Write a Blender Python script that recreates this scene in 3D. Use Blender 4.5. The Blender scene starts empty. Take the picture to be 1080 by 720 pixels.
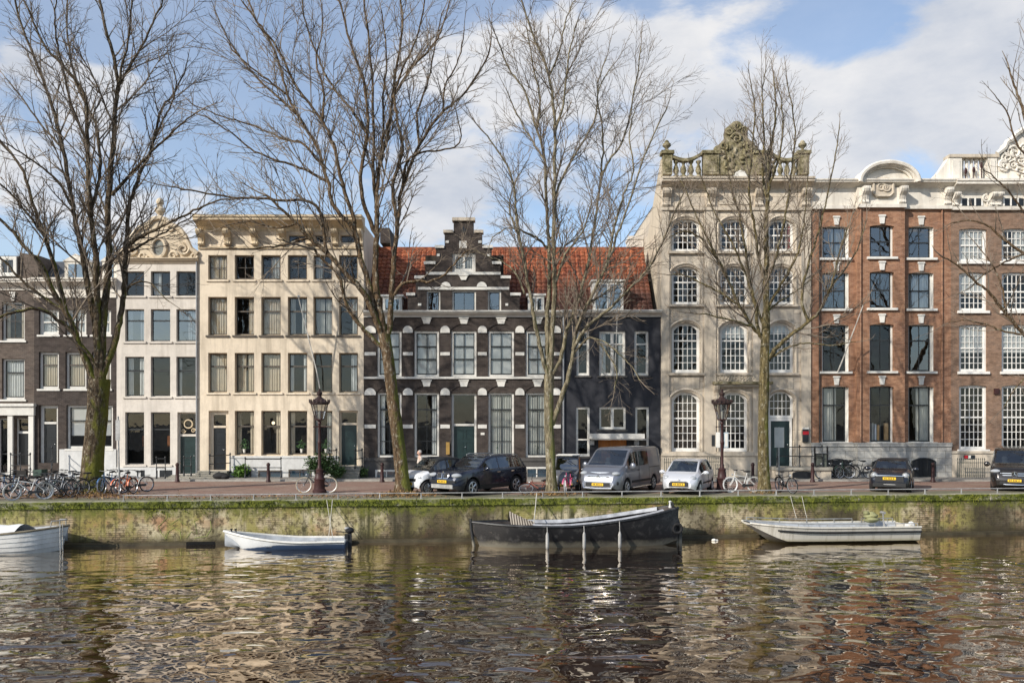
import bpy, bmesh, math, random
from mathutils import Vector, Matrix, noise as mnoise
random.seed(7)
scene = bpy.context.scene
COL = scene.collection
R = math.radians
F = 916.5            # focal length in photo pixels
CX, HY = 540.0, 445.0
EYE = 3.06           # camera height above the street
FY = 47.0            # plane of the house fronts
QY = 34.9            # quay wall face straight ahead of the camera (the quay runs slightly away to the right)
QA = math.atan(.10)
WZ = -1.66           # water level
S = F / FY

def fx(px): return (px - CX) / S
def fz(py): return EYE + (HY - py) / S
def at(px, py, Y):
    return Vector(((px - CX) * Y / F, Y, EYE + (HY - py) * Y / F))
def qy(x): return QY + .10 * x
def aq(px, py, out=0.0):
    """a point on the quay wall face, in the wall's own coordinates (x along the wall)"""
    Y = QY / (1 - .10 * (px - CX) / F); w_ = at(px, py, Y); d = w_ - Vector((0, QY, WZ))
    c, s_ = math.cos(QA), math.sin(QA)
    return Vector((d.x * c + d.y * s_, -out, d.z))
def gx(px, Y): return (px - CX) * Y / F

# ------------------------------------------------------------------ mesh builder
class MB:
    def __init__(s):
        s.v = []; s.f = []; s.m = []; s.mi = 0
    def add(s, vs, fs):
        n = len(s.v); s.v.extend(vs)
        for f in fs:
            s.f.append(tuple(i + n for i in f)); s.m.append(s.mi)
    def quad(s, a, b, c, d): s.add([a, b, c, d], [(0, 1, 2, 3)])
    def box(s, x0, x1, y0, y1, z0, z1):
        if x1 < x0: x0, x1 = x1, x0
        if y1 < y0: y0, y1 = y1, y0
        if z1 < z0: z0, z1 = z1, z0
        s.add([(x0, y0, z0), (x1, y0, z0), (x1, y1, z0), (x0, y1, z0), (x0, y0, z1), (x1, y0, z1), (x1, y1, z1), (x0, y1, z1)],
              [(0, 3, 2, 1), (4, 5, 6, 7), (0, 1, 5, 4), (1, 2, 6, 5), (2, 3, 7, 6), (3, 0, 4, 7)])
    def prism(s, poly, y0, y1):           # polygon in x,z (counter-clockwise seen from -y), extruded along y
        n = len(poly)
        vs = [(x, y0, z) for x, z in poly] + [(x, y1, z) for x, z in poly]
        fs = [tuple(range(n)), tuple(range(2 * n - 1, n - 1, -1))]
        for i in range(n):
            j = (i + 1) % n
            fs.append((j, i, n + i, n + j))
        s.add(vs, fs)
    def extx(s, prof, x0, x1):            # profile in y,z extruded along x
        n = len(prof)
        vs = [(x0, y, z) for y, z in prof] + [(x1, y, z) for y, z in prof]
        fs = [tuple(range(n)), tuple(range(2 * n - 1, n - 1, -1))]
        for i in range(n):
            j = (i + 1) % n
            fs.append((j, i, n + i, n + j))
        s.add(vs, fs)
    def tube(s, pts, rad, k=6, cap=True):
        pts = [Vector(p) for p in pts]
        n = len(pts)
        if not hasattr(rad, '__len__'): rad = [rad] * n
        vs = []; u = None
        for i in range(n):
            t = (pts[min(i + 1, n - 1)] - pts[max(i - 1, 0)])
            if t.length < 1e-9: t = Vector((0, 0, 1))
            t.normalize()
            if u is None:
                u = t.orthogonal().normalized()
            else:
                u = u - t * u.dot(t)
                if u.length < 1e-6: u = t.orthogonal()
                u.normalize()
            w = t.cross(u)
            r = rad[i]; p = pts[i]
            for a in range(k):
                c = math.cos(2 * math.pi * a / k) * r; d = math.sin(2 * math.pi * a / k) * r
                vs.append((p.x + u.x * c + w.x * d, p.y + u.y * c + w.y * d, p.z + u.z * c + w.z * d))
        fs = []
        for i in range(n - 1):
            b = i * k
            for a in range(k):
                a2 = (a + 1) % k
                fs.append((b + a, b + a2, b + k + a2, b + k + a))
        if cap:
            fs.append(tuple(range(k - 1, -1, -1))); fs.append(tuple(range((n - 1) * k, n * k)))
        s.add(vs, fs)
    def ring(s, c, r, t, axis='y', n=24, k=6):        # torus
        c = Vector(c); vs = []; fs = []
        for i in range(n):
            a = 2 * math.pi * i / n
            for j in range(k):
                b = 2 * math.pi * j / k
                q = (r + t * math.cos(b)); h = t * math.sin(b)
                if axis == 'y': p = (q * math.cos(a), h, q * math.sin(a))
                elif axis == 'z': p = (q * math.cos(a), q * math.sin(a), h)
                else: p = (h, q * math.cos(a), q * math.sin(a))
                vs.append((c.x + p[0], c.y + p[1], c.z + p[2]))
        for i in range(n):
            for j in range(k):
                i2 = (i + 1) % n; j2 = (j + 1) % k
                fs.append((i * k + j, i2 * k + j, i2 * k + j2, i * k + j2))
        s.add(vs, fs)
    def lathe(s, prof, c=(0, 0, 0), k=12, ang0=0.0):           # profile r,z around z
        vs = []; n = len(prof)
        for r, z in prof:
            for a in range(k):
                t = 2 * math.pi * a / k + ang0
                vs.append((c[0] + r * math.cos(t), c[1] + r * math.sin(t), c[2] + z))
        fs = []
        for i in range(n - 1):
            for a in range(k):
                a2 = (a + 1) % k
                fs.append((i * k + a, i * k + a2, (i + 1) * k + a2, (i + 1) * k + a))
        fs.append(tuple(range(k - 1, -1, -1))); fs.append(tuple(range((n - 1) * k, n * k)))
        s.add(vs, fs)
    def ell(s, c, r, nu=12, nv=8):
        vs = []; fs = []
        for i in range(nv + 1):
            t = math.pi * i / nv
            for j in range(nu):
                a = 2 * math.pi * j / nu
                vs.append((c[0] + r[0] * math.sin(t) * math.cos(a), c[1] + r[1] * math.sin(t) * math.sin(a), c[2] + r[2] * math.cos(t)))
        for i in range(nv):
            for j in range(nu):
                j2 = (j + 1) % nu
                fs.append((i * nu + j, (i + 1) * nu + j, (i + 1) * nu + j2, i * nu + j2))
        s.add(vs, fs)
    def disc(s, c, r, axis='y', n=20, h=0.02):
        cc = Vector(c); vs = []
        for e in (-h / 2, h / 2):
            for i in range(n):
                a = 2 * math.pi * i / n
                p = (r * math.cos(a), e, r * math.sin(a)) if axis == 'y' else ((e, r * math.cos(a), r * math.sin(a)) if axis == 'x' else (r * math.cos(a), r * math.sin(a), e))
                vs.append((cc.x + p[0], cc.y + p[1], cc.z + p[2]))
        fs = [tuple(range(n)), tuple(range(2 * n - 1, n - 1, -1))] + [(i, (i + 1) % n, n + (i + 1) % n, n + i) for i in range(n)]
        s.add(vs, fs)
    def mesh(s, name, mats, smooth=False, angle=40, fix=True):
        me = bpy.data.meshes.new(name)
        me.from_pydata(s.v, [], s.f)
        if not isinstance(mats, (list, tuple)): mats = [mats]
        for m in mats: me.materials.append(m)
        if len(mats) > 1: me.polygons.foreach_set('material_index', s.m)
        if fix and len(s.f) < 60000:
            bm = bmesh.new(); bm.from_mesh(me)
            bmesh.ops.recalc_face_normals(bm, faces=bm.faces)
            bm.to_mesh(me); bm.free()
        if smooth:
            me.polygons.foreach_set('use_smooth', [True] * len(me.polygons))
            me.set_sharp_from_angle(angle=R(angle))
        me.update()
        return me
    def build(s, name, mats, parent=None, loc=(0, 0, 0), rot=None, smooth=False, angle=40, off=None, fix=True, bevel=0):
        if off is not None:
            ox, oy, oz = off
            s.v = [(x - ox, y - oy, z - oz) for x, y, z in s.v]
        o = link(name, s.mesh(name, mats, smooth, angle, fix), parent, loc, rot)
        if bevel:
            md = o.modifiers.new('bevel', 'BEVEL'); md.width = bevel; md.segments = 2; md.limit_method = 'ANGLE'
        return o

def link(name, me, parent=None, loc=(0, 0, 0), rot=None):
    o = bpy.data.objects.new(name, me); COL.objects.link(o)
    if parent is not None: o.parent = parent
    o.location = loc
    if rot is not None: o.rotation_euler = rot
    return o
def empty(name, loc, rz=0.0):
    o = bpy.data.objects.new(name, None); COL.objects.link(o)
    o.location = loc; o.rotation_euler = (0, 0, rz); o.empty_display_size = .3
    return o
def tag(o, label=None, cat=None, group=None, kind=None):
    if label: o['label'] = label
    if cat: o['category'] = cat
    if group: o['group'] = group
    if kind: o['kind'] = kind
    return o
def copy_tree(o, parent=None):
    c = o.copy(); COL.objects.link(c); c.parent = parent
    for ch in list(o.children): copy_tree(ch, c)
    return c

# ------------------------------------------------------------------ materials
MATS = {}
class NT:
    def __init__(s, name):
        s.m = bpy.data.materials.new(name); s.m.use_nodes = True
        s.t = s.m.node_tree; s.t.nodes.clear()
        s.out = s.n('ShaderNodeOutputMaterial')
        MATS[name] = s.m
    def n(s, typ, **kw):
        x = s.t.nodes.new(typ)
        for k, v in kw.items(): setattr(x, k, v)
        return x
    def l(s, a, b): s.t.links.new(a, b)
    def pos(s, scale=(1, 1, 1), obj=False):
        if obj:
            src = s.n('ShaderNodeTexCoord').outputs['Object']
        else:
            src = s.n('ShaderNodeNewGeometry').outputs['Position']
        mp = s.n('ShaderNodeMapping'); mp.inputs['Scale'].default_value = scale
        s.l(src, mp.inputs['Vector']); return mp.outputs['Vector']
    def noise(s, vec, scale, detail=4, rough=.55, dist=0):
        x = s.n('ShaderNodeTexNoise'); x.inputs['Scale'].default_value = scale
        x.inputs['Detail'].default_value = detail; x.inputs['Roughness'].default_value = rough
        x.inputs['Distortion'].default_value = dist
        s.l(vec, x.inputs['Vector']); return x.outputs['Fac']
    def ramp(s, fac, stops, interp='LINEAR'):
        x = s.n('ShaderNodeValToRGB'); x.color_ramp.interpolation = interp
        e = x.color_ramp.elements
        while len(e) < len(stops): e.new(.5)
        for el, (p, c) in zip(e, stops):
            el.position = p
            el.color = (c, c, c, 1) if not hasattr(c, '__len__') else (*c[:3], 1)
        s.l(fac, x.inputs['Fac']); return x.outputs['Color']
    def mix(s, fac, a, b, blend='MIX'):
        x = s.n('ShaderNodeMix', data_type='RGBA', blend_type=blend)
        for sock, val in ((x.inputs['Factor'], fac), (x.inputs['A'], a), (x.inputs['B'], b)):
            if isinstance(val, bpy.types.NodeSocket): s.l(val, sock)
            elif hasattr(val, '__len__'): sock.default_value = (*val[:3], 1)
            else: sock.default_value = val
        # RGBA sockets of the Mix node are looked up by identifier
        return x.outputs['Result']
    def math(s, op, a, b=None, clamp=False):
        x = s.n('ShaderNodeMath', operation=op); x.use_clamp = clamp
        for i, val in enumerate((a, b)):
            if val is None: continue
            if isinstance(val, bpy.types.NodeSocket): s.l(val, x.inputs[i])
            else: x.inputs[i].default_value = val
        return x.outputs[0]
    def bsdf(s, col, rough=.7, metal=0, spec=.3, bump=None, bstr=.3, bdist=.02, **kw):
        b = s.n('ShaderNodeBsdfPrincipled')
        for key, val in (('Base Color', col), ('Roughness', rough), ('Metallic', metal), ('Specular IOR Level', spec)):
            if isinstance(val, bpy.types.NodeSocket): s.l(val, b.inputs[key])
            elif hasattr(val, '__len__'): b.inputs[key].default_value = (*val[:3], 1)
            else: b.inputs[key].default_value = val
        for k, v in kw.items(): b.inputs[k.replace('_', ' ')].default_value = v
        if bump is not None:
            bp = s.n('ShaderNodeBump'); bp.inputs['Strength'].default_value = bstr; bp.inputs['Distance'].default_value = bdist
            s.l(bump, bp.inputs['Height']); s.l(bp.outputs['Normal'], b.inputs['Normal'])
        s.l(b.outputs['BSDF'], s.out.inputs['Surface'])
        return b

def _mixfix():
    pass
# the Mix node has several sockets called A / B: pick the colour ones
def _nt_mix(s, fac, a, b, blend='MIX'):
    x = s.n('ShaderNodeMix', data_type='RGBA', blend_type=blend)
    ins = {i.identifier: i for i in x.inputs}
    for sock, val in ((ins['Factor_Float'], fac), (ins['A_Color'], a), (ins['B_Color'], b)):
        if isinstance(val, bpy.types.NodeSocket): s.l(val, sock)
        elif hasattr(val, '__len__'): sock.default_value = (*val[:3], 1)
        else: sock.default_value = val
    return [o for o in x.outputs if o.identifier == 'Result_Color'][0]
NT.mix = _nt_mix

def sc(c, k): return tuple(min(1, v * k) for v in c)

def plain(name, col, rough=.6, var=.18, scale=3.0, spec=.3, metal=0, bump=0.0, obj=False, fine=True, **kw):
    t = NT(name); p = t.pos(obj=obj)
    n1 = t.noise(p, scale, 5)
    c = t.ramp(n1, [(.3, sc(col, 1 - var)), (.7, sc(col, 1 + var))])
    t.bsdf(c, rough, metal, spec, bump=(t.noise(p, scale * 12, 3) if bump else None), bstr=bump, **kw)
    return t.m

def plaster(name, col, dirt=(.18, .15, .11), amount=.5, blockw=0):
    t = NT(name); p = t.pos()
    big = t.noise(p, .35, 4); fine = t.noise(p, 7, 5)
    streak = t.noise(t.pos((2.6, 2.6, .22)), 1.0, 6, .65)
    c = t.mix(t.ramp(big, [(.3, 0), (.75, 1)]), sc(col, .86), sc(col, 1.08))
    mid = t.noise(t.pos((1, 1, .7)), 2.4, 6, .7)
    c = t.mix(t.ramp(mid, [(.38, .24), (.54, 0)]), c, sc(col, .55))
    c = t.mix(t.math('MULTIPLY', t.ramp(streak, [(.48, 0), (.75, 1)]), amount * .6), c, dirt)
    c = t.mix(t.math('MULTIPLY', t.ramp(fine, [(.45, 0), (.8, 1)]), .18), c, sc(col, .6))
    if blockw:
        src = t.n('ShaderNodeSeparateXYZ'); t.l(p, src.inputs[0])
        cb = t.n('ShaderNodeCombineXYZ'); t.l(src.outputs[0], cb.inputs[0]); t.l(src.outputs[2], cb.inputs[1])
        b = t.n('ShaderNodeTexBrick'); b.inputs['Scale'].default_value = 1
        b.inputs['Brick Width'].default_value = blockw; b.inputs['Row Height'].default_value = blockw * .42
        b.inputs['Mortar Size'].default_value = .012; b.inputs['Mortar Smooth'].default_value = .3
        b.inputs['Color1'].default_value = (1, 1, 1, 1); b.inputs['Color2'].default_value = (.78, .78, .8, 1); b.inputs['Mortar'].default_value = (.45, .42, .38, 1)
        t.l(cb.outputs[0], b.inputs['Vector'])
        c = t.mix(1.0, c, b.outputs['Color'], 'MULTIPLY')
    t.bsdf(c, .85, 0, .2, bump=fine, bstr=.25, bdist=.03)
    return t.m

def brick(name, c1, c2, mortar, patch, wide=.21, rowh=.065):
    t = NT(name); p = t.pos()
    src = t.n('ShaderNodeSeparateXYZ'); t.l(p, src.inputs[0])
    xy = t.math('ADD', src.outputs[0], src.outputs[1])
    cb = t.n('ShaderNodeCombineXYZ'); t.l(xy, cb.inputs[0]); t.l(src.outputs[2], cb.inputs[1])
    b = t.n('ShaderNodeTexBrick'); b.inputs['Scale'].default_value = 1
    b.inputs['Brick Width'].default_value = wide; b.inputs['Row Height'].default_value = rowh
    b.inputs['Mortar Size'].default_value = .008; b.inputs['Bias'].default_value = -.1
    b.inputs['Color1'].default_value = (*c1, 1); b.inputs['Color2'].default_value = (*c2, 1); b.inputs['Mortar'].default_value = (*mortar, 1)
    t.l(cb.outputs[0], b.inputs['Vector'])
    big = t.noise(p, .5, 5, .6); mid = t.noise(t.pos((1, 1, 2.5)), 2.5, 5, .65)
    streak = t.noise(t.pos((2.2, 2.2, .15)), 1.0, 5, .65)
    c = t.mix(t.ramp(big, [(.35, 0), (.7, .6)]), b.outputs['Color'], patch)
    c = t.mix(t.ramp(mid, [(.38, .6), (.58, 0)]), c, sc(c1, .42))
    c = t.mix(t.ramp(t.noise(p, 5, 5, .75), [(.52, 0), (.68, .4)]), c, sc(patch, 1.35))
    c = t.mix(t.ramp(streak, [(.55, 0), (.8, .35)]), c, sc(mortar, .9))
    t.bsdf(c, .85, 0, .2, bump=b.outputs['Fac'], bstr=-.35, bdist=.012)
    return t.m

def glass_pane(name, refl=.16, tint=(.92, .94, .93)):
    t = NT(name); p = t.pos()
    n = t.noise(p, 1.1, 2); bp = t.n('ShaderNodeBump'); bp.inputs['Strength'].default_value = .05; bp.inputs['Distance'].default_value = .1
    t.l(n, bp.inputs['Height'])
    g = t.n('ShaderNodeBsdfGlossy'); g.inputs['Roughness'].default_value = .015; g.inputs['Color'].default_value = (.9, .95, 1, 1)
    t.l(bp.outputs['Normal'], g.inputs['Normal'])
    tr = t.n('ShaderNodeBsdfTransparent'); tr.inputs['Color'].default_value = (*tint, 1)
    lw = t.n('ShaderNodeLayerWeight'); lw.inputs['Blend'].default_value = .35
    fac = t.math('ADD', t.math('MULTIPLY', lw.outputs['Fresnel'], .55), refl)
    mx = t.n('ShaderNodeMixShader'); t.l(fac, mx.inputs[0]); t.l(tr.outputs[0], mx.inputs[1]); t.l(g.outputs[0], mx.inputs[2])
    t.l(mx.outputs[0], t.out.inputs['Surface'])
    return t.m

def carpaint(name, col, metal=.35, rough=.28):
    t = NT(name); p = t.pos(obj=True)
    n = t.noise(p, 2.2, 4)
    c = t.mix(t.ramp(n, [(.5, 0), (.85, .10)]), col, (.16, .15, .13))
    t.bsdf(c, rough, metal, .5, Coat_Weight=.7, Coat_Roughness=.06)
    return t.m

def mottled(name, base, dark, pale):
    t = NT(name); p = t.pos(); n1 = t.noise(p, 1.8, 6, .7); n2 = t.noise(p, 5, 6, .75, .3); n3 = t.noise(p, 14, 4, .7)
    c = t.mix(t.ramp(n2, [(.40, 0), (.60, 1)]), dark, base)
    c = t.mix(t.ramp(n1, [(.50, 0), (.66, .8)]), c, pale)
    c = t.mix(t.ramp(n3, [(.5, 0), (.7, .55)]), c, dark)
    t.bsdf(c, .95, 0, .15, bump=n2, bstr=.7, bdist=.06); return t.m
m_cream = plaster('cream_plaster', (.76, .655, .51), (.27, .22, .16), .95)
m_creamtrim = plaster('cream_trim', (.66, .54, .37), (.10, .075, .05), .95)
m_offwhite = plaster('off_white_plaster', (.71, .655, .58), (.28, .25, .21), .7)
m_gable = plaster('ochre_stone_gable', (.64, .54, .40), (.12, .09, .06), .95)
m_plinthwhite = plaster('white_plinth_plaster', (.66, .66, .64), (.28, .27, .26), .5)
m_white = plaster('white_paint_trim', (.78, .76, .70), (.32, .28, .22), .35)
m_whitecor = plaster('white_cornice_paint', (.80, .75, .66), (.24, .19, .14), .7)
m_stone = plaster('sandstone_wall', (.70, .61, .485), (.14, .12, .10), .75, 1.25)
m_stonetrim = plaster('sandstone_trim', (.62, .54, .43), (.09, .075, .06), .95)
m_mossstone = mottled('mossy_balustrade_stone', (.33, .285, .17), (.09, .08, .04), (.56, .49, .36))
m_plinthstone = plaster('grey_plinth_stone', (.50, .49, .45), (.17, .15, .12), .6, .9)
m_navy = plaster('dark_navy_plaster', (.040, .042, .050), (.07, .07, .075), .3)
m_darkstone = plaster('dark_base_stone', (.10, .095, .09), (.03, .03, .03), .6)
m_stepstone = plaster('step_stone', (.36, .34, .29), (.10, .10, .07), .7)
m_brickdark = brick('dark_brown_brick', (.058, .046, .041), (.040, .034, .032), (.11, .095, .085), (.085, .066, .055))
m_brickgrey = brick('grey_brown_brick', (.12, .092, .076), (.085, .068, .06), (.16, .14, .12), (.155, .12, .095))
m_brickred = brick('red_brown_brick', (.35, .165, .095), (.22, .10, .06), (.34, .26, .20), (.42, .24, .14))
m_brickmauve = brick('mauve_brown_brick', (.24, .155, .105), (.17, .115, .085), (.28, .22, .18), (.33, .20, .13))
m_blacksash = plain('black_sash_paint', (.025, .027, .028), .35, spec=.5)
m_darkgreen = plain('dark_green_door_paint', (.012, .03, .03), .35, spec=.5)
m_blackdoor = plain('black_door_paint', (.015, .018, .022), .3, spec=.5)
m_greysash = plain('brown_grey_sash_paint', (.10, .085, .07), .5)
m_whitesash = plain('white_sash_paint', (.80, .78, .73), .5, .06)
m_glass = glass_pane('window_glass', .035)
m_glasssky = glass_pane('window_glass_bright', .17, (.62, .66, .68))
m_curtain = plain('cream_curtain_cloth', (.78, .66, .50), .9, .1)
m_sheer = plain('white_sheer_cloth', (.80, .80, .78), .9, .06)
m_greyblind = plain('grey_blind_cloth', (.60, .60, .56), .9, .06)
m_red = plain('red_paint', (.45, .02, .03), .5)
m_iron = plain('black_iron', (.018, .02, .022), .45, spec=.5)
m_irongreen = plain('dark_green_iron', (.02, .035, .03), .45, spec=.5)
m_rust = plain('red_brown_post_paint', (.045, .019, .018), .5, .35)
m_zinc = plain('zinc_grey', (.30, .31, .32), .5, metal=.3)
m_slate = plain('slate_roof', (.07, .075, .085), .7, .3)
m_woodwarm = plain('varnished_wood', (.38, .14, .03), .4, .3)
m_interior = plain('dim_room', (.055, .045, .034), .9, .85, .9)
m_rubber = plain('black_rubber', (.02, .02, .021), .8)
m_alloy = plain('alloy_wheel', (.55, .56, .57), .35, metal=.8)
m_chrome = plain('chrome', (.75, .75, .75), .15, .05, metal=1)
m_plastic = plain('black_plastic', (.02, .021, .023), .5)
m_carglass = plain('car_window_glass', (.03, .06, .085), .05, spec=.9, Coat_Weight=1.0, Coat_IOR=1.8, Coat_Roughness=.03)
m_lamp = plain('headlight_glass', (.36, .38, .40), .12, .1, spec=.8)
m_plate = plain('yellow_plate', (.80, .50, .03), .5, .05)
m_orange = plain('orange_lens', (.75, .25, .02), .3)
m_galv = plain('galvanised_steel', (.34, .34, .33), .6, .35, metal=.3)
m_rope = plain('pale_rope', (.55, .52, .45), .9)
m_skin = plain('skin', (.55, .34, .26), .6, .06)
# ------------------------------------------------------------------ camera, sun, sky
cam = bpy.data.cameras.new('camera'); camo = bpy.data.objects.new('camera', cam); COL.objects.link(camo)
camo.location = (0, 0, EYE); camo.rotation_euler = (R(90), 0, 0)
cam.sensor_width = 36; cam.lens = 36 * F / 1080; cam.shift_y = (HY - 360) / 1080
cam.clip_start = .1; cam.clip_end = 3000
scene.camera = camo
scene.view_settings.view_transform = 'Standard'; scene.view_settings.look = 'None'
scene.view_settings.exposure = 0; scene.view_settings.gamma = 1
scene.cycles.caustics_reflective = False; scene.cycles.caustics_refractive = False
scene.cycles.max_bounces = 8; scene.cycles.transparent_max_bounces = 12
scene.cycles.sample_clamp_indirect = 6

EL, AZ = R(30), R(50)
sdir = Vector((-math.sin(AZ) * math.cos(EL), -math.cos(AZ) * math.cos(EL), math.sin(EL)))
sun = bpy.data.lights.new('sun', 'SUN'); sun.energy = 5.0; sun.angle = R(.55); sun.color = (1, .93, .83)
suno = bpy.data.objects.new('sun', sun); COL.objects.link(suno)
suno.rotation_euler = sdir.to_track_quat('Z', 'Y').to_euler(); suno.location = (-40, -30, 40)

w = bpy.data.worlds.new('World'); scene.world = w; w.use_nodes = True
nt = w.node_tree; nt.nodes.clear()
def wn(t, **k):
    x = nt.nodes.new(t)
    for a, b in k.items(): setattr(x, a, b)
    return x
wo = wn('ShaderNodeOutputWorld')
sky = wn('ShaderNodeTexSky', sky_type='NISHITA'); sky.sun_disc = False
sky.sun_elevation = EL; sky.sun_rotation = math.atan2(sdir.x, sdir.y) % (2 * math.pi)
sky.air_density = 1.0; sky.dust_density = .6; sky.ozone_density = 1.4
bg1 = wn('ShaderNodeBackground'); bg1.inputs['Strength'].default_value = .15
skc = wn('ShaderNodeMix', data_type='RGBA', blend_type='MULTIPLY'); skc.inputs[0].default_value = 1.0
nt.links.new(sky.outputs[0], skc.inputs[6]); skc.inputs[7].default_value = (1.10, 1.16, 1.22, 1); nt.links.new(skc.outputs[2], bg1.inputs['Color'])
tc = wn('ShaderNodeTexCoord')
sep = wn('ShaderNodeSeparateXYZ'); nt.links.new(tc.outputs['Generated'], sep.inputs[0])
def wm(op, a, b=None, clamp=False):
    x = wn('ShaderNodeMath', operation=op); x.use_clamp = clamp
    for i, v in enumerate((a, b)):
        if v is None: continue
        if isinstance(v, bpy.types.NodeSocket): nt.links.new(v, x.inputs[i])
        else: x.inputs[i].default_value = v
    return x.outputs[0]
# compass bearing and height of the looking direction: clouds are placed by bearing and height in the sky
az = wm('ARCTAN2', sep.outputs[0], sep.outputs[1]); el = wm('ARCSINE', sep.outputs[2])
def wnoise(scale, detail, rough, loc=(0, 0, 0), stretch=(1, 1, 2.1), dist=0):
    mp = wn('ShaderNodeMapping'); mp.inputs['Scale'].default_value = stretch; mp.inputs['Location'].default_value = loc
    nt.links.new(tc.outputs['Generated'], mp.inputs['Vector'])
    x = wn('ShaderNodeTexNoise'); x.inputs['Scale'].default_value = scale; x.inputs['Detail'].default_value = detail
    x.inputs['Roughness'].default_value = rough; x.inputs['Distortion'].default_value = dist
    nt.links.new(mp.outputs['Vector'], x.inputs['Vector']); return x.outputs['Fac']
dens = wm('MULTIPLY', wm('SUBTRACT', wnoise(5.2, 10, .58, (3.1, 1.7, .4), dist=.35), .5), 2.3)
def blob(px, py, rx, ry, amp):
    global dens
    a0 = math.atan((px - CX) / F); e0 = math.atan((HY - py) / math.hypot(F, px - CX))
    sa = rx / F; se = ry / F
    da = wm('DIVIDE', wm('SUBTRACT', az, a0), sa); de = wm('DIVIDE', wm('SUBTRACT', el, e0), se)
    q = wm('ADD', wm('MULTIPLY', da, da), wm('MULTIPLY', de, de))
    g = wm('MULTIPLY', wm('EXPONENT', wm('MULTIPLY', q, -1.0)), amp)
    dens = wm('ADD', dens, g)
blob(660, 60, 175, 62, .62)      # big bank, centre
blob(560, 150, 120, 75, .38)
blob(450, 215, 70, 36, .42)
blob(1000, 92, 150, 44, .75)    # right bank
blob(960, 170, 260, 52, .36)
blob(820, 130, 42, 60, .35)
blob(1065, 10, 55, 26, .5)
blob(100, 110, 52, 34, .40)      # small puff on the left
blob(90, 185, 170, 60, .26)
blob(845, 25, 65, 40, -.40)      # blue gaps
blob(905, 40, 80, 34, -.45)
blob(190, 30, 200, 60, -.28)
blob(560, 232, 90, 24, -.12)
mask = wn('ShaderNodeMapRange', interpolation_type='SMOOTHSTEP')
mask.inputs['From Min'].default_value = .10; mask.inputs['From Max'].default_value = .42
mask.inputs['To Min'].default_value = .24; mask.inputs['To Max'].default_value = .97
nt.links.new(dens, mask.inputs['Value'])
shade = wn('ShaderNodeValToRGB')
e = shade.color_ramp.elements
e[0].position = .32; e[0].color = (.60, .64, .72, 1); e[1].position = .64; e[1].color = (.90, .89, .89, 1)
nt.links.new(wnoise(5.5, 7, .6, (1.2, 5.1, 2.35)), shade.inputs['Fac'])
bg2 = wn('ShaderNodeBackground'); bg2.inputs['Strength'].default_value = 1.0
nt.links.new(shade.outputs[0], bg2.inputs['Color'])
ms = wn('ShaderNodeMixShader')
nt.links.new(mask.outputs[0], ms.inputs[0]); nt.links.new(bg1.outputs[0], ms.inputs[1]); nt.links.new(bg2.outputs[0], ms.inputs[2])
nt.links.new(ms.outputs[0], wo.inputs['Surface'])

# ------------------------------------------------------------------ ground, street, water, quay
def pavers(name, c1, c2, mort, patch, bw=.21, rh=.07):
    t = NT(name); p = t.pos()
    b = t.n('ShaderNodeTexBrick'); b.inputs['Scale'].default_value = 1
    b.inputs['Brick Width'].default_value = bw; b.inputs['Row Height'].default_value = rh; b.inputs['Mortar Size'].default_value = .008
    b.inputs['Color1'].default_value = (*c1, 1); b.inputs['Color2'].default_value = (*c2, 1); b.inputs['Mortar'].default_value = (*mort, 1)
    t.l(p, b.inputs['Vector'])
    c = t.mix(t.ramp(t.noise(p, .6, 5), [(.35, 0), (.7, .7)]), b.outputs['Color'], patch)
    c = t.mix(t.ramp(t.noise(p, 4, 5), [(.4, 0), (.75, .45)]), c, sc(c1, .4))
    t.bsdf(c, .85, 0, .2, bump=b.outputs['Fac'], bstr=-.3, bdist=.01)
    return t.m
m_clinker = pavers('clinker_paving', (.34, .20, .155), (.25, .145, .11), (.14, .11, .09), (.32, .26, .21))
m_walk = pavers('sidewalk_tiles', (.34, .32, .29), (.26, .25, .23), (.09, .08, .07), (.2, .17, .14), .3, .3)
m_edge = pavers('quay_verge_paving', (.26, .23, .18), (.19, .17, .13), (.09, .09, .06), (.14, .15, .07), .2, .1)
m_earth = plain('earth', (.13, .10, .07), .95, .35)
m_kerb = plain('kerb_stone', (.32, .31, .28), .8, .2, 4)

def sheet(name, mat, pts, z, kind='structure'):
    mb = MB(); mb.add([(x, y, z) for x, y in pts], [tuple(range(len(pts)))]); o = mb.build(name, mat, fix=False); tag(o, kind=kind); return o
XA, XB = -100, 75
sheet('ground', m_earth, [(-400, qy(-100) + .4), (XA, qy(XA) + .3), (XB, qy(XB) + .3), (400, qy(XB) + .4), (900, 1500), (-900, 1500)], -.06)
sheet('road', m_clinker, [(XA, qy(XA) + 1.9), (XB, qy(XB) + 1.9), (XB, 44.9), (XA, 44.9)], 0)
sheet('quayside_path', m_edge, [(XA, qy(XA) + .5), (XB, qy(XB) + .5), (XB, qy(XB) + 1.9), (XA, qy(XA) + 1.9)], .004)
mb = MB(); mb.box(XA, XB, 45.03, 47.3, -.05, .1); tag(mb.build('sidewalk', m_walk), kind='structure')
mb = MB(); mb.box(XA, XB, 44.9, 45.03, -.05, .11); tag(mb.build('kerb', m_kerb), kind='structure')
mb = MB(); mb.box(-900, 900, -900, 1.0, -3, -.01); tag(mb.build('near_bank', plain('near_asphalt', (.045, .045, .045), .9, .3)), kind='structure')

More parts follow.
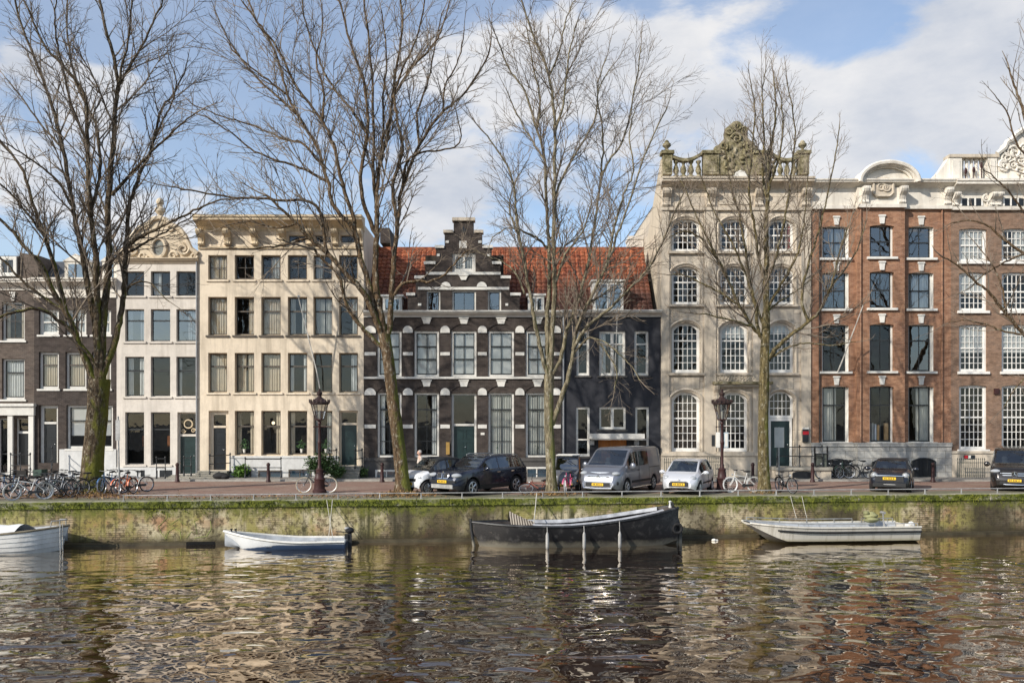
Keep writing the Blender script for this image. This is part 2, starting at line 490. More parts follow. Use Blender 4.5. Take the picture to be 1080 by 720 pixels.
# quay wall
def quay_material():
    t = NT('quay_brick'); p = t.pos()
    s3 = t.n('ShaderNodeSeparateXYZ'); t.l(p, s3.inputs[0])
    cb = t.n('ShaderNodeCombineXYZ'); t.l(s3.outputs[0], cb.inputs[0]); t.l(s3.outputs[2], cb.inputs[1])
    b = t.n('ShaderNodeTexBrick'); b.inputs['Scale'].default_value = 1
    b.inputs['Brick Width'].default_value = .26; b.inputs['Row Height'].default_value = .085; b.inputs['Mortar Size'].default_value = .010
    b.inputs['Color1'].default_value = (.52, .41, .26, 1); b.inputs['Color2'].default_value = (.36, .26, .15, 1); b.inputs['Mortar'].default_value = (.12, .095, .06, 1)
    t.l(cb.outputs[0], b.inputs['Vector'])
    pale = t.noise(p, .45, 5, .6); blot = t.noise(t.pos((1, 1, .55)), 1.1, 6, .65); fine = t.noise(p, 5, 6, .7)
    drip = t.noise(t.pos((2.4, 1, .12)), 1.0, 6, .7); red = t.noise(t.pos((.5, 1, .8)), .9, 4)
    dark = t.noise(t.pos((.16, 1, .05)), 1.0, 3)
    c = t.mix(t.ramp(pale, [(.40, 0), (.58, .85)]), b.outputs['Color'], (.66, .58, .38))
    c = t.mix(t.ramp(red, [(.53, 0), (.64, .75)]), c, (.42, .19, .09))
    c = t.mix(t.ramp(blot, [(.45, 0), (.57, .8)]), c, (.30, .27, .075))
    c = t.mix(t.ramp(fine, [(.48, 0), (.60, .85)]), c, (.085, .065, .035))
    c = t.mix(t.ramp(drip, [(.51, 0), (.63, .9)]), c, (.05, .05, .02))
    c = t.mix(t.ramp(dark, [(.52, 0), (.60, .88)]), c, (.045, .036, .024))
    # moss creeping down from the top, damp band above the water
    zn = t.math('ADD', s3.outputs[2], t.math('MULTIPLY', t.math('SUBTRACT', t.noise(t.pos((3, 1, .8)), 1.0, 6, .7), .5), 1.1))
    mossf = t.n('ShaderNodeMapRange'); mossf.inputs['From Min'].default_value = -.66; mossf.inputs['From Max'].default_value = -.42; t.l(zn, mossf.inputs['Value'])
    mosscol = t.mix(t.ramp(fine, [(.35, 0), (.65, 1)]), (.035, .045, .010), (.22, .23, .04))
    c = t.mix(t.math('MULTIPLY', mossf.outputs[0], t.ramp(t.noise(t.pos((.9, 1, .5)), 1.4, 5, .7), [(.40, .25), (.55, .9)])), c, mosscol)
    wet = t.n('ShaderNodeMapRange'); wet.inputs['From Min'].default_value = WZ + .42; wet.inputs['From Max'].default_value = WZ + .08
    t.l(t.math('ADD', s3.outputs[2], t.math('MULTIPLY', t.math('SUBTRACT', fine, .5), .25)), wet.inputs['Value'])
    c = t.mix(t.math('MULTIPLY', wet.outputs[0], .85), c, (.045, .036, .02))
    t.bsdf(c, .8, 0, .25, bump=t.math('ADD', t.math('MULTIPLY', b.outputs['Fac'], -.6), fine), bstr=.5, bdist=.04)
    return t.m
m_quay = quay_material()
t = NT('coping_stone'); p = t.pos(); fine = t.noise(p, 6, 6, .7)
c = t.mix(t.ramp(t.noise(t.pos((.6, 2, 2)), 1.6, 5, .65), [(.46, 0), (.58, .9)]), (.40, .37, .30), (.15, .18, .025))
c = t.mix(t.ramp(fine, [(.45, 0), (.7, .6)]), c, (.10, .09, .06))
g_ = t.n('ShaderNodeNewGeometry'); s3 = t.n('ShaderNodeSeparateXYZ'); t.l(g_.outputs['Normal'], s3.inputs[0])
fr_ = t.math('MULTIPLY', t.ramp(t.math('MULTIPLY', s3.outputs[1], -1.0), [(.5, 0), (.8, 1)]), t.ramp(t.noise(t.pos((.8, 2, 2)), 1.3, 5, .7), [(.36, .35), (.5, 1)]))
c = t.mix(fr_, c, t.mix(t.ramp(fine, [(.4, 0), (.62, 1)]), (.04, .05, .012), (.20, .22, .035)))
t.bsdf(c, .85, 0, .2, bump=fine, bstr=.5, bdist=.05); m_coping = t.m
qr = empty('quay_wall', (0, QY, WZ), QA)
tag(qr, 'long brick quay wall stained with moss above the canal water', 'quay wall')
mb = MB(); mb.box(-100, 75, QY, QY + .5, -3.2, -.26); mb.build('wall', m_quay, qr, off=(0, QY, WZ))
mb = MB()
x = -100.0
rr = random.Random(3)
while x < 74:
    L = rr.uniform(1.1, 1.7); d = rr.uniform(-.012, .012)
    mb.box(x, min(x + L - .012, 75), QY - .06 + d, QY + .54, -.256, .012 + d * .6); x += L
mb.build('coping', m_coping, qr, off=(0, QY, WZ), bevel=.02)
mb = MB(); mb.box(-100, 75, QY - .34, QY - .004, -3.2, WZ + .10)
mb.build('footing', plain('wet_footing', (.07, .058, .035), .6, .5, 2), qr, off=(0, QY, WZ))
mb = MB(); a = aq(199, 571, .345); b_ = aq(229, 579, .345); mb.box(a.x, b_.x, a.y - .01, a.y, .005, max(a.z, .14))
mb.build('culvert_opening', plain('culvert_black', (.006, .006, .006), .9), qr)
# faded graffiti outline
m_graf = plain('faded_green_spray', (.30, .34, .10), .9, .25)
mb = MB()
def gl(pts, r=.012):
    mb.tube([aq(a, b, .004) for a, b in pts], r, 4)
gl([(177, 568), (170, 562), (167, 555), (172, 550), (176, 546), (176, 541)])
gl([(174, 569), (178, 560), (184, 556), (190, 560), (191, 568)]); gl([(180, 553), (188, 547), (195, 553)])
gl([(205, 567), (218, 565), (223, 557), (222, 549)]); gl([(197, 567), (202, 560), (208, 563), (205, 549), (210, 547)])
mb.build('graffiti', m_graf, qr, smooth=True)
# guard rail on the coping
rail = empty('guard_rail', (0, QY, 0), QA); tag(rail, 'low galvanised tube rail along the quay edge', 'railing')
x0 = aq(128, 520).x
mb = MB(); mb.tube([(x0, .1, .235), (60, .1, .235)], .022, 8); mb.build('rail_tube', m_galv, rail, smooth=True)
mb = MB(); mb.tube([(0, 0, -.004), (0, 0, .21)], .026, 6); mb.box(-.06, .06, -.05, .05, -.004, .02); pm = mb.mesh('post', m_galv)
x = x0 + .05
while x < 30:
    link('post', pm, rail, (x, .1, .012)); x += 1.63

# moss and weeds hanging over the coping
rng = random.Random(11)
mb = MB()
for i in range(15000):
    x = rng.uniform(-24, 24)
    dn = .5 + .5 * mnoise.noise((x * .7, 3.3, 0)) + .5 * mnoise.noise((x * 2.3, 1.3, 0))
    if rng.random() > (dn * 1.25 - .12): continue
    z = -.02 - abs(rng.gauss(0, .16)) * (0.6 + dn)
    if z > -.0: continue
    y = QY - .065 if z > -.26 else QY - .012
    s_ = rng.uniform(.018, .05)
    a = rng.uniform(0, 6.28)
    out = rng.uniform(.01, .07)
    p0 = Vector((x, y + .01, z + .02)); p1 = p0 + Vector((s_ * math.cos(a), -.01, s_ * math.sin(a))); p2 = p0 + Vector((rng.uniform(-.03, .03), -out, -s_ * rng.uniform(.5, 1.8)))
    mb.add([p0, p1, p2], [(0, 1, 2)])
t = NT('moss_leaf'); n_ = t.noise(t.pos(), 3, 5)
cc = t.ramp(n_, [(.3, (.03, .04, .008)), (.5, (.10, .12, .018)), (.72, (.26, .26, .045))]); t.bsdf(cc, .9, 0, .1); m_moss = t.m
tag(mb.build('moss', m_moss, None, (0, QY, 0), (0, 0, QA), off=(0, QY, 0), fix=False), 'green moss hanging over the coping of the quay wall', 'moss', kind='stuff')
# leaf litter and weeds at the tree feet
mb = MB()
for (px, Y, n, wx, wy) in ((425, 36.2, 1500, 1.1, .8), (85, 35.6, 900, 2.2, 1.2), (580, 36.2, 450, .9, .6), (806, 37.2, 120, .6, .5), (180, 34.4, 300, 3.5, .5), (330, 35, 300, 3.5, .5)):
    for i in range(n):
        x = gx(px, Y) + rng.gauss(0, wx * .6); y = Y + rng.gauss(0, wy * .5)
        if y < qy(x) + .1: continue
        h = abs(rng.gauss(0, .10)) * max(0, 1 - abs(x - gx(px, Y)) / (wx * 1.4)) + .012
        s_ = rng.uniform(.03, .075); v1 = Vector((rng.uniform(-1, 1), rng.uniform(-1, 1), rng.uniform(-.6, .9))) * s_; v2 = Vector((rng.uniform(-1, 1), rng.uniform(-1, 1), rng.uniform(-.4, 1.2))) * s_
        p0 = Vector((x, y, h)); q = [p0, p0 + v1, p0 + v1 + v2, p0 + v2]
        mb.add([Vector((a.x, a.y, max(.011, a.z))) for a in q], [(0, 1, 2, 3)])
t = NT('dead_leaf'); n_ = t.noise(t.pos(), 5, 4)
cc = t.ramp(n_, [(.3, (.07, .045, .02)), (.52, (.24, .14, .06)), (.72, (.36, .26, .13))]); t.bsdf(cc, .9, 0, .1)
tag(mb.build('leaf_litter', t.m, fix=False), 'brown dead leaves heaped round the tree feet on the quay', 'leaves', kind='stuff')

# water
t = NT('canal_water'); 
pv = t.pos((.62, 1.0, 1)); n1 = t.noise(pv, 1.2, 0.8, .4, .3); n2 = t.noise(t.pos((.8, 1.0, 1)), 2.7, 0.0, .45, .2); n3 = t.noise(t.pos((.18, .3, 1)), 1, 2)
n4 = t.noise(t.pos((.75, 1.0, 1)), 5.0, 1.0, .5, .3); h = t.math('ADD', t.math('MULTIPLY', n4, .035), t.math('ADD', n1, t.math('MULTIPLY', n2, .30)))
# calmer water in the lee of the quay
s3 = t.n('ShaderNodeSeparateXYZ'); g_ = t.n('ShaderNodeNewGeometry'); t.l(g_.outputs['Position'], s3.inputs[0])
lee = t.n('ShaderNodeMapRange'); lee.inputs['From Min'].default_value = 33.5; lee.inputs['From Max'].default_value = 19; lee.inputs['To Min'].default_value = .22; lee.inputs['To Max'].default_value = 1.25
t.l(s3.outputs[1], lee.inputs['Value'])
amp = t.math('MULTIPLY', lee.outputs[0], t.ramp(n3, [(.32, .45), (.68, 1.25)]))
bp = t.n('ShaderNodeBump'); bp.inputs['Strength'].default_value = 1.0; bp.inputs['Distance'].default_value = .115
t.l(t.math('MULTIPLY', t.math('SUBTRACT', h, .6), amp), bp.inputs['Height'])
gl_ = t.n('ShaderNodeBsdfGlossy'); gl_.inputs['Roughness'].default_value = .02; gl_.inputs['Color'].default_value = (1, .92, .83, 1); t.l(bp.outputs['Normal'], gl_.inputs['Normal'])
df = t.n('ShaderNodeBsdfDiffuse'); df.inputs['Color'].default_value = (.026, .011, .004, 1)
lw = t.n('ShaderNodeFresnel'); lw.inputs['IOR'].default_value = 1.45; t.l(bp.outputs['Normal'], lw.inputs['Normal'])
mx = t.n('ShaderNodeMixShader'); t.l(t.math('ADD', t.math('MULTIPLY', lw.outputs[0], 1.9), .05, True), mx.inputs[0]); t.l(df.outputs[0], mx.inputs[1]); t.l(gl_.outputs[0], mx.inputs[2])
t.l(mx.outputs[0], t.out.inputs['Surface'])
sheet('water', t.m, [(-260, 1.0), (200, 1.0), (XB, qy(XB) + .2), (XA, qy(XA) + .2), (-260, qy(XA) + .2)], WZ)
# ------------------------------------------------------------------ houses
class House:
    def __init__(s, name, label, px0, px1, top, depth=9.0):
        s.x0 = fx(px0); s.x1 = fx(px1); s.loc = Vector(((s.x0 + s.x1) / 2, FY, 0)); s.depth = depth
        s.root = empty(name, s.loc); tag(s.root, label, 'house', 'canal houses along the quay')
        s.ztop = fz(top); s.holes = []; s.layers = []
    def build(s, mb, name, mat, parent=None, **k):
        if parent is None: return mb.build(name, mat, s.root, off=s.loc, **k)
        # a sub-part: its parent part sits at an offset of its own
        pl = s.loc + parent.location
        return mb.build(name, mat, parent, off=pl, **k)
    def box(s, name, mat, px0, px1, py0, py1, y0, y1, **k):
        mb = MB(); mb.box(fx(px0), fx(px1), y0, y1, fz(py1), fz(py0)); return s.build(mb, name, mat, **k)

def wall_cells(mb, x0, x1, z0, z1, holes, y, depth):
    xs = sorted({x0, x1, *[min(max(h[i], x0), x1) for h in holes for i in (0, 1)]})
    zs = sorted({z0, z1, *[min(max(h[i], z0), z1) for h in holes for i in (2, 3)]})
    for i in range(len(xs) - 1):
        # merge vertical runs of solid cells
        run = None
        for j in range(len(zs)):
            solid = False
            if j < len(zs) - 1:
                cx = (xs[i] + xs[i + 1]) / 2; cz = (zs[j] + zs[j + 1]) / 2
                solid = not any(h[0] < cx < h[1] and h[2] < cz < h[3] for h in holes)
            if solid and run is None: run = zs[j]
            if not solid and run is not None:
                mb.quad((xs[i], y, run), (xs[i + 1], y, run), (xs[i + 1], y, zs[j]), (xs[i], y, zs[j])); run = None
    for h in holes:
        hx0, hx1, hz0, hz1 = h[:4]; rise = h[4] if len(h) > 4 else 0
        zt = hz1 - rise
        mb.quad((hx0, y, hz0), (hx0, y + depth, hz0), (hx0, y + depth, zt), (hx0, y, zt))
        mb.quad((hx1, y, hz0), (hx1, y, zt), (hx1, y + depth, zt), (hx1, y + depth, hz0))
        mb.quad((hx0, y, hz0), (hx1, y, hz0), (hx1, y + depth, hz0), (hx0, y + depth, hz0))
        if rise <= 0:
            mb.quad((hx0, y, hz1), (hx0, y + depth, hz1), (hx1, y + depth, hz1), (hx1, y, hz1))
        else:
            n = 12; pts = arch_pts(hx0, hx1, zt, rise, n)
            for i in range(n):
                (xa, za), (xb, zb) = pts[i], pts[i + 1]
                mb.quad((xa, y, za), (xb, y, zb), (xb, y + depth, zb), (xa, y + depth, za))
                mb.quad((xa, y, za), (xb, y, zb), (xb, y, hz1), (xa, y, hz1))
def arch_pts(x0, x1, zt, rise, n=12):
    w = (x1 - x0) / 2; r = (w * w + rise * rise) / (2 * rise); cz = zt + rise - r; cx = (x0 + x1) / 2
    if rise > w * .98:
        return [(cx - w * math.cos(math.pi * i / n), zt + rise * math.sin(math.pi * i / n)) for i in range(n + 1)]
    a = math.asin(min(1, w / r))
    return [(cx + r * math.sin(-a + 2 * a * i / n), cz + r * math.cos(-a + 2 * a * i / n)) for i in range(n + 1)]

def wall(h, mat, px0, px1, py_top, holes, y=FY, depth=.24, base=0.0, body=True, name='wall', zt=None):
    mb = MB(); x0, x1 = fx(px0), fx(px1); zt = fz(py_top) if zt is None else zt
    wall_cells(mb, x0, x1, base, zt, holes, y, depth)
    if body:
        yb = y + h.depth
        mb.quad((x0, y, base), (x0, y, zt), (x0, yb, zt), (x0, yb, base)); mb.quad((x1, y, base), (x1, yb, base), (x1, yb, zt), (x1, y, zt))
        mb.quad((x0, yb, base), (x0, yb, zt), (x1, yb, zt), (x1, yb, base))
    o = h.build(mb, name, mat, fix=False)
    if body:
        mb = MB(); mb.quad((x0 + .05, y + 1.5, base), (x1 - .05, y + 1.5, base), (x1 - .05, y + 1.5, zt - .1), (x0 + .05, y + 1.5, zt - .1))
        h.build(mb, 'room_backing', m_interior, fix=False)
    return o
def hole(px0, px1, py0, py1, rise=0): return (fx(px0), fx(px1), fz(py1), fz(py0), rise / S)

def pleats(mb, xa, xb, za, zb, y, amp=.028, per=.13, ph=0.0):
    n = max(4, int((xb - xa) / .022)); vs = []
    for i in range(n + 1):
        x = xa + (xb - xa) * i / n; d = amp * math.sin(x * 2 * math.pi / per + ph) + amp * .4 * math.sin(x * 23 + ph)
        vs += [(x, y + d, za), (x, y + d * .6, zb)]
    mb.add(vs, [(2 * i, 2 * i + 2, 2 * i + 3, 2 * i + 1) for i in range(n)])

def window(h, px0, px1, py0, py1, y=FY, rec=.15, arch=0, case=.05, casemat=None, sash=.045, sashmat=None, cols=1, rows=(), rail=None, bar=.028,
           curtain=None, curmat=None, glass=None, sill=None, sillmat=None, side_case=None, topbar=None, name='window', blind=0, cut=.5):
    casemat = casemat or m_white; sashmat = sashmat or casemat; glass = glass or m_glass
    x0, x1, z0, z1 = fx(px0), fx(px1), fz(py1), fz(py0)
    cx = (x0 + x1) / 2; W = x1 - x0; H = z1 - z0
    loc = Vector((cx, y, z0)) - h.loc
    mb = MB(); hw = W / 2; sc_ = side_case if side_case is not None else case
    ya = rec; yb = rec + .09
    rise = arch / S
    mb.mi = 0
    if case > 0:
        mb.box(-hw + .002, -hw + sc_, ya, yb, .002, H - .002); mb.box(hw - sc_, hw - .002, ya, yb, .002, H - .002)
        mb.box(-hw + sc_, hw - sc_, ya + .002, yb, .002, case); mb.box(-hw + sc_, hw - sc_, ya + .002, yb, H - case, H - .002)
    if rise > 0:
        pts = arch_pts(-hw + .001, hw - .001, H - rise, rise, 12)
        n = len(pts); cw = max(case, .06)
        vs = []
        for (xa, za) in pts:
            f = 1 - cw / hw
            vs += [(xa, ya - .004, za), (xa * f, ya - .004, za - cw * .9)]
        mb.add(vs, [(2 * i, 2 * i + 1, 2 * i + 3, 2 * i + 2) for i in range(n - 1)])
    mb.mi = 1
    a0, a1 = -hw + sc_, hw - sc_; b0, b1 = case, H - case
    ys, ye = ya + .022, ya + .075
    mb.box(a0, a0 + sash, ys, ye, b0, b1); mb.box(a1 - sash, a1, ys, ye, b0, b1)
    mb.box(a0 + sash, a1 - sash, ys + .002, ye, b0, b0 + sash * 1.3); mb.box(a0 + sash, a1 - sash, ys + .002, ye, b1 - sash, b1)
    i0, i1, j0, j1 = a0 + sash, a1 - sash, b0 + sash * 1.3, b1 - sash
    if rail is not None:
        for r_ in (rail if hasattr(rail, '__len__') else (rail,)):
            zr = j0 + (j1 - j0) * r_; mb.box(i0, i1, ys - .014, ye + .004, zr - .038, zr + .038)
    for c_ in range(1, cols):
        xx = i0 + (i1 - i0) * c_ / cols; mb.box(xx - bar / 2, xx + bar / 2, ys + .008, ye - .01, j0, j1)
    for r_ in rows:
        zz = j0 + (j1 - j0) * r_; mb.box(i0, i1, ys + .011, ye - .012, zz - bar / 2, zz + bar / 2)
    o = mb.build(name, [casemat, sashmat], h.root, loc)
    mb = MB(); yy = ya + .05; tl = random.uniform(-.006, .006); tl2 = random.uniform(-.006, .006)
    mb.quad((i0 - .01, yy - tl, j0 - .01), (i1 + .01, yy + tl, j0 - .01), (i1 + .01, yy + tl + tl2, j1 + .01), (i0 - .01, yy - tl + tl2, j1 + .01))
    mb.build('pane', glass, o, fix=False)
    if sill is not None:
        mb = MB(); mb.box(-hw - sill, hw + sill, -.07, rec - .002, -.10, -.002); mb.build('sill', sillmat or casemat, o)
    if curtain:
        cm = curmat or m_curtain; mb = MB(); yc = ya + .12; ph = random.uniform(0, 6)
        k = random.uniform(.24, .34)
        if curtain in ('full', 'sheer'): pleats(mb, -hw, hw, .0, H, yc, ph=ph)
        if curtain in ('sides',): pleats(mb, -hw, -hw + W * k, 0, H, yc, ph=ph); pleats(mb, hw - W * k, hw, 0, H, yc, ph=ph)
        if curtain == 'left': pleats(mb, -hw, -hw + W * cut, 0, H, yc, ph=ph)
        if curtain == 'right': pleats(mb, hw - W * cut, hw, 0, H, yc, ph=ph)
        if curtain == 'gap': pleats(mb, -hw, -hw + W * .55, 0, H, yc, ph=ph); pleats(mb, hw - W * .38, hw, 0, H, yc, ph=ph)
        mb.build('curtain', cm, o, fix=False)
    if blind:
        mb = MB(); yc = ya + .10; mb.box(-hw + .04, hw - .04, yc, yc + .012, H * (1 - blind), H - .02); mb.build('blind', m_sheer if blind > 0 else m_greyblind, o)
    return o

def door(h, px0, px1, py0, py1, y=FY, rec=.2, mat=None, frame=.10, framemat=None, transom=None, panels=2, double=False, glass_top=False):
    """front door with its frame, transom light, leaf panels and handle"""
    mat = mat or m_darkgreen; framemat = framemat or m_white
    x0, x1, z0, z1 = fx(px0), fx(px1), fz(py1), fz(py0); cx = (x0 + x1) / 2; W = x1 - x0; H = z1 - z0; hw = W / 2
    loc = Vector((cx, y, z0)) - h.loc
    mb = MB(); zt = H - frame if transom is None else fz(transom) - z0
    mb.box(-hw + frame, hw - frame, rec + .05, rec + .10, .01, zt)
    k = 2 if double else 1
    for j in range(k):
        a = -hw + frame + (W - 2 * frame) * j / k + .06; b = -hw + frame + (W - 2 * frame) * (j + 1) / k - .06
        for q in range(panels):
            za = .14 + (zt - .2) * q / panels; zb = .14 + (zt - .2) * (q + 1) / panels - .12
            mb.box(a, a + .05, rec + .03, rec + .052, za, zb); mb.box(b - .05, b, rec + .03, rec + .052, za, zb)
            mb.box(a + .05, b - .05, rec + .032, rec + .052, za, za + .05); mb.box(a + .05, b - .05, rec + .032, rec + .052, zb - .05, zb)
    o = mb.build('door', mat, h.root, loc)
    mb = MB()
    mb.box(-hw + .002, -hw + frame, rec, rec + .12, .002, H - .002); mb.box(hw - frame, hw - .002, rec, rec + .12, .002, H - .002)
    mb.box(-hw + frame, hw - frame, rec + .003, rec + .12, H - frame, H - .002)
    if transom is not None: mb.box(-hw + frame, hw - frame, rec - .02, rec + .118, zt, zt + .12)
    mb.build('door_frame', framemat, o)
    if transom is not None:
        mb = MB(); mb.quad((-hw + frame, rec + .08, zt + .12), (hw - frame, rec + .08, zt + .12), (hw - frame, rec + .08, H - frame), (-hw + frame, rec + .08, H - frame)); mb.build('transom_light', m_glass, o, fix=False)
    mb = MB(); mb.ell((hw - frame - .12 if not double else .07, rec + .02, zt * .48), (.035, .035, .035), 8, 6); mb.build('handle', m_chrome, o, smooth=True)
    return o

def band(h, name, mat, px0, px1, py0, py1, proud=.05, y=FY, back=.0):
    mb = MB(); mb.box(fx(px0), fx(px1), y - proud, y + back - .0015, fz(py1), fz(py0)); return h.build(mb, name, mat)
def cornice(h, mat, px0, px1, py0, py1, out=.45, y=FY, name='cornice', steps=4):
    """stepped and curved moulding, deepest at the top"""
    za, zb = fz(py1), fz(py0); H = zb - za
    prof = [(y + .3, za), (y - .05, za), (y - .05, za + H * .12)]
    for i in range(steps + 1):
        f = i / steps; prof.append((y - .06 - (out * .75) * (f ** 1.5), za + H * (.14 + .48 * f)))
    prof += [(y - out, za + H * .64), (y - out, za + H * .82), (y - out - .06, za + H * .84), (y - out - .06, zb), (y + .3, zb + .05)]
    mb = MB(); mb.extx(prof, fx(px0), fx(px1)); return h.build(mb, name, mat)
def console(h, mat, px, py0, py1, wpx=6, out=.35, y=FY, name='console'):
    za, zb = fz(py1), fz(py0); w_ = wpx / S / 2; x = fx(px); H = zb - za
    prof = [(y - .002, za), (y - out * .28, za), (y - out * .42, za + H * .10), (y - out * .30, za + H * .28), (y - out * .45, za + H * .5), (y - out * .85, za + H * .7), (y - out, za + H * .85), (y - out, zb), (y - .002, zb)]
    mb = MB(); mb.extx(prof, x - w_, x + w_)
    mb.extx([(p[0] - .03 if p[0] < y - .01 else p[0], p[1]) for p in prof[1:-1]] + [(y - .003, zb - .01), (y - .003, za + .01)], x - w_ * .45, x + w_ * .45)
    return h.build(mb, name, mat)
def keystone(h, mat, px, py0, py1, w0, w1, y=FY, proud=.07, name='keystone'):
    x = fx(px); a, b = w0 / S / 2, w1 / S / 2
    mb = MB(); z0, z1 = fz(py1), fz(py0); zc = z1 - (z1 - z0) * .18
    mb.prism([(x - a, z0), (x + a, z0), (x + b, zc), (x - b, zc)], y - proud, y - .002)
    mb.box(x - b - .03, x + b + .03, y - proud - .03, y - .003, zc, z1)
    return h.build(mb, name, mat)
def railing(label, x0, x1, y0, y1, z0, h=.95, posts=2, newel=True, z1=None):
    """wrought-iron stoop railing running from (x0,y0) to (x1,y1)"""
    z1 = z0 if z1 is None else z1
    r = empty('stoop_railing', (x0, y0, z0)); tag(r, label, 'railing', 'iron railings on the stoops')
    mb = MB()
    for f in (1.0, .55):
        mb.tube([(0, 0, h * f), (x1 - x0, y1 - y0, z1 - z0 + h * f)], .024, 6)
    mb.build('rail', m_iron, r, smooth=True)
    for i in range(posts):
        t = i / max(1, posts - 1); mb = MB(); zb = (z1 - z0) * t
        mb.lathe([(.05, 0), (.05, .12), (.028, .16), (.026, .5), (.05, .54), (.026, .58), (.026, h), (.045, h + .02), (.05, h + .07), (.02, h + .12)], (0, 0, 0), 8)
        mb.build('post', m_iron, r, ((x1 - x0) * t, (y1 - y0) * t, zb), smooth=True)
    return r
def steps(label, x0, x1, yf, yb, z1, n, mat=None, base=.1, group='stone stoops before the doors'):
    """stone stoop: steps that climb towards the house front"""
    r = empty('stone_stoop', ((x0 + x1) / 2, (yf + yb) / 2, base)); tag(r, label, 'stoop', group)
    for i in range(n):
        mb = MB(); ya = yf + (yb - yf) * i / (n + .6)
        mb.box(x0, x1, ya, yb - .004, base + (z1 - base) * i / n + (.002 if i else 0), base + (z1 - base) * (i + 1) / n)
        mb.box(x0 - .02, x1 + .02, ya - .03, ya + .26, base + (z1 - base) * (i + 1) / n - .05, base + (z1 - base) * (i + 1) / n + .004)
        mb.build('step', mat or m_stepstone, r, off=r.location)
    return r
def slab_roof(h, mat, zt, x0=None, x1=None, y=FY):
    mb = MB(); mb.box((x0 if x0 is not None else h.x0) + .01, (x1 if x1 is not None else h.x1) - .01, y + .32, y + h.depth - .01, zt - .12, zt - .02)
    h.build(mb, 'roof', m_slate)
def urn(h, mat, px, py_base, py_top, wpx, y=FY, name='urn', parent=None):
    H = (py_base - py_top) / S; r = wpx / S / 2
    mb = MB(); mb.lathe([(r * .8, 0), (r * .8, H * .1), (r * .35, H * .18), (r * .4, H * .28), (r, H * .48), (r * .95, H * .66), (r * .5, H * .78), (r * .55, H * .84), (r * .3, H * .95), (0.01, H)], (fx(px), y, fz(py_base)), 12)
    return h.build(mb, name, mat, smooth=True)
def scroll(mb, cx, cz, r, turns, y, rad, flip=1, k=5, start=0.0):
    pts = []; n = int(16 * turns)
    for i in range(n + 1):
        t = i / n; a = start + flip * 2 * math.pi * turns * t; rr_ = r * (1 - .82 * t)
        pts.append((cx + rr_ * math.cos(a), y, cz + rr_ * math.sin(a)))
    mb.tube(pts, [rad * (1 - .4 * i / n) for i in range(n + 1)], k)

# ---- H1: grey-brown house at the left edge -------------------------------------------------
h = House('brick_house', 'grey-brown brick house with white pilastered doorway at the far left', -64, 36, 300)
H1H = [hole(2, 26, 318, 359), hole(2, 26, 378, 421), hole(-24, -2, 318, 359), hole(-24, -2, 378, 421), hole(-50, -28, 318, 359), hole(-50, -28, 378, 421),
       hole(-2, 9, 441, 500), hole(16, 31, 441, 490), hole(-44, -12, 430, 476)]
wall(h, m_brickgrey, -64, 36, 303, H1H)
slab_roof(h, m_slate, fz(303))
cornice(h, m_whitecor, -64, 36, 295, 306, .4)
for a in (2, -24, -50):
    window(h, a, a + 24 if a == 2 else a + 22, 318, 359, case=.11, casemat=m_white, sashmat=m_greysash, cols=2 if a == 2 else 1, rows=(.5,), curtain='sides', sill=.1)
    window(h, a, a + 24 if a == 2 else a + 22, 378, 421, case=.11, casemat=m_white, sashmat=m_blacksash, rail=.68, curtain='sheer', curmat=m_sheer, sill=.1)
    keystone(h, m_white, a + 12, 308, 317, 3, 5)
window(h, -44, -12, 430, 476, case=.12, rail=.6, sashmat=m_blacksash, curtain='sides', sill=.08)
window(h, -2, 9, 441, 500, case=.06, rail=.35, sashmat=m_plain if False else m_blacksash, glass=m_glass)
door(h, 16, 31, 441, 490, mat=m_blackdoor, transom=457, frame=.06)
for a in (-6, 12, 34): band(h, 'pilaster', m_white, a - 2.6, a + 2.6, 438, 503, .14)
band(h, 'entablature', m_white, -9.5, 37.5, 428.5, 437.8, .2); band(h, 'entablature_cap', m_white, -10.5, 38.5, 425.5, 428.3, .30)
mb = MB(); mb.box(fx(-64), fx(14), FY + .5, FY + 5, fz(303), fz(268)); h.build(mb, 'attic', m_brickgrey)
mb = MB(); mb.prism([(fx(14), fz(303)), (fx(34), fz(303)), (fx(34), fz(267)), (fx(14), fz(264))], FY + .6, FY + 5); h.build(mb, 'parapet', m_brickgrey)
wd = window(h, -6, 13, 269, 290, y=FY + .26, rec=.12, case=.14, cols=2, sashmat=m_white, name='dormer_window')
# ---- H2: dark brick house behind the first tree ---------------------------------------------
h = House('brick_house', 'dark brick house with white blinds behind the left mossy tree', 36, 123, 312)
H2H = [hole(a, b, c, d) for a, b in ((41, 62), (69, 91), (97, 117)) for c, d in ((326, 353), (371, 410))] + [hole(41, 61, 427, 488), hole(70, 119, 427, 473)]
wall(h, m_brickdark, 36, 123, 312, H2H)
for i, (a, b) in enumerate(((41, 62), (69, 91), (97, 117))):
    window(h, a, b, 326, 353, case=.12, casemat=m_white, sashmat=m_white, rail=.5, curtain='full', curmat=m_sheer, sill=.08)
    window(h, a, b, 371, 410, case=.13, casemat=m_white, sashmat=m_greysash, rail=.68, curtain='full', curmat=m_curtain, sill=.08)
window(h, 70, 119, 427, 473, case=.13, casemat=m_white, sashmat=m_blacksash, rail=.66, cols=2, blind=.7, curtain=None, sill=.06)
door(h, 41, 61, 427, 488, mat=m_blackdoor, transom=447, frame=.16, panels=3)
cornice(h, m_whitecor, 36, 123, 294, 305, .45); band(h, 'frieze', m_whitecor, 36.2, 122.8, 305.2, 314, .06)
band(h, 'plinth', m_plinthwhite, 63, 122.8, 473.5, 503, .05)
mb = MB(); x0, x1 = fx(36), fx(123)
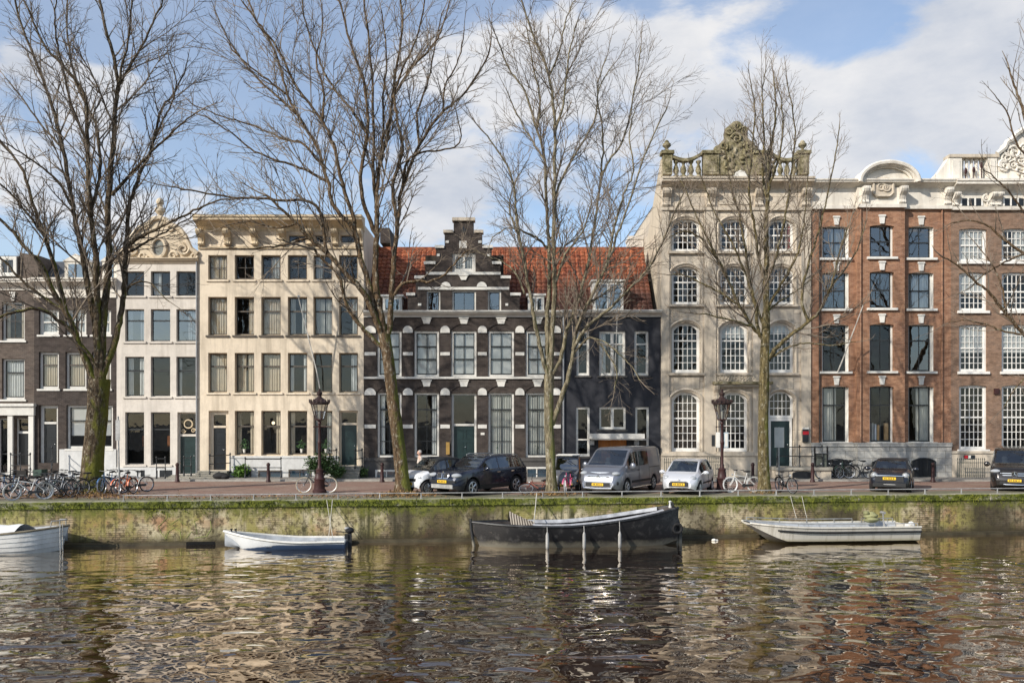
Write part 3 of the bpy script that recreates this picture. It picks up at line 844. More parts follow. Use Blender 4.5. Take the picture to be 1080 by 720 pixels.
mb.extx([(FY + .31, fz(305)), (FY + 2.2, fz(305) + 1.9), (FY + 8.9, fz(305) + 1.9), (FY + 8.9, fz(305))], x0 + .01, x1 - .01); h.build(mb, 'roof', m_slate)
for (a, b) in ((64, 88), (104, 120)):
    mb = MB(); mb.box(fx(a), fx(b), FY + .42, FY + 3, fz(299), fz(274)); mb.prism([(fx(a) - .1, fz(274)), (fx(b) + .1, fz(274)), (fx((a + b) / 2), fz(266))], FY + .36, FY + 3); o = h.build(mb, 'dormer', m_whitecor)
    mb = MB(); mb.box(fx(a + 4), fx(b - 4), FY + .395, FY + .418, fz(295), fz(277)); h.build(mb, 'dormer_window', m_glasssky)
    mb = MB(); mb.box(fx((a + b) / 2) - .03, fx((a + b) / 2) + .03, FY + .37, FY + .393, fz(295), fz(277)); h.build(mb, 'glazing_bar', m_blacksash)
# ---- H3: neck-gabled white house -------------------------------------------------------------
h = House('gabled_house', 'narrow off-white house with a curved bell gable and oval window', 123, 209, 275)
C3 = ((132, 152), (159, 179.5), (186, 207))
H3H = [hole(a, b, c, d) for a, b in C3 for c, d in ((286, 312), (326, 360), (376, 418))] + [hole(a, b, 434.5, 490) for a, b in C3[:2]] + [hole(187, 207, 434.5, 499.5)]
wall(h, m_offwhite, 123, 209, 275, H3H)
slab_roof(h, m_slate, fz(275))
cm3 = [('sides', m_sheer), ('left', m_sheer), ('gap', m_sheer), (None, None), ('sides', m_curtain)]
for i, (a, b) in enumerate(C3):
    window(h, a, b, 286, 312, case=.03, casemat=m_offwhite, sashmat=m_blacksash, cols=2, rows=(.5,), sill=.12, curtain=[None, 'left', None][i], curmat=m_sheer)
    window(h, a, b, 326, 360, case=.03, casemat=m_offwhite, sashmat=m_blacksash, rail=.66, sill=.12, curtain=['sides', None, 'right'][i], curmat=m_sheer, glass=m_glasssky)
    window(h, a, b, 376, 418, case=.03, casemat=m_offwhite, sashmat=m_blacksash, rail=.66, sill=.12, curtain=['sides', None, 'left'][i], curmat=m_sheer, cut=.2)
    if i < 2: g3_ = window(h, a, b, 434.5, 490, case=.03, casemat=m_offwhite, sashmat=m_blacksash, rail=.68, sill=.12, curtain=None, blind=.0)
G3 = [o for o in h.root.children if o.name.startswith('window') and abs(o.location.z - fz(490)) < .05]
dd = door(h, 187, 207, 434.5, 499.5, mat=m_darkgreen, framemat=m_offwhite, transom=460, frame=.08, panels=3)
mb = MB(); mb.ring((fx(197), FY + .24, fz(447)), .22, .04, n=20)
for sx in (-1, 1): scroll(mb, fx(197) + sx * .27, fz(454), .13, 1.3, FY + .24, .03, sx)
h.build(mb, 'transom_ornament', m_creamtrim, smooth=True)
gpts = [(123, 276), (123, 268), (129, 266), (134, 263), (137, 257), (140, 250), (145, 243), (151, 239), (157, 236.5), (161, 232), (168, 230), (175, 232), (179, 236.5), (185, 239), (191, 243), (196, 250), (199, 257), (202, 263), (206, 266), (209, 268), (209, 276)]
mb = MB(); mb.prism([(fx(a), fz(b)) for a, b in gpts], FY - .03, FY + .45)
h.build(mb, 'gable', m_gable)
mb = MB(); mb.tube([(fx(a), FY - .06, fz(b) + .02) for a, b in gpts[1:-1]], .13, 6)
for sx in (-1, 1):
    c_ = 167; scroll(mb, fx(c_ + sx * 27), fz(263), .38, 1.6, FY - .07, .10, -sx, start=math.pi / 2); scroll(mb, fx(c_ + sx * 16), fz(270), .24, 1.4, FY - .07, .08, sx)
    scroll(mb, fx(c_ + sx * 38), fz(270), .2, 1.3, FY - .07, .08, -sx); scroll(mb, fx(c_ + sx * 13), fz(240), .2, 1.2, FY - .07, .07, -sx)
h.build(mb, 'gable_moulding', m_gable, smooth=True)
mb = MB(); 
pts = [(fx(168) + .38 * math.cos(a * math.pi / 12), FY - .08, fz(261.5) + .52 * math.sin(a * math.pi / 12)) for a in range(25)]
mb.tube(pts, .11, 6); h.build(mb, 'oval_window_surround', m_gable, smooth=True)
mb = MB(); vs = [(fx(168) + .38 * math.cos(a * math.pi / 10), FY - .05, fz(261.5) + .52 * math.sin(a * math.pi / 10)) for a in range(20)]
mb.add(vs, [tuple(range(20))]); h.build(mb, 'oval_window', plain('leaded_glass', (.22, .23, .21), .3))
cornice(h, m_gable, 122, 209.5, 272.5, 278, .22)
urn(h, m_gable, 168, 231, 214, 11, FY + .1)
mb = MB(); mb.ell((fx(168), FY + .1, fz(212.5)), (.2, .2, .22)); h.build(mb, 'finial', m_gable, smooth=True)
band(h, 'plinth', m_plinthwhite, 123.3, 186, 492.5, 503, .06)
for a, b in ((145, 153), (165, 182)):
    mb = MB(); mb.box(fx(a), fx(b), FY - .072, FY - .062, fz(502.8), fz(495.5)); h.build(mb, 'basement_window', m_glass if False else m_blackdoor)
    mb = MB(); mb.box(fx(a + 2), fx(a + 4), FY - .09, FY - .073, fz(502.8), fz(495.5)); h.build(mb, 'shutter', m_plinthwhite)
for px_, hh_ in ((207.8, 275), ):
    mb = MB(); mb.tube([(fx(px_), FY - .07, .1), (fx(px_), FY - .07, fz(hh_))], .045, 8); h.build(mb, 'downpipe', m_zinc, smooth=True)
def sill_plant(w_, kind='plant', dx=0.0):
    """something standing on the inner sill of a window"""
    mb = MB(); rg = random.Random(int(abs(w_.location.x) * 97))
    if kind == 'plant':
        for i in range(70):
            c = Vector((dx + rg.gauss(0, .12), .32 + rg.gauss(0, .05), .36 + abs(rg.gauss(0, .22)))); u = Vector((rg.gauss(0, 1), rg.gauss(0, .5), rg.gauss(0, 1))).normalized() * .07; v = Vector((u.z, 0, -u.x)) * .45
            mb.add([c - u, c + v, c + u, c - v], [(0, 1, 2, 3)])
        mb.build('sill_plant', m_sillleaf, w_, fix=False)
        mb = MB(); mb.lathe([(.07, .12), (.10, .34), (.09, .34)], (dx, .32, 0), 10); mb.build('flowerpot', m_white, w_, smooth=True)
    elif kind == 'picture':
        mb.box(dx - .22, dx + .22, 1.25, 1.29, .95, 1.55); mb.build('wall_picture', m_picture, w_)
    elif kind == 'lamp':
        mb.ell((dx, .9, 1.75), (.09, .09, .09), 10, 8); mb.build('lit_lamp', m_bulb, w_, smooth=True)
        mb = MB(); mb.tube([(dx, .9, 1.82), (dx, .9, 2.4)], .01, 5); mb.build('lamp_cord', m_blacksash, w_)
m_sillleaf = plain('sill_leaf', (.05, .11, .03), .6, .5, 5); m_picture = plain('orange_picture', (.42, .15, .05), .6, .5, 4)
t = NT('lit_bulb'); em = t.n('ShaderNodeEmission'); em.inputs['Color'].default_value = (1, .78, .5, 1); em.inputs['Strength'].default_value = 2.2; t.l(em.outputs[0], t.out.inputs['Surface']); m_bulb = t.m
for o in G3: sill_plant(o, 'picture', .1)
# ---- H4: wide cream house ----------------------------------------------------------------------
h = House('plastered_house', 'wide cream plastered house six windows across under a heavy cornice', 209, 383.5, 232)
C4 = ((219.5, 239.5), (247.5, 268), (275.5, 296), (303.5, 324), (330.5, 350.5), (357.5, 377.5))
H4H = [hole(a, b, c, d) for a, b in C4 for c, d in ((269, 295), (313, 353.5), (372, 414))]
H4H += [hole(a, b, 433, 480) for a, b in C4[1:5]] + [hole(220, 241, 433, 495.5), hole(357.5, 377.5, 433, 490.5)]
att = [(304, 322), (332, 349), (359, 376)]
H4H += [hole(a, b, 248, 256) for a, b in att]
wall(h, m_cream, 209, 383.5, 236, H4H)
slab_roof(h, m_slate, fz(236))
cornice(h, m_creamtrim, 208.6, 384, 230, 244, .78)
for px in (213, 241, 269.5, 299, 327.5, 354, 380): console(h, m_creamtrim, px, 243.5, 259.5, 6, .62)
band(h, 'architrave', m_creamtrim, 209.2, 383.3, 260, 262.5, .09)
for i, (a, b) in enumerate(att): window(h, a, b, 248, 256, case=.03, casemat=m_cream, sashmat=m_blacksash, cols=2, rec=.1)
cur2 = ['full', 'right', 'full', 'sides', 'gap', 'right']; cur3 = ['full', 'gap', 'full', 'sides', None, 'right']; curg = [None, 'sides', 'right', 'left', 'sides', None]
for i, (a, b) in enumerate(C4):
    kw = dict(case=.04, casemat=m_creamtrim, sashmat=m_greysash, sash=.05)
    window(h, a, b, 269, 295, cols=2, rows=(.5,), sill=.10, sillmat=m_cream, curtain=['full', None, 'right', None, 'left', None][i], curmat=m_greyblind if i else m_curtain, rec=.13, **kw)
    window(h, a, b, 313, 353.5, rail=.64, sill=.12, sillmat=m_greysash, curtain=cur2[i], curmat=m_curtain if i < 3 else m_greyblind, rec=.20, cut=.35, **kw)
    window(h, a, b, 372, 414, rail=.68, sill=.12, sillmat=m_cream, curtain=cur3[i], curmat=m_curtain if i < 3 else m_sheer, rec=.20, cut=.4, **kw)
    if 0 < i < 5: g4_ = window(h, a, b, 433, 480, rail=.66, sill=.10, sillmat=m_cream, curtain=curg[i], curmat=m_curtain if i < 4 else m_greyblind, rec=.20, cut=.3, **kw)
for j, o in enumerate([o for o in h.root.children if o.name.startswith('window') and abs(o.location.z - fz(480)) < .05]): sill_plant(o, 'lamp' if j == 1 else 'plant', -.12 if j == 1 else (-.1, 0, .15, .1)[j])
door(h, 220, 241, 433, 495.5, mat=m_blackdoor, framemat=m_cream, transom=451, frame=.2, panels=3)
door(h, 357.5, 377.5, 433, 490.5, mat=m_darkgreen, framemat=m_cream, transom=448, frame=.1, panels=3)
band(h, 'plinth', m_plinthwhite, 242, 357, 483, 503, .05); band(h, 'plinth_cap', m_plinthwhite, 241.8, 357.3, 480.6, 482.8, .09)
for a, b, t_ in ((248, 264, 496), (274, 296, 497), (306, 327, 496)):
    mb = MB(); mb.box(fx(a), fx(b), FY - .064, FY - .053, fz(502.8), fz(t_)); o = h.build(mb, 'basement_window', m_carglass)
    mb = MB(); z0 = fz(502.8); z1 = fz(t_)
    mb.box(fx(a) - .07, fx(a), FY - .09, FY - .0545, z0, z1 + .07); mb.box(fx(b), fx(b) + .07, FY - .09, FY - .0545, z0, z1 + .07); mb.box(fx(a), fx(b), FY - .088, FY - .0545, z1, z1 + .07)
    mb.box(fx((a + b) / 2) - .02, fx((a + b) / 2) + .02, FY - .085, FY - .0545, z0, z1); h.build(mb, 'window_frame', m_greysash)
mb = MB(); mb.tube([(fx(338.5), FY - .1, fz(414)), (fx(336), FY - .55, fz(390)), (fx(322), FY - 1.5, fz(318))], [.035, .035, .025], 6); mb.ell((fx(322), FY - 1.5, fz(317)), (.07, .07, .07), 8, 6)
h.build(mb, 'flagpole', m_white, smooth=True)
mb = MB(); mb.box(fx(386), fx(397), FY + 5.0, FY + 7.5, fz(236), fz(236) + .9); h.build(mb, 'chimney', m_brickdark)
# ---- roof with real pantile relief ---------------------------------------------------------
def tile_material():
    t = NT('pantile_clay'); p = t.pos()
    b = t.noise(p, .45, 5, .6); f = t.noise(p, 7, 5, .75); cell = t.n('ShaderNodeTexVoronoi'); cell.inputs['Scale'].default_value = 3.4; t.l(p, cell.inputs['Vector'])
    c = t.mix(t.ramp(cell.outputs['Color'], [(.25, 0), (.75, 1)]), (.38, .125, .06), (.20, .055, .03))
    c = t.mix(t.ramp(f, [(.52, 0), (.68, .7)]), c, (.52, .24, .12))
    c = t.mix(t.ramp(t.noise(p, 3, 5, .7), [(.50, 0), (.64, .75)]), c, (.10, .045, .03))
    s3 = t.n('ShaderNodeSeparateXYZ'); t.l(p, s3.inputs[0])
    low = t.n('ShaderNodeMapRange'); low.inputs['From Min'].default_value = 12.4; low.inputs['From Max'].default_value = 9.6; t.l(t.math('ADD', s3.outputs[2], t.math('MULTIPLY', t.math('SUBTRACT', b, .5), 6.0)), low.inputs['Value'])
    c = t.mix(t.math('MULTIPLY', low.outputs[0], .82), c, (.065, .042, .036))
    t.bsdf(c, .8, 0, .2); return t.m
m_tile = tile_material()
def tiled_roof(h, x0, x1, y0, z0, y1, z1, name='roof'):
    mb = MB(); per = .29; nx = int((x1 - x0) / (per / 6)); L = math.hypot(y1 - y0, z1 - z0); ny = int(L / .33); vs = []
    nrm = Vector((0, -(z1 - z0), (y1 - y0))).normalized()
    rows = []
    for j in range(ny):
        rows += [(j / ny, .035), ((j + .97) / ny, -.01)]
    for f, up in rows:
        for i in range(nx + 1):
            x = x0 + (x1 - x0) * i / nx; ph = (x / per) % 1
            d = up + .055 * (math.sin(ph * 2 * math.pi) * .6 + .4 * math.sin(ph * 4 * math.pi + .6))
            d += .02 * mnoise.noise((x * 1.4, f * 9, h.loc.x))
            vs.append((x, y0 + (y1 - y0) * f + nrm.y * d, z0 + (z1 - z0) * f + nrm.z * d))
    n = nx + 1; fs = [(j * n + i, j * n + i + 1, (j + 1) * n + i + 1, (j + 1) * n + i) for j in range(len(rows) - 1) for i in range(nx)]
    mb.add(vs, fs)
    mb.extx([(y1 - .1, z1 - .02), (y1 - .1, z1 + .1), (y1 + .1, z1 + .14), (y1 + .25, z1 + .05), (y1 + 4.5, z0), (y1 + .2, z0)], x0, x1)
    return h.build(mb, name, m_tile, smooth=True, angle=60, fix=False)
def small_dormer(h, a, b, t_, bt, back=2.2, y=FY + .25):
    mb = MB(); mb.box(fx(a), fx(b), y, y + back, fz(bt), fz(t_)); mb.box(fx(a) - .1, fx(b) + .1, y - .1, y + back, fz(t_) + .002, fz(t_) + .1)
    o = h.build(mb, 'dormer', m_white)
    mb = MB(); c_ = (a + b) / 2; q = 2.2
    for u, v in ((a + q, c_ - q * .4), (c_ + q * .4, b - q)): mb.box(fx(u), fx(v), y - .012, y - .004, fz(bt - 3), fz(t_ + 3))
    mb2 = mb; h.build(mb2, 'dormer_window', m_glasssky)
    mb = MB(); 
    for u in (a + q, c_ - q * .4, c_ + q * .4, b - q): mb.box(fx(u) - .025, fx(u) + .025, y - .03, y - .013, fz(bt - 3), fz(t_ + 3))
    h.build(mb, 'window_frame', m_white)
# ---- H5: dark brick house with the stepped gable ---------------------------------------------
h = House('gabled_house', 'dark brick house with white-banded stepped gable and red pantile roof', 383.5, 592, 330, 8.4)
C5 = ((398, 423.5), (437, 463), (476, 502.5), (515, 542), (554.5, 579.5))
H5H = [hole(a, b, 349, 397) for a, b in C5] + [hole(a, b, 414, 482) for i, (a, b) in enumerate(C5) if i != 2] + [hole(476, 502.5, 414, 492)]
wall(h, m_brickdark, 383.6, 592, 331, H5H)
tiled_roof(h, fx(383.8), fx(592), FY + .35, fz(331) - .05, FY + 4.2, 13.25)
cornice(h, m_white, 383.7, 592, 328, 334.5, .32)
for i, (a, b) in enumerate(C5):
    m_ = (a + b) / 2
    window(h, a, b, 349, 397, case=.10, side_case=.11, casemat=m_white, sashmat=m_blacksash, sash=.05, cols=2, rows=(), rail=(.36, .68), blind=.93, rec=.06, bar=.04)
    if i != 2: window(h, a, b, 414, 482, case=.10, side_case=.11, casemat=m_white, sashmat=m_blacksash, sash=.05, cols=2, rows=(.22, .47), rail=.76, rec=.1, curtain=['left', 'right', None, 'full', 'full'][i], curmat=m_sheer if i < 2 else m_greyblind, cut=.3, bar=.035)
    for (y0, y1) in ((335, 341.5), (400.5, 407.5)): keystone(h, m_white, m_, y0, y1, 6.5, 9.5)
    for (sp, r_) in ((349, 7), (414, 7)):
        # segmental relieving arch in darker brick over the window head
        mb = MB(); pts = arch_pts(fx(a - 1), fx(b + 1), fz(sp - .5), 7 / S, 10); p2 = arch_pts(fx(a - 4), fx(b + 4), fz(sp - .5), 11 / S, 10)
        mb.prism(pts[::-1] + p2, FY - .045, FY - .002); h.build(mb, 'relieving_arch', m_brickdark)
for o in [o for o in h.root.children if o.name.startswith('window') and abs(o.location.z - fz(482)) < .05][2:]: sill_plant(o, 'plant', 0)
piers = [(384.5, 396.5), (425, 435.5), (464.5, 474.5), (504, 513.5), (543.5, 553), (581, 591.5)]
for a, b in piers:
    for sp in (350, 415.5):
        mb = MB(); x0, x1 = fx(a), fx(b); z0 = fz(sp + 1); pts = arch_pts(x0, x1, z0 + .14, .24, 8); mb.prism([(x0, z0), (x1, z0)] + pts[::-1], FY - .07, FY - .002); h.build(mb, 'springer_stone', m_white)
    for y0, y1 in ((371.3, 374.8), (447.5, 451.5)): band(h, 'stone_band', m_white, a, b, y0, y1, .045)
for i in range(6):
    a = piers[i][0]; b = piers[i][1]
band(h, 'sill_band', m_white, 383.8, 591.8, 397.2, 399.4, .10)
band(h, 'base_band', m_darkstone, 383.8, 475.5, 482.6, 486, .12); band(h, 'base_band', m_darkstone, 503, 591.8, 482.6, 486, .12)
band(h, 'plinth', m_darkstone, 383.9, 475.7, 486.2, 503, .07); band(h, 'plinth', m_darkstone, 502.8, 591.7, 486.2, 503, .07)
door(h, 476, 502.5, 414, 492, mat=m_darkgreen, framemat=m_white, transom=449, frame=.12, double=True, panels=3)
mb = MB(); mb.box(fx(470.5), fx(474.3), FY - .09, FY - .072, fz(479), fz(466)); h.build(mb, 'notice_board', plain('ochre_board', (.34, .21, .06), .6))
mb = MB(); mb.box(fx(507), fx(511), FY - .03, FY - .004, fz(458.5), fz(456)); h.build(mb, 'number_plate', m_white)
for a, b, t_, bt in ((398, 418, 497, 507), (556, 576, 494, 506)):
    mb = MB(); mb.box(fx(a), fx(b), FY - .086, FY - .073, fz(502.8), fz(t_)); h.build(mb, 'basement_window', m_carglass)
    mb = MB(); z0, z1 = fz(502.8), fz(t_)
    mb.box(fx(a) - .1, fx(a), FY - .13, FY - .0745, z0, z1 + .1); mb.box(fx(b), fx(b) + .1, FY - .13, FY - .0745, z0, z1 + .1); mb.box(fx(a), fx(b), FY - .128, FY - .0745, z1, z1 + .1); mb.box(fx((a + b) / 2) - .03, fx((a + b) / 2) + .03, FY - .12, FY - .0745, z0, z1)
    h.build(mb, 'window_frame', m_white)
# the stepped gable
tiers = [(430, 548, 312, 331), (438.5, 537.5, 294, 312), (448.5, 527.5, 279, 294), (460, 518.5, 262, 279), (469, 508.5, 246, 262), (478.5, 499.5, 233.5, 246)]
GH = [hole(450, 464.5, 306.5, 329), hole(477, 502, 306.5, 329), hole(514.5, 528.5, 306.5, 329), hole(477, 501.5, 267, 287)]
mb = MB(); GY = FY - .06
for (a, b, t_, bt) in tiers:
    x0, x1, z0, z1 = fx(a), fx(b), fz(bt), fz(t_)
    hs = [(q[0], q[1], max(q[2], z0), min(q[3], z1)) for q in GH if q[2] < z1 and q[3] > z0]
    xs = sorted({x0, x1, *[v for q in hs for v in q[:2]]}); zs = sorted({z0, z1, *[v for q in hs for v in q[2:4]]})
    for i in range(len(xs) - 1):
        for j in range(len(zs) - 1):
            cx = (xs[i] + xs[i + 1]) / 2; cz = (zs[j] + zs[j + 1]) / 2
            if any(q[0] < cx < q[1] and q[2] < cz < q[3] for q in hs): continue
            mb.box(xs[i], xs[i + 1], GY, FY + .34, zs[j], zs[j + 1])
h.build(mb, 'stepped_gable', m_brickdark, fix=False)
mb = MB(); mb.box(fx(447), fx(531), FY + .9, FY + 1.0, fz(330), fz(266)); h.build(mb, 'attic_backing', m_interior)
for (a, b, t_, bt) in tiers[:-1]:
    nxt = tiers[tiers.index((a, b, t_, bt)) + 1]
    for u, v in ((a - 1.3, nxt[0] + .5 - (1.0)), (nxt[1] + .5, b + 1.3)):
        mb = MB(); mb.box(fx(u), fx(v), GY - .1, FY + .4, fz(t_) + .004, fz(t_ - 3.0)); h.build(mb, 'step_coping', m_stonetrim if t_ < 250 else m_white)
mb = MB(); mb.box(fx(477), fx(501), GY - .12, FY + .42, fz(233.4), fz(230)); h.build(mb, 'top_coping', m_stonetrim)
for a, b, y0, y1 in ((441, 537, 303, 305.8), (450, 528, 287.2, 290)): 
    mb = MB(); mb.box(fx(a), fx(b), GY - .06, GY - .002, fz(y1), fz(y0)); h.build(mb, 'stone_band', m_white)
for a, b in ((465, 475.5), (503, 513.5)):
    mb = MB(); pts = arch_pts(fx(a), fx(b), fz(302.8) + .05, .22, 8); mb.prism([(fx(a), fz(302.8)), (fx(b), fz(302.8))] + pts[::-1], GY - .08, GY - .002); h.build(mb, 'springer_stone', m_white)
mb = MB(); mb.box(fx(484.5), fx(492.5), GY - .05, GY - .002, fz(262), fz(254.5)); h.build(mb, 'date_stone', m_white)
mb = MB(); x_, z_ = fx(489), fz(243); mb.prism([(x_ - .16, z_), (x_, z_ - .2), (x_ + .16, z_), (x_, z_ + .2)], GY - .03, GY - .001); h.build(mb, 'anchor_diamond', m_blackdoor)
for a, b in ((461, 464), (514, 517), (441, 444.5), (533, 536), (470, 473.5), (504.5, 508)):
    yy = {461: 268, 514: 268, 441: 320, 533: 320, 470: 254, 504.5: 254}[a]
    mb = MB(); mb.box(fx(a), fx(b), GY - .05, GY - .002, fz(yy + 2.6), fz(yy)); h.build(mb, 'stone_block', m_white)
keystone(h, m_white, 489, 290.2, 295.5, 5, 9, y=GY)
for (a, b), c_ in zip(((450, 464.5), (477, 502), (514.5, 528.5)), (1, 2, 1)):
    window(h, a, b, 306.5, 329, y=GY, rec=.1, case=.08, casemat=m_white, sashmat=m_blacksash, cols=c_, glass=m_glasssky)
window(h, 477, 501.5, 267, 287, y=GY, rec=.1, case=.12, casemat=m_white, sashmat=m_white, sash=.06, cols=2, bar=.12, glass=m_glass, curtain='sheer', curmat=m_greyblind)
small_dormer(h, 403, 423, 312, 329); small_dormer(h, 557, 574, 311, 329)
# ---- H6: navy plaster house -----------------------------------------------------------------
h = House('plastered_house', 'low dark navy plastered house with white canopy and red pantile roof', 592, 697, 330, 8.4)
H6H = [hole(608, 621.5, 349, 396), hole(632, 659.5, 349, 396), hole(669, 684, 349, 396), hole(607.5, 622, 429, 481), hole(632, 660, 429, 452.5), hole(670, 684.5, 429, 481), hole(631, 661, 462, 497)]
wall(h, m_navy, 592.1, 696.9, 331, H6H)
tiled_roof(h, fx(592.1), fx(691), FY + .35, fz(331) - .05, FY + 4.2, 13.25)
cornice(h, m_white, 592.1, 697, 327.5, 334.2, .36)
small_dormer(h, 626, 658, 296, 328, 3.2)
for a, b, c_ in ((608, 621.5, 1), (632, 659.5, 2), (669, 684, 1)):
    window(h, a, b, 349, 396, case=.09, casemat=m_white, sashmat=m_white, sash=.04, cols=c_, bar=.16, rail=.73, sill=.10, sillmat=m_darkstone, rec=.08, curtain='sides' if c_ == 2 else None, curmat=m_sheer)
for a, b in ((607.5, 622), (670, 684.5)):
    window(h, a, b, 429, 481, case=.09, casemat=m_white, sashmat=m_white, sash=.03, rail=.32, sill=.10, sillmat=m_darkstone, rec=.08)
window(h, 632, 660, 429, 452.5, case=.08, casemat=m_white, sashmat=m_white, sash=.03, cols=2, bar=.16, sill=.12, sillmat=m_darkstone, rec=.08)
mb = MB(); mb.box(fx(620), fx(677), FY - 1.0, FY - .003, fz(462), fz(457)); mb.box(fx(622), fx(675), FY - .95, FY - .004, fz(463.2), fz(462) - .003); h.build(mb, 'canopy', m_white)
mb = MB(); a0, b0 = fx(631), fx(661)
n = 9
for i in range(n): mb.box(a0 + (b0 - a0) * i / n + .008, a0 + (b0 - a0) * (i + 1) / n - .008, FY + .12, FY + .17, .1, fz(462))
mb.box(a0, b0, FY + .15, FY + .16, .1, fz(462)); d_ = h.build(mb, 'door', m_woodwarm)
mb = MB(); mb.tube([(fx(648), FY + .07, fz(485)), (fx(648), FY + .07, fz(472))], .02, 6); h.build(mb, 'handle', m_chrome, parent=d_)
for px in (624, 671):
    mb = MB(); mb.box(fx(px - 2.5), fx(px + 2.5), FY - .16, FY - .004, fz(469), fz(464.5)); h.build(mb, 'wall_light', m_zinc)
mb = MB(); mb.tube([(fx(594.2), FY - .08, .1), (fx(594.2), FY - .08, fz(334.6))], .05, 8); h.build(mb, 'downpipe', m_zinc, smooth=True)
mb = MB(); mb.tube([(fx(648), FY - .05, fz(396)), (fx(648), FY - .9, fz(360)), (fx(648), FY - 1.3, fz(328))], .03, 6); h.build(mb, 'flagpole', m_white, smooth=True)
# ---- H7: tall sandstone house ---------------------------------------------------------------
h = House('stone_house', 'tall grey sandstone house with arched windows and a mossy balustrade on top', 697, 855, 188, 11)
C7 = ((708.5, 738.5), (759.5, 789), (810.5, 837.5))
H7H = []
for a, b in C7: H7H += [hole(a, b, 230.5, 265, 6), hole(a, b, 280.5, 321, 7), hole(a, b, 340, 393, 7)]
for a, b in C7[:2]: H7H.append(hole(a, b, 413, 476, 8))
H7H.append(hole(810.5, 837.5, 412, 491.5, 8))
wall(h, m_stone, 697, 855, 206, H7H, depth=.30)
mb = MB(); mb.box(fx(697.1), fx(854.9), FY + .4, FY + 10.9, fz(206), fz(206) + .1); h.build(mb, 'roof', m_slate)
# sloping left flank behind the front: the side wall of the roof storey
mb = MB(); x0 = fx(697); mb.add([(x0 - .01, FY + .02, 8), (x0 - .01, FY + 10.9, 8), (x0 - .01, FY + 10.9, 11.2), (x0 - .01, FY + 5.2, 13.6), (x0 - .01, FY + .02, fz(168)), (x0 + .5, FY + .02, 8), (x0 + .5, FY + 10.9, 8), (x0 + .5, FY + 10.9, 11.2), (x0 + .5, FY + 5.2, 13.6), (x0 + .5, FY + .02, fz(168))],
    [(0, 4, 3, 2, 1), (5, 6, 7, 8, 9), (0, 1, 6, 5), (1, 2, 7, 6), (2, 3, 8, 7), (3, 4, 9, 8), (4, 0, 5, 9)]); h.build(mb, 'side_wall', plaster('pale_side_plaster', (.60, .52, .40), (.2, .16, .11), .6))
mb = MB(); mb.box(fx(697) - .9, fx(697) - .03, FY + 6, FY + 7.4, 11, 14.2); mb.box(fx(697) - .95, fx(697) - .02, FY + 5.95, FY + 7.45, 14.2, 14.4); h.build(mb, 'chimney', m_offwhite)
# quoins and shallow pilasters between the bays
for a, b in ((697.3, 705.5), (742.5, 755), (793.5, 806), (844.5, 854.7)):
    band(h, 'pilaster', m_stonetrim, a, b, 222.5, 478, .09)
for px in (700.5, 703): pass
for (a, b) in C7:
    for (t_, bt) in ((230.5, 265), (280.5, 321), (340, 393), (413, 476)):
        x0, x1 = fx(a - 2.2), fx(b + 2.2); zt = fz(t_ + 6); pts = arch_pts(x0, x1, zt, 8.6 / S, 12)
        if (a, t_) == (810.5, 413): bt = 490
        mb = MB(); mb.tube([(x0, FY - .01, fz(bt))] + [(u, FY - .01, v) for u, v in pts] + [(x1, FY - .01, fz(bt))], .075, 5); h.build(mb, 'window_moulding', m_stonetrim, smooth=True)
        if bt < 480:
            mb = MB(); mb.box(x0 - .1, x1 + .1, FY - .16, FY - .003, fz(bt + 2.6), fz(bt + .2)); h.build(mb, 'stone_sill', m_stonetrim)
            # apron panel under the sill
            mb = MB(); 
            if t_ in (280.5, 340):
                mb.box(fx(a + 1), fx(b - 1), FY - .03, FY - .002, fz(bt + 17), fz(bt + 5)); h.build(mb, 'apron_panel', m_stonetrim)
kw7 = dict(casemat=m_whitesash, sashmat=m_whitesash, sash=.05, bar=.034, rec=.2)
for i, (a, b) in enumerate(C7):
    window(h, a, b, 230.5, 265, arch=6, case=.1, side_case=.09, cols=5, rows=(.25, .75), rail=.5, **kw7, blind=0, curtain='right' if i == 2 else None, curmat=m_red, cut=.2)
    window(h, a, b, 280.5, 321, arch=7, case=.1, side_case=.09, cols=5, rows=(.2, .4, .8), rail=.6, **kw7)
    window(h, a, b, 340, 393, arch=7, case=.12, side_case=.10, cols=5, rows=(.16, .32, .48, .82), rail=.66, **kw7, blind=[0, .3, .2][i])
    if i < 2: window(h, a, b, 413, 476, arch=8, case=.12, side_case=.10, cols=5, rows=(.14, .28, .42, .70, .85), rail=.56, **kw7, curtain='full' if i == 0 else None, curmat=plain('brown_shade_cloth', (.16, .125, .10), .9) if i == 0 else None)
window(h, 810.5, 837.5, 412, 441, arch=8, case=.1, side_case=.09, cols=5, rows=(.33, .66), name='fanlight', **kw7)
door(h, 811.5, 836.5, 441.2, 491.4, mat=m_darkgreen, framemat=m_whitesash, frame=.13, panels=2, rec=.18, y=FY)
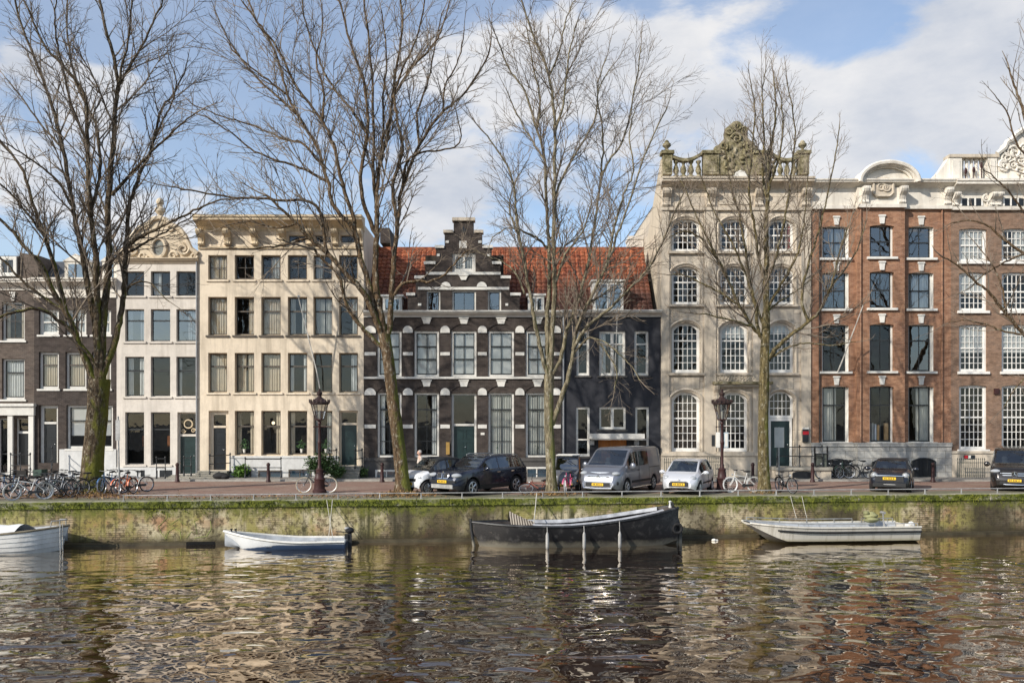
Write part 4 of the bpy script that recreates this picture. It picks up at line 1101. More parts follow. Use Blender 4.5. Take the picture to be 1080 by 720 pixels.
# the carved frieze and hood over the middle ground-floor window
band(h, 'hood_ledge', m_mossstone, 751, 813, 402.5, 405.2, .42); band(h, 'hood_ledge_base', m_stonetrim, 753, 811, 405.4, 408, .26)
band(h, 'carved_panel', m_stonetrim, 756, 800, 394.5, 402, .06)
mb = MB(); rq = random.Random(5)
for i in range(13):
    x_ = fx(758.5 + i * 3.2); scroll(mb, x_, fz(398.5), .10, 1.2, FY - .09, .032, rq.choice((-1, 1)), start=rq.uniform(0, 6))
    mb.tube([(x_ - .04, FY - .09, fz(401)), (x_ + rq.uniform(-.08, .1), FY - .1, fz(396))], .028, 5)
h.build(mb, 'carved_relief', m_stonetrim, smooth=True)
for px in (755, 809): console(h, m_stonetrim, px, 405.5, 422, 5, .3)
mb = MB()
for sx in (-1, 1):
    for q in range(5): scroll(mb, fx(774.3 + sx * 18.8), fz(352 + q * 9), .10, 1.2, FY - .05, .035, sx, start=q)
h.build(mb, 'carved_drops', m_stonetrim, smooth=True)
band(h, 'base_moulding', m_stonetrim, 697.2, 809, 477.5, 480.5, .17); band(h, 'base_moulding', m_stonetrim, 839.5, 854.8, 477.5, 480.5, .17)
band(h, 'plinth', m_stonetrim, 697.2, 809, 480.7, 503, .10); band(h, 'plinth', m_stonetrim, 839.5, 854.8, 480.7, 503, .10)
# entablature
band(h, 'architrave', m_stonetrim, 697, 855, 219, 222.3, .16); band(h, 'frieze', m_stone, 697.2, 854.8, 202.2, 218.8, .05, back=.0)
cornice(h, m_stonetrim, 696.5, 855.5, 189.5, 202, .62)
for px in (702.5, 749, 800, 849): console(h, m_stonetrim, px, 200.5, 218.6, 9, .5)
mb = MB(); mb.box(fx(758), fx(793), FY - .1, FY - .052, fz(216), fz(206)); h.build(mb, 'frieze_panel', m_stonetrim)
# balustrade with urns and a carved crest
BY = FY - .15
def bal_rail(a, b, up_left):
    mb = MB(); n = 10; x0, x1 = fx(a), fx(b); top = []; 
    for i in range(n + 1):
        t_ = i / n; s_ = t_ if up_left else 1 - t_
        # swept rail: dips in the middle, rises to the crest
        zz = fz(164.5) - .20 * math.sin(math.pi * min(1, s_ * 1.2)) + (.22 * (max(0, s_ - .7) / .3) ** 2 if True else 0)
        top.append((x0 + (x1 - x0) * t_, zz))
    low = [(x, z - .16) for x, z in top]
    mb.prism(low + top[::-1], BY - .12, BY + .28); h.build(mb, 'balustrade_rail', m_mossstone)
    m = 4
    for i in range(m):
        mb = MB(); x = x0 + (x1 - x0) * (i + .6) / (m + .2); H = fz(166.5) - .2 - fz(187)
        mb.lathe([(.16, 0), (.16, .06), (.07, .12), (.10, H * .2), (.17, H * .38), (.12, H * .62), (.065, H * .78), (.11, H * .88), (.14, H * .92), (.14, H)], (x, BY + .08, fz(187)), 10); h.build(mb, 'baluster', m_mossstone, smooth=True)
bal_rail(708, 741, True); bal_rail(811, 841, False)
band(h, 'balustrade_base', m_mossstone, 697.5, 853, 185.5, 189.3, .30, y=FY + .3, back=.1)
for a, b in ((698.5, 708), (741, 757), (795, 811), (841, 851.5)):
    mb = MB(); mb.box(fx(a), fx(b), BY - .16, BY + .36, fz(185.4), fz(164)); mb.box(fx(a) - .1, fx(b) + .1, BY - .24, BY + .44, fz(164) + .003, fz(160.5)); mb.box(fx(a + 2), fx(b - 2), BY - .19, BY - .163, fz(183), fz(167)); h.build(mb, 'balustrade_pier', m_mossstone)
for px in (703, 846): 
    urn(h, m_mossstone, px, 160.4, 148, 9, BY + .1)
cr = [(757, 185.3), (757, 160), (753, 159), (753, 156), (757, 154), (761, 150), (764, 146), (763.5, 141), (765, 136), (769, 133), (772, 130), (775.5, 129), (779, 130), (782, 133), (786, 136), (787.5, 141), (787, 146), (790, 150), (794, 154), (798, 156), (798, 159), (795, 160), (795, 185.3)]
mb = MB(); mb.prism([(fx(a), fz(b)) for a, b in cr], BY - .08, BY + .3); h.build(mb, 'crest', m_mossstone)
mb = MB(); rq = random.Random(9)
for px, py, r_ in ((768, 140, .2), (783, 140, .2), (775.5, 135, .24), (762, 156, .22), (789, 156, .22), (775.5, 148, .3)):
    scroll(mb, fx(px), fz(py), r_, 1.4, BY - .14, .075, 1 if px < 775 else -1, start=rq.uniform(0, 6))
for i in range(26):
    px = rq.uniform(760, 792); py = rq.uniform(150, 182); mb.ell((fx(px), BY - .1, fz(py)), (rq.uniform(.08, .2), .1, rq.uniform(.08, .2)), 8, 5)
h.build(mb, 'crest_carving', m_mossstone, smooth=True)
mb = MB(); mb.prism([(fx(771), fz(189)), (fx(787), fz(189)), (fx(784), fz(184)), (fx(779), fz(182)), (fx(774), fz(184))], BY - .34, BY - .2); h.build(mb, 'white_carving', m_white)
mb = MB(); mb.box(fx(845.5), fx(851.5), FY - .2, FY - .095, fz(466), fz(452.5)); o = h.build(mb, 'letterbox', m_blackdoor)
mb = MB(); mb.box(fx(845.3), fx(851.7), FY - .215, FY - .203, fz(458), fz(454.5)); h.build(mb, 'red_panel', m_red, parent=o)
mb = MB(); mb.box(fx(845.2), fx(851.8), FY - .23, FY - .09, fz(452.4), fz(450.5)); h.build(mb, 'lid', m_white, parent=o)
# ---- H8: red-brown brick house -----------------------------------------------------------------
h = House('brick_house', 'red-brown brick house with white keystones and a round arched pediment', 855, 1003, 194, 10)
C8 = ((867, 895), (915, 940.5), (958, 984.5))
rows8 = ((238.5, 272.5), (287, 326), (342, 392), (407, 466.5))
def h8holes(cols): return [hole(a, b, c, d, 1.5) for a, b in cols for c, d in rows8]
CYB = FY - .28
wall(h, m_brickred, 855, 1003, 215, h8holes((C8[0], C8[2])) + [hole(902, 952, 217, 470)], body=False, name='wall', depth=.02)
wall(h, m_brickred, 902.1, 951.9, 217.5, h8holes((C8[1],)), y=CYB, depth=.28, body=False, name='centre_bay', base=fz(466))
mb = MB(); mb.quad((fx(902.1), CYB, fz(466)), (fx(902.1), FY + .02, fz(466)), (fx(902.1), FY + .02, fz(217)), (fx(902.1), CYB, fz(217))); mb.quad((fx(951.9), CYB, fz(466)), (fx(951.9), FY + .02, fz(466)), (fx(951.9), FY + .02, fz(217)), (fx(951.9), CYB, fz(217)))
h.build(mb, 'bay_return', m_brickred)
mb = MB()
for a, b in (C8[0], C8[2]):
    for c, d in rows8:
        x0, x1, z0, z1 = fx(a), fx(b), fz(d), fz(c); y0, y1 = FY + .015, FY + .25
        mb.box(x0 - .15, x0 - .001, y0, y1, z0, z1); mb.box(x1 + .001, x1 + .15, y0, y1, z0, z1); mb.box(x0 - .15, x1 + .15, y0 + .001, y1, z0 - .15, z0 - .001); mb.box(x0 - .15, x1 + .15, y0 + .001, y1, z1 - .02, z1 + .13)
h.build(mb, 'window_reveal', m_whitesash, fix=False)
mb = MB(); x0, x1, yb, zt = fx(855.1), fx(1002.9), FY + 10, fz(215)
mb.quad((x0, FY + .03, 0), (x0, FY + .03, zt), (x0, yb, zt), (x0, yb, 0)); mb.quad((x1, FY + .03, 0), (x1, yb, 0), (x1, yb, zt), (x1, FY + .03, zt)); mb.quad((x0, yb, 0), (x0, yb, zt), (x1, yb, zt), (x1, yb, 0)); h.build(mb, 'side_wall', m_brickred)
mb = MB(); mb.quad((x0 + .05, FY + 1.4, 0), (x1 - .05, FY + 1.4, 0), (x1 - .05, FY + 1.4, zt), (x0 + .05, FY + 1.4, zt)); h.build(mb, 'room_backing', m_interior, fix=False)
mb = MB(); mb.box(x0 + .02, x1 - .02, FY + .35, yb, zt, zt + .1); h.build(mb, 'roof', m_slate)
cur8 = [['right', None, None], [None, None, 'sheer'], [None, None, None], ['left', None, 'right']]
for i, (a, b) in enumerate(C8):
    yw = CYB if i == 1 else FY
    for r_, (c, d) in enumerate(rows8):
        window(h, a, b, c, d, y=yw, rec=.2, case=.04, side_case=.10, casemat=m_white, sashmat=m_blacksash, sash=.06, cols=2 if r_ < 3 else 2, rail=.5 if r_ < 2 else .67, bar=.04,
               curtain=cur8[r_][i], curmat=m_greyblind if r_ != 1 else m_sheer, cut=.6, glass=m_glasssky if r_ < 2 or (r_ == 2 and i == 2) else m_glass, blind=.5 if (r_, i) == (1, 1) and False else 0)
        mb = MB(); mb.box(fx(a) - .16, fx(b) + .16, yw - .14, yw - .002, fz(d) - .10, fz(d) + .02); h.build(mb, 'stone_sill', m_white)
        keystone(h, m_white, (a + b) / 2 + (0 if i else 1), c - 10.5, c - 1.2, 4.2, 6, y=yw)
m_books = [plain('book_%d' % i, c_, .7) for i, c_ in enumerate(((.6, .58, .55), (.5, .55, .62), (.45, .30, .16)))]
mb = MB()
for i, px in enumerate((920, 923, 926)): mb.mi = i % 3; mb.box(fx(px), fx(px + 2), CYB + .36, CYB + .55, fz(464), fz(446 + i))
mb.mi = 2; mb.box(fx(934), fx(937.5), CYB + .36, CYB + .55, fz(464), fz(446)); h.build(mb, 'window_display', m_books)
band(h, 'plinth', m_plinthstone, 855.2, 902, 470.8, 503, .10); band(h, 'plinth', m_plinthstone, 952, 1002.8, 470.8, 503, .10); band(h, 'bay_plinth', m_plinthstone, 902.05, 951.95, 470.8, 503, .38)
band(h, 'plinth_cap', m_plinthstone, 855, 901.9, 466.5, 470.6, .16); band(h, 'plinth_cap', m_plinthstone, 952.1, 1003, 466.5, 470.6, .16); band(h, 'plinth_cap', m_plinthstone, 901.5, 952.4, 466.4, 470.5, .44)
for a, b, c, yw in ((868, 896, 484, FY - .10), (917, 941, 484, FY - .38), (961, 985, 483, FY - .10)):
    mb = MB(); x0, x1 = fx(a), fx(b); pts = arch_pts(x0, x1, fz(c + 3), 3 / S, 8); mb.prism([(x0, fz(502.5)), (x1, fz(502.5))] + pts[::-1], yw - .012, yw - .002); h.build(mb, 'basement_window', m_blackdoor)
    mb = MB(); mb.tube([(x0, yw - .02, fz(502))] + [(u, yw - .02, v) for u, v in pts] + [(x1, yw - .02, fz(502))], .05, 5)
    for k_ in range(1, 6): mb.tube([(x0 + (x1 - x0) * k_ / 6, yw - .03, fz(502)), (x0 + (x1 - x0) * k_ / 6, yw - .03, fz(c + 1))], .014, 5)
    h.build(mb, 'window_bars', m_iron)
for px in (862.5, 900): pass
for px, yw in ((864, FY), (905, CYB), (993, FY)):
    mb = MB(); mb.tube([(fx(px), yw - .07, fz(470)), (fx(px), yw - .07, fz(221))], .045, 6); h.build(mb, 'downpipe', m_brickred if px != 864 else m_brickdark, smooth=True)
band(h, 'architrave', m_whitecor, 855, 1003, 217.4, 221, .18, y=FY); band(h, 'architrave', m_whitecor, 901.6, 952.2, 217.3, 220.9, .48, y=FY)
band(h, 'frieze', m_whitecor, 855.1, 1002.9, 199.6, 217.2, .06)
cornice(h, m_whitecor, 854.8, 1003.2, 191.5, 200.5, .55); 
band(h, 'bay_frieze', m_whitecor, 902, 952, 199.5, 217.1, .30)
for px in (909, 948, 998): console(h, m_whitecor, px, 199.8, 217, 7, .5, y=FY if px > 990 else CYB)
xc = fx(932.5); R0 = 30.5 / S; zc = fz(193) - .15
ap = [(xc + R0 * math.cos(math.pi * (.02 + .96 * i / 24)), zc + R0 * .66 * math.sin(math.pi * (.02 + .96 * i / 24))) for i in range(25)]
mb = MB(); mb.prism([(xc - R0, zc - .02)][::-1] and [(x, z) for x, z in ap], CYB - .05, FY + .4); h.build(mb, 'pediment', m_whitecor)
mb = MB()
for k_, (r_, yo, tr) in enumerate(((1.0, -.42, .12), (.93, -.30, .10), (.84, -.16, .08))):
    mb.tube([(xc + R0 * r_ * math.cos(math.pi * i / 24), CYB + yo, zc + R0 * .66 * r_ * math.sin(math.pi * i / 24) + .04) for i in range(25)], tr, 6)
for i in range(24):
    a0, a1 = math.pi * i / 24, math.pi * (i + 1) / 24
    p0 = (xc + R0 * 1.04 * math.cos(a0), zc + R0 * .70 * math.sin(a0) + .03); p1 = (xc + R0 * 1.04 * math.cos(a1), zc + R0 * .70 * math.sin(a1) + .03)
    mb.quad((p0[0], CYB - .52, p0[1]), (p1[0], CYB - .52, p1[1]), (p1[0], FY + .4, p1[1]), (p0[0], FY + .4, p0[1]))
    q0 = (xc + R0 * .98 * math.cos(a0), zc + R0 * .64 * math.sin(a0) + .03); q1 = (xc + R0 * .98 * math.cos(a1), zc + R0 * .64 * math.sin(a1) + .03)
    mb.quad((p0[0], CYB - .52, p0[1]), (p1[0], CYB - .52, p1[1]), (q1[0], CYB - .52, q1[1]), (q0[0], CYB - .52, q0[1]))
    mb.quad((q0[0], CYB - .52, q0[1]), (q1[0], CYB - .52, q1[1]), (q1[0], CYB - .05, q1[1]), (q0[0], CYB - .05, q0[1]))
h.build(mb, 'pediment_moulding', m_whitecor, smooth=True)
mb = MB(); a, b = fx(918), fx(938.5); 
pl = [(a, fz(206)), (a + .2, fz(209)), (b - .2, fz(209)), (b, fz(206)), (b, fz(195)), (b - .25, fz(191)), (a + .25, fz(191)), (a, fz(195))]
mb.prism(pl, CYB - .13, CYB - .03); mb.tube([(x, CYB - .14, z) for x, z in pl + pl[:1]], .07, 5); h.build(mb, 'cartouche', m_stonetrim)
mb = MB(); scroll(mb, fx(926), fz(200), .25, 1.5, CYB - .15, .06); scroll(mb, fx(931), fz(200), .22, 1.5, CYB - .15, .06, -1); h.build(mb, 'cartouche_relief', m_stonetrim, smooth=True)
mb = MB(); mb.tube([(fx(882.5), FY - .1, fz(393)), (fx(884.5), FY - .7, fz(378)), (fx(895), FY - 2.0, fz(326))], [.035, .035, .022], 6); h.build(mb, 'flagpole', m_white, smooth=True)
# ---- H9: mauve brick house at the right edge --------------------------------------------------
h = House('brick_house', 'brown-mauve brick house with many-paned white windows at the far right', 1003, 1150, 194, 10)
C9 = ((1011.5, 1041), (1056.5, 1086), (1102, 1131))
rows9 = ((241, 276), (287, 328), (342, 392), (406, 474))
wall(h, m_brickmauve, 1003, 1150, 217, [hole(a, b, c, d, 1.5) for a, b in C9 for c, d in rows9] , depth=.2)
mb = MB(); mb.box(fx(1003.1), fx(1149.9), FY + .35, FY + 9.9, fz(217), fz(217) + .1); h.build(mb, 'roof', m_slate)
for i, (a, b) in enumerate(C9):
    for r_, (c, d) in enumerate(rows9):
        window(h, a, b, c, d, rec=.12, case=.10, side_case=.12, casemat=m_whitesash, sashmat=m_whitesash, sash=.05, bar=.034, cols=5, rail=.5,
               rows=[(.25, .75), (.16, .33, .75), (.14, .28, .42, .64, .8), (.125, .25, .375, .625, .75, .875)][r_], blind=[.95 if i == 0 else 0, .55 if i == 0 else .0, .6, 0][r_], curtain='right' if r_ == 0 else None, curmat=m_sheer, cut=.5)
        mb = MB(); mb.box(fx(a) - .1, fx(b) + .1, FY - .12, FY - .002, fz(d + 2.4), fz(d - .3)); h.build(mb, 'stone_sill', m_whitesash)
band(h, 'plinth', m_stonetrim, 1003.2, 1149.8, 478, 503, .08); band(h, 'plinth_cap', m_stonetrim, 1003, 1150, 475.2, 477.8, .14)
mb = MB(); mb.box(fx(1048), fx(1053), FY - .1, FY - .003, fz(415.5), fz(409.5)); h.build(mb, 'alarm_box', m_rust)
mb = MB(); mb.box(fx(1015.5), fx(1027), FY - .12, FY - .083, fz(483.5), fz(479.5)); o = h.build(mb, 'house_sign', m_blackdoor)
mb = MB(); mb.box(fx(1016), fx(1019.5), FY - .126, FY - .1215, fz(483), fz(480)); h.build(mb, 'red_panel', m_red, parent=o)
mb = MB(); mb.box(fx(1020.2), fx(1022.6), FY - .128, FY - .1215, fz(483), fz(480)); h.build(mb, 'white_panel', m_white, parent=o)
band(h, 'architrave', m_whitecor, 1003.3, 1150, 218.6, 222, .16); band(h, 'frieze', m_whitecor, 1003.3, 1150, 206.5, 218.4, .05)
for a, b in ((1013, 1035), (1058, 1080), (1103, 1125)):
    mb = MB(); mb.box(fx(a), fx(b), FY - .064, FY - .053, fz(217.5), fz(209.5)); h.build(mb, 'attic_window', m_blackdoor)
    mb = MB()
    for k_ in range(4): x_ = fx(a + (b - a) * k_ / 3); mb.box(x_ - .04, x_ + .04, FY - .09, FY - .0655, fz(217.5), fz(209.5))
    h.build(mb, 'window_frame', m_whitesash)
cornice(h, m_whitecor, 1003.3, 1150, 191.6, 206.4, .6)
for px in (1006, 1045, 1051, 1092, 1097): console(h, m_whitecor, px, 204.8, 218.2, 6, .5); 
mb = MB(); rq = random.Random(2)
for px in (1040, 1050, 1086, 1096):
    for q in range(3): scroll(mb, fx(px + rq.uniform(-3, 3)), fz(212 + rq.uniform(-3, 3)), .22, 1.4, FY - .13, .06, rq.choice((-1, 1)), start=rq.uniform(0, 6))
h.build(mb, 'frieze_carving', m_whitecor, smooth=True)
RB = FY + .05
for a, b in ((1000.5, 1013), (1040, 1050)):
    mb = MB(); mb.box(fx(a), fx(b), RB - .2, RB + .4, fz(191.4), fz(167)); mb.box(fx(a + 2.5), fx(b - 2.5), RB - .24, RB - .203, fz(189), fz(170)); h.build(mb, 'balustrade_pier', m_whitecor)
mb = MB(); mb.box(fx(999.5), fx(1052), RB - .26, RB + .45, fz(166.9), fz(163.8)); h.build(mb, 'balustrade_rail', m_stonetrim)
for px in (1015, 1020, 1025, 1030, 1035): 
    mb = MB(); H = fz(167.2) - fz(191.3); mb.lathe([(.12, 0), (.06, .1), (.13, H * .35), (.07, H * .65), (.10, H * .9), (.10, H)], (fx(px + 1), RB + .1, fz(191.3)), 8); h.build(mb, 'baluster', m_whitecor, smooth=True)
for px, py in ((1017.5, 181), (1026, 180), (1034, 175)):
    mb = MB(); mb.ell((fx(px), RB - .16, fz(py)), (.09, .05, .18), 8, 6); mb.tube([(fx(px), RB - .16, fz(py) - .1), (fx(px), RB - .16, fz(190))], .03, 5); h.build(mb, 'finial', m_rust, smooth=True)
mb = MB(); pts = [(fx(975), fz(191.4)), (fx(1000.4), fz(191.4)), (fx(1000.4), fz(166))] ; pts += [(fx(1000.4 - 25 * t_), fz(166 + 25 * (1 - (1 - t_) ** 1.8))) for t_ in (.15, .3, .45, .6, .75, .9)]
mb.prism(pts, RB - .1, RB + .4); h.build(mb, 'scroll_wall', m_whitecor)
cg = [(1050, 191.4), (1050, 163), (1054, 160), (1058, 157), (1060, 151), (1066, 148), (1069, 143), (1075, 139), (1083, 135), (1090, 131), (1100, 129), (1110, 131), (1118, 136), (1128, 143), (1134, 152), (1142, 158), (1148, 164), (1150, 170), (1150, 191.4)]
mb = MB(); mb.prism([(fx(a), fz(b)) for a, b in cg], RB - .12, RB + .4); h.build(mb, 'carved_gable', m_whitecor)
mb = MB(); mb.tube([(fx(a), RB - .2, fz(b)) for a, b in cg[1:-1]], .14, 6)
for i in range(34):
    scroll(mb, fx(rq.uniform(1056, 1146)), fz(rq.uniform(152, 188)), rq.uniform(.18, .4), 1.4, RB - .18, rq.uniform(.05, .09), rq.choice((-1, 1)), start=rq.uniform(0, 6))
h.build(mb, 'gable_carving', m_whitecor, smooth=True)
# ---- stoops and railings ---------------------------------------------------------------------
steps('grey stone steps before the door of the bell-gabled white house', fx(186), fx(210), FY - 1.5, FY - .07, fz(500), 3)
steps('long stone stoop with side steps before the left door of the cream house', fx(213), fx(243), FY - 1.6, FY - .07, fz(496), 4)
steps('mossy stone stoop under the right door of the cream house', fx(353), fx(382), FY - 1.3, FY - .07, fz(491), 4)
steps('flat stone steps before the dark green double door', fx(474), fx(505), FY - 1.2, FY - .14, fz(493), 3, m_darkstone)
steps('low step under the varnished wooden door', fx(628), fx(664), FY - .6, FY - .07, .22, 1, m_darkstone)
r = empty('stone_stoop', (fx(838), FY - .8, .1)); tag(r, 'broad stone perron with an oval grille before the sandstone house', 'stoop', 'stone stoops before the doors')
mb = MB(); mb.box(fx(809.5), fx(866), FY - 1.5, FY - .18, .1, fz(494)); mb.build('base', m_stonetrim, r, off=r.location)
mb = MB(); mb.box(fx(808.5), fx(867), FY - 1.6, FY - .18, fz(494) + .002, fz(491)); mb.build('landing', m_stepstone, r, off=r.location)
mb = MB(); vs = []
for i in range(24):
    a = 2 * math.pi * i / 24; vs.append((fx(837) + .56 * max(-1, min(1, 1.25 * math.cos(a))), FY - 1.506, fz(499) + .2 * math.sin(a)))
mb.add(vs, [tuple(range(24))]); mb.build('grille', m_blackdoor, r, off=r.location)
railing('iron railing left of the bell-gabled house door', fx(177), fx(186), FY - 1.5, FY - 1.5, .1, 1.05)
railing('iron railing between the two left doors', fx(205), fx(213), FY - 1.5, FY - 1.6, fz(500), .95)
railing('iron railing right of the cream house left door', fx(232), fx(244), FY - 1.6, FY - .2, fz(496) - .1, .95)
railing('iron basement railing with square posts under the cream house windows', fx(264), fx(301), FY - .9, FY - .9, .1, 1.0, 2)
railing('iron railing beside the bush at the cream house right door', fx(352.5), fx(356), FY - 1.3, FY - .3, fz(491) - .1, .95)
railing('iron railing beside the right door of the cream house', fx(379), fx(383), FY - 1.3, FY - .3, fz(491) - .1, .95)
railing('long iron railing on the perron of the sandstone house', fx(811), fx(857), FY - 1.45, FY - 1.45, fz(491), 1.05, 3)
railing('sloping iron handrail before the dark brick house behind the left tree', fx(61), fx(73), FY - .6, FY - 1.8, .75, .9, 2, z1=.12)
railing('iron railing with bar before the white pilastered doorway', fx(27), fx(47), FY - 1.4, FY - 1.4, .1, 1.25, 3)
# ------------------------------------------------------------------ trees
def bark_material(name, base, moss, moss_amt, pale):
    t = NT(name); p = t.pos((1, 1, .6)); n1 = t.noise(p, 2.0, 5, .65); n2 = t.noise(t.pos((4, 4, .9)), 2.5, 6, .7); n3 = t.noise(p, 9, 4, .7)
    c = t.mix(t.ramp(n2, [(.40, 0), (.60, 1)]), sc(base, .35), sc(base, 1.15))
    c = t.mix(t.ramp(n3, [(.54, 0), (.66, .8)]), c, pale)
    g = t.n('ShaderNodeNewGeometry'); s3 = t.n('ShaderNodeSeparateXYZ'); t.l(g.outputs['Normal'], s3.inputs[0])
    side = t.math('ADD', t.math('MULTIPLY', s3.outputs[0], .22), t.math('MULTIPLY', s3.outputs[2], .25))
    s4 = t.n('ShaderNodeSeparateXYZ'); t.l(g.outputs['Position'], s4.inputs[0])
    hi = t.n('ShaderNodeMapRange'); hi.inputs['From Min'].default_value = 3; hi.inputs['From Max'].default_value = 13; hi.inputs['To Min'].default_value = .0; hi.inputs['To Max'].default_value = -.32; t.l(s4.outputs[2], hi.inputs['Value'])
    mf = t.ramp(t.math('ADD', t.math('ADD', n1, side), hi.outputs[0]), [(.62 - moss_amt, 0), (.78 - moss_amt, .9)])
    c = t.mix(mf, c, t.mix(n3, sc(moss, .55), sc(moss, 1.5)))
    t.bsdf(c, .9, 0, .15, bump=t.math('ADD', n2, t.math('MULTIPLY', n3, .5)), bstr=1.0, bdist=.10); return t.m
m_twig = plain('twig_bark', (.18, .145, .11), .9, .4, 1.2)
def catmull(pts, sub):
    out = []; n = len(pts)
    for i in range(n - 1):
        p0 = pts[max(i - 1, 0)]; p1 = pts[i]; p2 = pts[i + 1]; p3 = pts[min(i + 2, n - 1)]
        for k in range(sub):
            t = k / sub
            out.append(tuple(.5 * ((2 * b) + (-a + c) * t + (2 * a - 5 * b + 4 * c - d) * t * t + (-a + 3 * b - 3 * c + d) * t ** 3) for a, b, c, d in zip(p0, p1, p2, p3)))
    out.append(tuple(pts[-1])); return out
def grow(mb, p, d, L, r, lvl, rng, P):
    n = (5, 4, 3)[lvl - 1]; pts = [p]; dirs = [d]; step = L / n
    up = P['up'][lvl - 1]; wob = P['wob']
    for i in range(n):
        d = Vector((d.x + rng.uniform(-wob, wob), d.y + rng.uniform(-wob, wob), d.z + up + rng.uniform(-wob, wob))).normalized()
        p = p + d * step; pts.append(p); dirs.append(d)
    r1 = max(.0035, r * .32)
    mb.tube(pts, [r + (r1 - r) * i / n for i in range(n + 1)], 4 if lvl == 1 else 3, False)
    if lvl >= P['lv']: return
    cnt = max(1, int(L / P['sp'][lvl]))
    for j in range(cnt):
        t = .18 + .82 * (j + rng.random()) / cnt; f = t * n; i = min(int(f), n - 1)
        q = pts[i].lerp(pts[i + 1], f - i); dd = dirs[i]
        perp = dd.cross(Vector((rng.uniform(-1, 1), rng.uniform(-1, 1), rng.uniform(-1, 1))))
        if perp.length < .05: continue
        perp.normalize(); a = R(rng.uniform(22, 52))
        nd = dd * math.cos(a) + perp * math.sin(a)
        grow(mb, q, nd, L * rng.uniform(.28, .55) * (1.15 - .55 * t), max(.0045, r * .55), lvl + 1, rng, P)
def tree(name, label, Y, trunk, limbs, bark, seed, dens=1.0, P=None, Lk=1.0, smin=.25):
    rng = random.Random(seed)
    P = {'up': (.05, .05, .03), 'wob': .13, 'lv': 3, 'sp': (0, .26 / dens, .24 / dens), **(P or {})}
    base = at(trunk[0][0], trunk[0][1], Y); base.z = 0
    root = empty(name, base); tag(root, label, 'tree', 'bare canal trees')
    mt = MB(); mc = MB()
    W = lambda wpx: wpx * Y / F / 2
    tp = catmull([(a, b, w_) for a, b, w_ in trunk], 5); tv = []
    k = 14; n = len(tp)
    # trunk with a slightly lumpy surface and flared foot
    pts = [at(a, b, Y) for a, b, _ in tp]; pts[0].z = -.08
    vs = []
    for i, q in enumerate(pts):
        h_ = q.z; r = W(tp[i][2]) * (1 + .38 * math.exp(-max(0, h_) / .28))
        for a in range(k):
            an = 2 * math.pi * a / k
            rr_ = r * (1 + .10 * mnoise.noise((math.cos(an) * 1.3 + seed, math.sin(an) * 1.3, q.z * 1.1)) + .05 * math.sin(3 * an + seed) * math.exp(-max(0, h_) / .8))
            vs.append((q.x + rr_ * math.cos(an), q.y + rr_ * math.sin(an), q.z))
    mt.add(vs, [(i * k + a, i * k + (a + 1) % k, (i + 1) * k + (a + 1) % k, (i + 1) * k + a) for i in range(n - 1) for a in range(k)] + [tuple(range((n - 1) * k, n * k))])
    known = [(a, b, 0.0) for a, b, _ in tp]
    for li, (lp, w0, w1, dep) in enumerate(limbs):
        a0, b0 = lp[0]; d0 = min(known, key=lambda q: (q[0] - a0) ** 2 + (q[1] - b0) ** 2)[2]
        sm = catmull([(float(a), float(b)) for a, b in lp], 5); m = len(sm); P3 = []; rad = []
        for i, (a, b) in enumerate(sm):
            t = i / (m - 1); d = d0 + (dep) * t ** 1.2; known.append((a, b, d))
            q = at(a, b, Y + d)
            if 0 < i: q += Vector((rng.uniform(-1, 1), rng.uniform(-1, 1), rng.uniform(-1, 1))) * .03
            P3.append(q); rad.append(W(w0 + (w1 - w0) * t ** .8))
        mt.tube(P3, rad, 7, True)
        # side shoots
        L = sum((P3[i + 1] - P3[i]).length for i in range(m - 1)); s_ = smin if w0 > 5 else .1
        pos = 0.0; acc = 0.0; nxt = L * s_
        for i in range(m - 1):
            seg = (P3[i + 1] - P3[i]); sl = seg.length
            while acc + sl > nxt:
                f = (nxt - acc) / sl; q = P3[i].lerp(P3[i + 1], f); t = nxt / L; dd = seg.normalized()
                perp = dd.cross(Vector((rng.uniform(-1, 1), rng.uniform(-1, 1) * .8, rng.uniform(-1, 1)))); perp.normalize()
                a = R(rng.uniform(25, 58)); nd = dd * math.cos(a) + perp * math.sin(a); nd.z += .12; nd.normalize()
                rloc = rad[i]; ln = Lk * (rng.uniform(.7, 2.4) + (1.2 if rng.random() < .18 else 0)) * (1.12 - .45 * t) * (1.0 if w0 > 2.5 else .7)
                grow(mc, q, nd, ln, min(rloc * .5, .016 + .010 * ln), 1, rng, P)
                nxt += rng.uniform(.16, .46) / dens
            acc += sl
        grow(mc, P3[-1], (P3[-1] - P3[-2]).normalized(), Lk * rng.uniform(.8, 1.5), rad[-1], 1, rng, P)
    mt.build('trunk', bark, root, off=base, smooth=True, angle=70, fix=False)
    mc.build('crown', m_twig, root, off=base, fix=False)
    return root
bark1 = bark_material('mossy_bark', (.11, .08, .05), (.15, .15, .025), .14, (.34, .30, .22))
bark2 = bark_material('brown_bark', (.15, .10, .058), (.14, .15, .03), .10, (.40, .36, .28))
bark3 = bark_material('pale_green_bark', (.26, .22, .14), (.19, .19, .06), .10, (.45, .42, .33))
bark4 = bark_material('green_brown_bark', (.17, .135, .065), (.16, .16, .03), .10, (.42, .38, .28))

